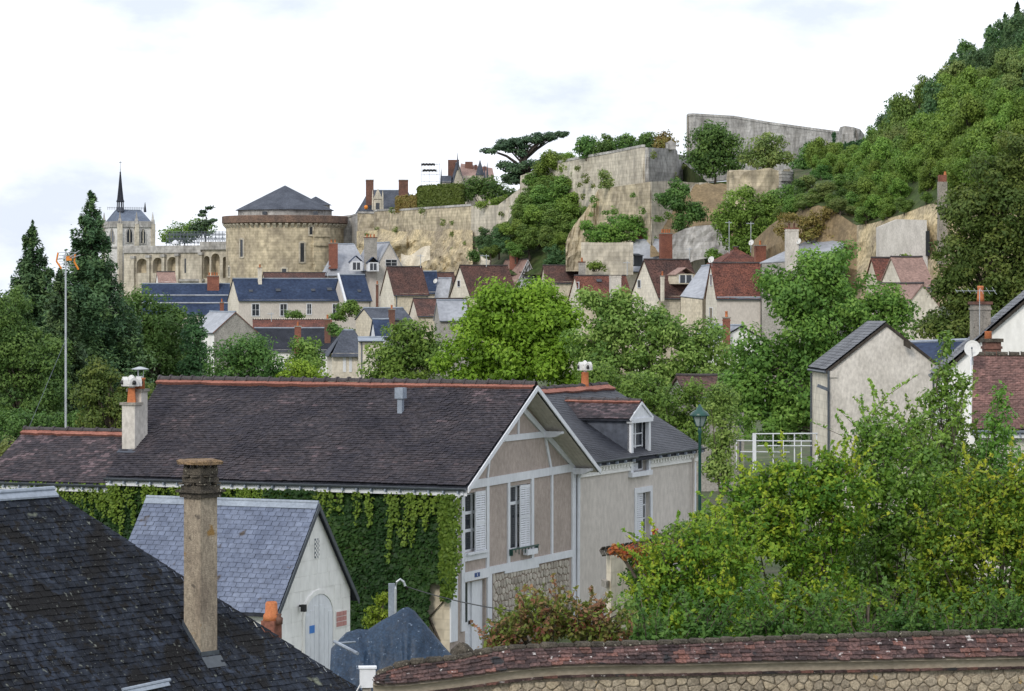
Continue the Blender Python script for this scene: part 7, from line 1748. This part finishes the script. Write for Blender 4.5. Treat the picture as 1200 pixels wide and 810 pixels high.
tree('spreading cedar with flat dark tiers on the castle skyline', 476, 27, [(640, 160, 26.9, 5.6), (622, 164, 17.9, 6.2), (660, 157, 9.0, 3.2), (600, 170, 24.6, 8.1), (575, 177, 13.4, 4.5), (585, 172, 13.4, 5.0), (648, 184, 22.4, 4.5, -2), (592, 193, 13.4, 5.0), (606, 198, 20.2, 7.5), (595, 207, 15.7, 7.5), (630, 193, 24.6, 6.2, -3), (611, 180, 11.2, 5.0), (610, 214, 20.2, 6.2)], 'l_cedar', .24, .8, 2.4, name='cedar_tree', seed=62, trunk_px=617, r0=.75, barkm='barkdark', nl=26, flat=.45, up=.7, shell=.2)
scrub('bushy evergreens in front of the distant manor', pxlobes(512, [(558, 219, 15, 13), (576, 221, 15, 14), (592, 226, 12, 12), (548, 227, 9, 9), (588, 236, 16, 8)]), 'l_dark', .24, 1.1, 1.6, 63)
scrub('pale ground shrubs on the curtain wall next to the ramp', pxlobes(486, [(566, 239, 10, 3), (578, 237, 10, 4), (590, 232, 7, 6)]), 'l_hill2', .2, .7, 1.5, 64)
tree('round tree behind the castle scaffolding', 600, 20, [(215, 272, 24, 12), (235, 268, 18, 10), (200, 278, 14, 10)], 'l_hill1', .3, 1.3, 1.5, seed=65)
tree('small layered cedar above the castle scaffolding', 592, 20, [(240, 248, 9, 2), (247, 244, 7, 2.2), (236, 252, 7, 1.5), (240, 261, 11, 3), (232, 267, 14, 4), (250, 258, 6, 2)], 'l_cedar', .26, .7, 1.7, name='cedar_tree', seed=66, trunk_px=241, barkm='barkdark', flat=.4, up=.7, shell=.2)
# leafy bank below the upper bastion
bank = [(640, 215, 24, 22), (668, 222, 24, 22), (625, 240, 22, 22), (655, 250, 30, 24), (685, 245, 18, 22), (612, 265, 22, 20), (645, 275, 28, 18), (672, 268, 18, 16), (600, 275, 14, 14)]
pr_ = {}
for kk, (lmat, sd) in {'a': ('l_hill1', 71), 'b': ('l_hill2', 72), 'c': ('l_hill3', 73), 'd': ('l_hill4', 74), 'e': ('l_dark', 75), 'f': ('l_hill1', 76), 'g': ('l_hill2', 77)}.items(): pr_[kk] = proto(sd, lmat, 11 if kk != 'f' else 9, leaf=.058, clump=.17, dens=1.15, tall={'a': 1.1, 'b': 1.3, 'c': 1.5, 'd': 1.0, 'e': 1.6, 'f': 1.5, 'g': 1.2}[kk], conical={'c': .9, 'e': 1.0, 'f': .6, 'b': .4}.get(kk, 0), shell=.35)
mb = MB(); vv = []
for i in range(21):
    for j in range(9): f, t = i/20, j/8; x = 575+125*f; yt = interp(x, [575, 600, 640, 680, 700], [275, 240, 215, 215, 232]); vv.append(P(x, 322+(yt+12-322)*t, 446-12*f+22*t))
mb.add(vv, [(i*9+j, (i+1)*9+j, (i+1)*9+j+1, i*9+j+1) for i in range(20) for j in range(8)]); tag(obj('leafy_bank', mb, M['hillgreen'], smooth=True), kind='structure')
LBK = ['mid-green tree on the steep bank below the high bastion', 'yellow-green tree on the steep bank below the high bastion', 'blue-green tree on the steep bank below the high bastion']
for i, (x, y, r_) in enumerate([(650, 212, 22), (676, 216, 20), (632, 222, 17), (660, 232, 20), (690, 236, 15), (618, 244, 16), (640, 245, 20), (668, 252, 20), (690, 255, 13), (610, 262, 16), (632, 266, 18), (655, 272, 18), (676, 272, 12), (598, 282, 13), (620, 284, 15), (642, 290, 16), (662, 291, 12), (604, 296, 10), (585, 288, 12), (573, 290, 11), (568, 280, 9), (648, 304, 12), (660, 306, 9), (575, 298, 10), (662, 205, 16), (640, 232, 18), (680, 228, 16), (650, 260, 18), (625, 255, 16), (612, 278, 15), (590, 272, 12), (640, 206, 14), (700, 246, 10)]):
    Y = 446-12*(x-575)/125+22*max(0, (300-y)/90); s = r_*1.3*Y/FPX; kd = [1, 1, 0, 0, 0, 0, 0, 1, 0, 0, 1, 0, 0, 1, 0, 0, 1, 0, 2, 2, 2, 2, 2, 0, 1, 0, 1, 0, 0, 1, 0, 1, 0][i]
    p = P(x, y+r_*1.25, Y); put(pr_['bac'[kd] if kd else 'b'] if False else pr_[{0: 'a', 1: 'b', 2: 'c'}[kd]], p, s, s*R.uniform(.8, 1.0), LBK[kd], group=LBK[kd]+'s')
scrub('ivy mound on the face of the lower bastion', pxlobes(408, [(702, 274, 20, 13), (724, 266, 22, 16), (748, 272, 20, 14), (690, 266, 9, 12), (737, 258, 13, 9), (764, 278, 12, 9), (720, 278, 24, 10)]), 'l_mid', .2, .8, 1.6, 81, name='ivy_mound', cat='ivy', flat=.6)
scrub('dark ivy hanging from the bastion parapet', pxlobes(402, [(791, 235, 16, 16), (778, 233, 14, 8), (805, 250, 16, 16), (792, 217, 6, 8), (820, 245, 12, 14), (798, 262, 12, 10), (802, 222, 2, 7)]), 'l_dark', .2, .8, 1.6, 82, name='ivy_mound', cat='ivy')
tree('thin pale shrub growing on the ledge of the bastion', 420, 27, [(708, 205, 7, 8), (712, 214, 8, 8), (705, 214, 6, 8)], 'l_hill4', .18, .55, 1.1, seed=83, nl=8)
scrub('shrubs crowning the squat ruined tower', pxlobes(392, [(888, 172, 16, 14), (905, 168, 16, 14), (875, 184, 12, 9), (912, 184, 16, 10), (895, 190, 26, 6)]), 'l_hill4', .22, .9, 1.5, 84)
tree('bright green tree in front of the squat ruined tower', 372, 13, [(868, 238, 24, 20), (890, 256, 28, 22), (858, 265, 20, 22), (908, 272, 22, 20), (880, 285, 30, 18), (848, 258, 12, 16), (895, 240, 16, 14)], 'l_hill2', .2, .9, 1.6, seed=85)
tree('mid-green tree right of the squat ruined tower', 378, 15, [(912, 235, 18, 16), (925, 225, 12, 12), (930, 248, 14, 12)], 'l_hill1', .2, .9, 1.6, seed=86)
tree('dark tree between ruined tower and clipped rampart hedge', 404, 22, [(948, 180, 16, 14), (955, 192, 16, 12), (938, 195, 12, 12)], 'l_dark', .22, .9, 1.6, seed=87)
tree('slim dark cypress against the grey rampart', 414, 27, [(977, 160, 1.8, 8), (977, 170, 2.2, 8), (977, 178, 2.2, 6)], 'l_deep', .14, .25, 1.8, name='cypress_tree', seed=88, nl=4)
# wooded hillside: shared crowns, individual trees
HL = {'a': 'mid-green tree on the wooded hillside', 'b': 'fresh yellow-green tree on the wooded hillside', 'c': 'blue-green tree on the wooded hillside', 'd': 'dry olive tree on the wooded hillside', 'e': 'dark tree on the wooded hillside'}
rh = random.Random(12); cnt = 0
for j in range(11):
    f = .06+.94*j/10
    nx_ = 20
    for i in range(nx_):
        x = 945+355*(i+rh.uniform(.1, .9)+(.5 if j % 2 else 0))/nx_
        if x > 1290: continue
        p = hs(x, f); q = proj(p); Y = p.y
        if x < 1000 and j < 3 or x < 1022 and f > .72: continue
        rp_ = interp(q[1], [40, 160, 240, 280], [21, 22, 21, 15])*rh.uniform(.7, 1.35)*(.6 if x < 1000 else .75 if x < 1040 else 1)
        if j == 0: rp_ *= .8
        s = rp_*Y/FPX
        n_ = float(vnoise(x*.022, q[1]*.03+5)); kd = 'e' if f > .92 and rh.random() < .6 else ('c' if f+.5*(n_-.5) > .72 else 'b' if f+1.1*(n_-.5) < .36 else rh.choice('aaadcf'))
        zn = 'just above the quarry face' if f < .22 else 'along the crest of the wooded hill' if f > .85 else 'halfway up the wooded hill' if f > .5 else 'on the lower slope of the wooded hill'
        p.z -= (.4+.5*f*f)*s; kd = 'a' if kd == 'f' else kd; put(pr_[kd if kd != 'a' or rh.random() < .5 else 'f'], p, s, s*rh.uniform(.95, 1.35), HL[kd].replace('on the wooded hillside', zn), group=HL[kd].replace('tree', 'trees')+' '+zn); cnt += 1
print('hill trees', cnt)
for (x, yt, w_, Y, sd) in ((1043, 30, 9, 372, 1), (1117, 62, 9, 385, 2), (1160, 30, 13, 372, 3), (1178, 18, 12, 368, 4), (1192, 5, 13, 362, 5)):
    if x < 1100: continue
    conifer('dark fir on the crest of the wooded hillside, number %d along from the rampart' % (sd-1) if False else ['', '', 'dark fir standing lowest on the hill crest', 'ragged dark fir on the hill crest beside the lowest fir', 'tall dark fir near the top of the hill crest', 'topmost dark fir on the hill crest'][sd], x, Y, zat(V((0, Y, 0)), yt+78), yt, w_*1.25, 90+sd, 'l_hill3', .24, name='fir_tree', dens=.9)
for i, (x, y, r_, kd) in enumerate([(930, 262, 14, 'a'), (965, 225, 16, 'd'), (985, 215, 16, 'a'), (945, 215, 14, 'd'), (1000, 205, 16, 'a'), (962, 205, 12, 'e'), (1020, 225, 20, 'b'), (935, 235, 13, 'a'), (1000, 235, 16, 'a'), (985, 250, 12, 'd'), (1015, 255, 15, 'a'), (950, 250, 10, 'd'), (975, 236, 13, 'a'), (948, 236, 11, 'a'), (985, 232, 12, 'e'), (1010, 218, 14, 'a'), (1025, 208, 14, 'b'), (1030, 240, 15, 'b'), (975, 200, 10, 'a'), (990, 195, 10, 'e'), (1040, 255, 14, 'b'), (1060, 240, 12, 'a'), (1085, 232, 10, 'a'), (936, 222, 13, 'e'), (941, 248, 12, 'a'), (929, 256, 10, 'a'), (927, 240, 10, 'e'), (955, 228, 12, 'a'), (1000, 222, 14, 'a'), (915, 258, 9, 'a')]):
    fb = min(np.linspace(0, 1, 60), key=lambda t: abs(proj(hs(x, t))[1]-(y+r_*.9))); p = hs(x, fb); s = r_*p.y/FPX*1.15; p.z -= .5*s; put(pr_[kd], p, s, s*.85, {'a': 'mid-green bush on the slope between ruined tower and quarry', 'b': 'bright bush on the slope above the quarry edge', 'd': 'dry olive bush on the slope between ruined tower and quarry', 'e': 'dark bush on the slope between ruined tower and quarry'}[kd], cat='bush', name='bush', group='bushes on the slope ' + kd)
scrub('dry brown scrub spilling over the rock below the bushes', pxlobes(335, [(960, 258, 18, 10), (985, 268, 16, 10), (972, 248, 14, 8), (995, 258, 10, 10), (925, 254, 16, 4), (940, 262, 12, 8), (1000, 276, 8, 8), (915, 270, 10, 8), (950, 274, 14, 8), (975, 282, 14, 8), (930, 280, 12, 8), (995, 290, 10, 8)]), 'l_autumn', .17, .6, 1.2, 89)
# bushes among the far houses
for i, (x, y, rx, ry, Y, m_, lab) in enumerate([(410, 362, 14, 11, 440, 'l_hill1', 'leafy bush in the yard of the blue-roofed row'), (347, 369, 12, 5, 445, 'l_hill1', 'low bush under the second window of the blue-roofed row'), (396, 371, 12, 4, 442, 'l_mid', 'low dark bush along the yard wall'), (443, 367, 7, 6, 400, 'l_hill2', 'small bush above the ochre stone wall'), (392, 386, 7, 10, 372, 'l_dark', 'narrow dark shrub beside the brick stack'), (404, 394, 10, 8, 350, 'l_hill1', 'garden bush above the slate hip roof'), (836, 298, 9, 8, 372, 'l_hill2', 'light bush left of the hipped roof'), (697, 312, 12, 6, 395, 'l_hill2', 'weedy bush on the dark red roofed house'), (1062, 305, 10, 5, 300, 'l_hill2', 'pale shrub at the foot of the quarry face'), (556, 300, 8, 8, 470, 'l_dark', 'dark ivy clump at the base of the curtain wall'), (570, 288, 12, 12, 466, 'l_dark', 'larger dark ivy clump climbing the curtain wall')]):
    s_ = [(x-rx*.4, y, rx*.7, ry*.85), (x+rx*.4, y+1, rx*.7, ry*.8), (x, y-ry*.3, rx*.6, ry*.75)]
    scrub(lab, pxlobes(Y, s_), m_, .17, .55, 1.5, 100+i)

# ------------------------------------------------------------------ vegetation: between the town and the creeper house
tree('big bright yellow-green tree in the middle behind the creeper house', 205, .8, [(598, 372, 44, 36), (560, 398, 38, 34), (640, 388, 42, 42), (588, 345, 28, 20), (628, 345, 32, 20), (538, 425, 28, 30), (608, 425, 58, 34), (658, 430, 42, 34), (570, 440, 50, 22), (665, 385, 28, 30), (575, 365, 30, 26), (645, 358, 26, 22), (625, 405, 50, 40)], 'l_bright', .17, .8, 1.5, seed=201, trunk_px=605)
tree('dark round tree left of the bright yellow-green tree', 215, .8, [(482, 398, 32, 26), (456, 420, 24, 24), (506, 418, 24, 28), (480, 435, 45, 22), (440, 440, 14, 16)], 'l_mid', .15, .75, 1.5, seed=202)
tree('loose grey-green tree right of the bright tree', 186, .6, [(715, 385, 34, 30), (750, 398, 40, 36), (790, 412, 38, 36), (708, 430, 40, 34), (762, 445, 55, 36), (735, 362, 20, 22), (820, 440, 28, 36), (700, 360, 14, 20), (770, 372, 12, 16), (800, 470, 45, 30), (690, 350, 10, 12), (832, 405, 30, 32), (848, 450, 28, 38), (690, 400, 30, 34), (725, 350, 14, 14), (780, 385, 26, 28), (860, 490, 26, 26)], 'l_pale', .135, .62, 1.2, seed=203, trunk_px=760, shell=.35)
tree('large fresh green tree in front of the tall red-roofed house', 160, .5, [(958, 322, 38, 36), (918, 352, 34, 36), (1000, 352, 40, 36), (945, 395, 55, 42), (1012, 395, 32, 34), (898, 430, 26, 44), (935, 455, 42, 40), (1042, 352, 26, 20), (880, 455, 24, 34), (925, 490, 40, 24), (1010, 430, 24, 24), (985, 300, 18, 16), (945, 345, 44, 40), (1025, 370, 34, 28), (970, 430, 44, 40), (1060, 365, 16, 14), (880, 415, 26, 34), (868, 465, 28, 38), (900, 495, 40, 30), (1050, 385, 24, 24), (1030, 420, 24, 24), (905, 325, 18, 20)], 'l_mid', .13, .65, 1.3, seed=204, trunk_px=988)
tree('tall dark olive tree at the right edge in front of the hillside', 178, .8, [(1165, 205, 32, 30), (1195, 185, 32, 34), (1140, 245, 38, 36), (1185, 250, 44, 46), (1122, 300, 30, 36), (1165, 310, 50, 44), (1112, 345, 22, 28), (1195, 335, 44, 40), (1150, 365, 40, 30), (1225, 270, 40, 60), (1095, 385, 22, 22), (1130, 385, 40, 28)], 'l_olive', .13, .62, 1.75, seed=205, trunk_px=1175)
scrub('young green trees behind the street lamp', pxlobes(122, [(842, 475, 22, 28), (850, 505, 12, 22), (838, 525, 14, 22), (850, 548, 14, 16), (880, 566, 24, 12), (835, 550, 14, 16)]), 'l_pale', .075, .4, 1.4, 206)
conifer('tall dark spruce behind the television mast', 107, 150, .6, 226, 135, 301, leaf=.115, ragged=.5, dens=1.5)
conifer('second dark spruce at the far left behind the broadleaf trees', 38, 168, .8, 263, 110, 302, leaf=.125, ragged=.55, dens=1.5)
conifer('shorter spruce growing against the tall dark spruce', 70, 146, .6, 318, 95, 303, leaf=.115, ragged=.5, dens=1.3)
tree('dense deep green tree right of the tall spruce', 158, .6, [(168, 362, 30, 30), (195, 385, 32, 36), (155, 400, 34, 40), (185, 430, 44, 40), (165, 470, 45, 34), (215, 445, 26, 36)], 'l_dark', .095, .55, 1.5, seed=304)
tree('narrow conical tree beside the deep green tree', 155, .6, [(228, 378, 9, 18), (229, 405, 15, 26), (229, 440, 20, 32), (232, 480, 24, 30)], 'l_deep', .09, .45, 1.6, seed=305)
tree('round blue-green tree above the left part of the creeper house ridge', 150, .6, [(288, 412, 28, 22), (265, 428, 26, 26), (312, 432, 26, 24), (285, 450, 45, 20), (330, 450, 20, 14)], 'l_dark', .09, .5, 1.45, seed=306)
tree('small rounded green shrub tree above the creeper house ridge', 140, .6, [(358, 410, 20, 15), (350, 424, 18, 14), (368, 424, 18, 14)], 'l_mid', .085, .42, 1.5, seed=307)
tree('bright small tree just above the creeper house ridge', 132, .5, [(350, 436, 20, 14), (368, 440, 18, 14), (338, 446, 14, 12)], 'l_bright', .08, .4, 1.4, seed=308)
tree('leafy tree at the far left edge', 140, .6, [(5, 365, 30, 38), (-15, 400, 40, 50), (25, 420, 30, 44), (12, 470, 45, 40), (50, 470, 30, 45), (60, 420, 20, 40)], 'l_dark', .085, .5, 1.5, seed=309)
tree('pale olive tree with bare twigs behind the twin chimney', 122, .5, [(112, 438, 20, 20), (132, 455, 26, 26), (105, 465, 24, 24), (150, 480, 26, 26), (118, 492, 34, 20), (165, 470, 18, 26)], 'l_olive', .075, .36, 1.2, seed=310, nl=30)
scrub('weedy grass clump beyond the low extension roof', pxlobes(118, [(8, 530, 18, 18), (-8, 545, 20, 20), (25, 545, 14, 10)]), 'l_hill4', .08, .35, 1.3, 311)
scrub('hedge growth behind the creeper house on the left', pxlobes(124, [(20, 500, 30, 24), (60, 500, 26, 20), (90, 500, 20, 20)]), 'l_dark', .08, .4, 1.4, 312)
scrub('low shrub mass behind the beige wing', pxlobes(128, [(700, 440, 30, 20), (740, 460, 34, 24), (780, 480, 30, 26), (815, 500, 22, 26), (806, 462, 20, 18), (835, 478, 18, 22), (850, 462, 14, 14)]), 'l_mid', .08, .42, 1.4, 313)

# ------------------------------------------------------------------ creeper on the long wall
r = np.random.default_rng(77); PP, NN, TT, SS = [], [], [], []; PP2, NN2, TT2 = [], [], []
nv_, uv_ = np.array(-v), np.array(u); K0 = np.array((K.x, K.y, 0)); Lall = Le+L2r
def onwall(a, z, off): return K0[None, :]-uv_[None, :]*a[:, None]+np.array((0, 0, 1.0))[None, :]*z[:, None]+nv_[None, :]*off[:, None]
m = 46000; a = r.random(m)*Lall-.15; z = .4+r.random(m)*(ze-.85)
bare = (a < .55) & (z < 2.6+.8*vnoise(a*3, z*2)) & (vnoise(a*2.5+3, z*1.7) > .3); a, z = a[~bare], z[~bare]; m = len(a)
off = .05+.42*vnoise(a*.8, z*.7)**2+.12*r.random(m); PP.append(onwall(a, z, off)); NN.append(nv_+np.array((0, 0, .55))+r.normal(size=(m, 3))*.42); TT.append(.5*vnoise(a*.9+4, z*1.4)+.5*r.random(m))
for s_ in range(125):                # hanging strands with fresh tips
    a0 = r.random()*Lall; ln = min(ze-.8, r.gamma(2.0, .40)+.2); k_ = int(62*ln); t = r.random(k_)
    aa = a0+r.normal(size=k_)*(.035+.05*(1-t))+.04*np.sin(t*5+s_); zz = ze-.42-t*ln; oo = .2+.16*r.random(k_)+.05*(1-t)
    PP2.append(onwall(aa, zz, oo)); NN2.append(nv_+np.array((0, 0, .35))+r.normal(size=(k_, 3))*.5); TT2.append(np.clip(.2+.35*r.random()+.45*r.random(k_), 0, 1))
for s_ in range(16):                 # curtain falling round the corner by the gable
    a0 = -.02+r.normal()*.12; ln = 2.4+r.random()*1.0; k_ = int(80*ln); t = r.random(k_); PP2.append(onwall(a0+r.normal(size=k_)*.06, ze-.42-t*ln, .12+.3*r.random(k_))); NN2.append(nv_+uv_*.8+r.normal(size=(k_, 3))*.5); TT2.append(.1+.6*r.random(k_))
p_, n_, t_ = map(np.concatenate, (PP, NN, TT)); v_, q_ = leafquads(p_, n_, .08*r.uniform(.4, 1.45, len(p_)), .75, r)
root = thing('wall_creeper', 'dense green creeper covering the long wall under the brown roof', 'creeper', V((K.x, K.y, .4))-u*Lall/2-v*.2)
link('foliage', npmesh('foliage', v_, q_, t_, M['l_ivy'], tuple(root.location)), root)
p_, n_, t_ = map(np.concatenate, (PP2, NN2, TT2)); v_, q_ = leafquads(p_, n_, .06*r.uniform(.6, 1.3, len(p_)), .7, r)
link('hanging_strand', npmesh('hanging_strand', v_, q_, t_, M['l_ivytip'], tuple(root.location)), root)['kind'] = 'stuff'
mb = MB()
for k in range(14):
    a0 = Lall*(k+.5)/14+R.uniform(-.3, .3); mb.tube([tuple(onwall(np.array([a0+R.uniform(-.2, .2)*i]), np.array([.3+i*.7]), np.array([.05]))[0]) for i in range(7)], [.06, .05, .045, .04, .03, .02, .01], 5)
obj('stem', mb, M['bark'], root)['kind'] = 'stuff'
scrub('bright green climber shoot beside the grey service post', pxlobes(80, [(448, 702, 7, 6), (442, 716, 10, 8), (452, 722, 9, 8), (436, 728, 8, 6)]), 'l_bright', .045, .18, 1.3, 320)

# ------------------------------------------------------------------ vegetation: foreground shrubs
def fgscrub(label, Y, L, m_, leaf, clump, dens, seed, **k):
    k.setdefault('shoots', 14*len(L) if len(L) > 6 else 0); return scrub(label, pxlobes(Y, L), m_, leaf, clump, dens, seed, **k)
fgscrub('reddish green shrub behind the tiled wall by the front door', 57, [(595, 746, 28, 14), (640, 738, 30, 20), (690, 742, 36, 20), (650, 720, 24, 14), (575, 754, 16, 9), (618, 728, 22, 14), (725, 752, 30, 18), (695, 722, 22, 12)], 'l_red', .055, .19, .8, 401, slen=.7)
fgscrub('fresh green shoots at the left side of the reddish shrub', 57.5, [(598, 728, 16, 12), (622, 708, 14, 10), (585, 742, 12, 10), (735, 718, 18, 18)], 'l_pale', .05, .2, .9, 402)
fgscrub('yellow-green bushy shrub with arching sprays beside the garden pier', 61, [(768, 690, 28, 34), (795, 668, 38, 34), (835, 645, 44, 40), (800, 715, 46, 34), (850, 690, 50, 46), (762, 662, 16, 14), (748, 708, 22, 24), (770, 735, 40, 20), (870, 725, 50, 30)], 'l_bush', .055, .19, .85, 403)
fgscrub('tall light green shrub mass in front of the lane', 64, [(880, 608, 44, 40), (920, 590, 42, 36), (852, 618, 32, 30), (962, 575, 40, 34), (900, 655, 60, 52), (948, 620, 54, 56), (990, 590, 48, 50), (866, 572, 20, 16), (960, 690, 56, 54), (930, 560, 30, 22), (898, 562, 26, 20), (975, 545, 24, 20), (920, 720, 50, 34)], 'l_bush', .058, .2, .8, 404, slen=.8)
fgscrub('green orchard shrub with upright shoots in front of the grey gable', 66, [(1028, 555, 34, 46), (1052, 598, 44, 56), (1010, 640, 52, 56), (1068, 655, 50, 60), (1015, 520, 20, 30), (1042, 512, 18, 34), (1020, 705, 60, 50), (1080, 560, 30, 40)], 'l_poplar', .058, .2, .8, 405, slen=1.5)
fgscrub('dense leafy shrubs below the brown flat-tile roof', 65, [(1130, 600, 40, 52), (1178, 606, 38, 50), (1110, 660, 52, 60), (1165, 670, 56, 64), (1215, 630, 40, 66), (1120, 715, 70, 40), (1190, 720, 60, 36), (1195, 566, 22, 24)], 'l_bush', .058, .21, .85, 406, slen=1.3)
fgscrub('tall fresh green thicket between the orchard shrub and the brown roof', 71, [(1060, 535, 32, 36), (1095, 560, 36, 40), (1132, 552, 28, 40), (1165, 575, 28, 34), (1120, 505, 14, 24), (1085, 508, 18, 22), (1200, 575, 24, 26), (1110, 610, 60, 50), (1180, 620, 50, 50)], 'l_poplar', .058, .2, .75, 415, slen=1.2)
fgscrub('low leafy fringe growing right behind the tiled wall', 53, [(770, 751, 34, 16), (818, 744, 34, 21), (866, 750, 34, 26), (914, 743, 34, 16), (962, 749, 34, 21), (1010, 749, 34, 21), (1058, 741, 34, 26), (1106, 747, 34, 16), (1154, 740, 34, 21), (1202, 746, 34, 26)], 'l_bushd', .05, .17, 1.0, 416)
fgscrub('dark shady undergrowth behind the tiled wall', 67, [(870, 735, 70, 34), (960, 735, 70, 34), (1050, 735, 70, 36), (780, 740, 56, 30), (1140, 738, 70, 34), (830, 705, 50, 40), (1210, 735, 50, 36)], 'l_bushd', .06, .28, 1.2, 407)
tree('slender upright young poplar with glossy leaves rising before the white gable', 68.5, 3, [(1109, 405, 10, 22), (1106, 435, 19, 28), (1110, 475, 25, 34), (1103, 515, 28, 40), (1110, 560, 32, 44), (1088, 468, 12, 18), (1128, 452, 12, 18)], 'l_poplar', .062, .16, .62, name='young_poplar', seed=408, nl=26, r0=.07, shell=.2)
tree('shorter young poplar before the brown flat-tile roof', 69, 3, [(1171, 468, 11, 22), (1172, 505, 22, 34), (1176, 545, 30, 40), (1156, 530, 16, 24), (1176, 590, 34, 44)], 'l_poplar', .06, .16, .65, name='young_poplar', seed=409, nl=22, r0=.06, shell=.2)
tree('bare-twigged fruit tree behind the tiled wall', 56, 3, [(1010, 700, 22, 14), (1040, 712, 20, 10), (985, 725, 16, 12), (1052, 690, 14, 10)], 'l_bush', .05, .16, .45, name='fruit_tree', seed=410, nl=40, r0=.07, trunk_px=1000)
fgscrub('red and orange creeper on top of the garden pier', 70, [(722, 645, 13, 5), (740, 648, 16, 9), (760, 651, 18, 11), (782, 649, 16, 10), (756, 661, 16, 8), (798, 646, 14, 9)], 'l_creeper', .055, .17, 1.2, 411, name='red_creeper', cat='creeper')
fgscrub('dark green climber clothing the garden pier', 70.5, [(752, 668, 18, 12), (748, 682, 20, 12), (770, 672, 18, 16), (745, 655, 8, 6)], 'l_bushd', .055, .18, 1.2, 414, name='pier_climber', cat='creeper')
fgscrub('trumpet vine with orange flowers at the corner of the beige wing', 74, [(800, 622, 20, 16), (785, 640, 16, 10), (830, 610, 22, 12), (818, 632, 26, 14), (775, 632, 10, 8)], 'l_mid', .055, .2, 1.15, 412)
fgscrub('cluster of orange trumpet flowers on the vine', 73, [(836, 608, 4, 3), (767, 623, 3, 3), (800, 641, 3, 2), (867, 661, 3, 3), (1000, 640, 3, 3), (1044, 662, 3, 2)], 'l_flower', .045, .07, 1.2, 413, name='trumpet_flowers', cat='flowers')

# ------------------------------------------------------------------ television mast
mp_ = P(77, 500, 112); root = thing('television_mast', 'tall thin steel television mast with orange-tipped antennas behind the low extension', 'mast', V((mp_.x, mp_.y, gz(mp_.x, mp_.y)))); mz = lambda y: zat(mp_, y); ax0 = V((mp_.x, mp_.y, 0))
mb = MB(); mb.tube([V((mp_.x, mp_.y, gz(mp_.x, mp_.y))), ax0+UP*mz(400), ax0+UP*mz(294)], [.045, .04, .03], 8); obj('mast', mb, M['metal'], root)
s = 112/FPX; T_ = lambda dx, dy, dd=0: ax0+V((dx*s, dd, mz(304)-dy*s))
mb = MB(); mb.tube([T_(-10, 0), T_(12, -3)], .02, 5); mb.tube([T_(2, 0), T_(17, -10, -.3)], .018, 5); mb.tube([T_(3, 0), T_(18, -5, -.2)], .018, 5); mb.tube([T_(0, 2), T_(5, 10)], .018, 5); obj('boom', mb, M['metal'], root)
for k in range(6):
    mb = MB(); mb.tube([T_(-8, -8+k*3.4), T_(12, -8+k*3.4)], .010, 4); obj('reflector_rod', mb, M['metal'], root)
for (p, q) in (((-9, -8), (-11, 2)), ((-11, 2), (-5, 11)), ((11, -6), (10, 3)), ((10, 3), (15, 12)), ((2, -2), (8, -2))):
    mb = MB(); mb.tube([T_(*p), T_(*q)], .035, 5); obj('antenna_end', mb, M['orange'], root)
mb = MB(); mb.cbox(T_(4, -1), V((.2, 0, 0)), V((0, .12, 0)), UP*.16); obj('junction_box', mb, M['orange'], root)
mb = MB(); mb.tube([ax0+UP*mz(398), P(26, 520, 108)], .009, 4); obj('guy_wire', mb, M['steel'], root)
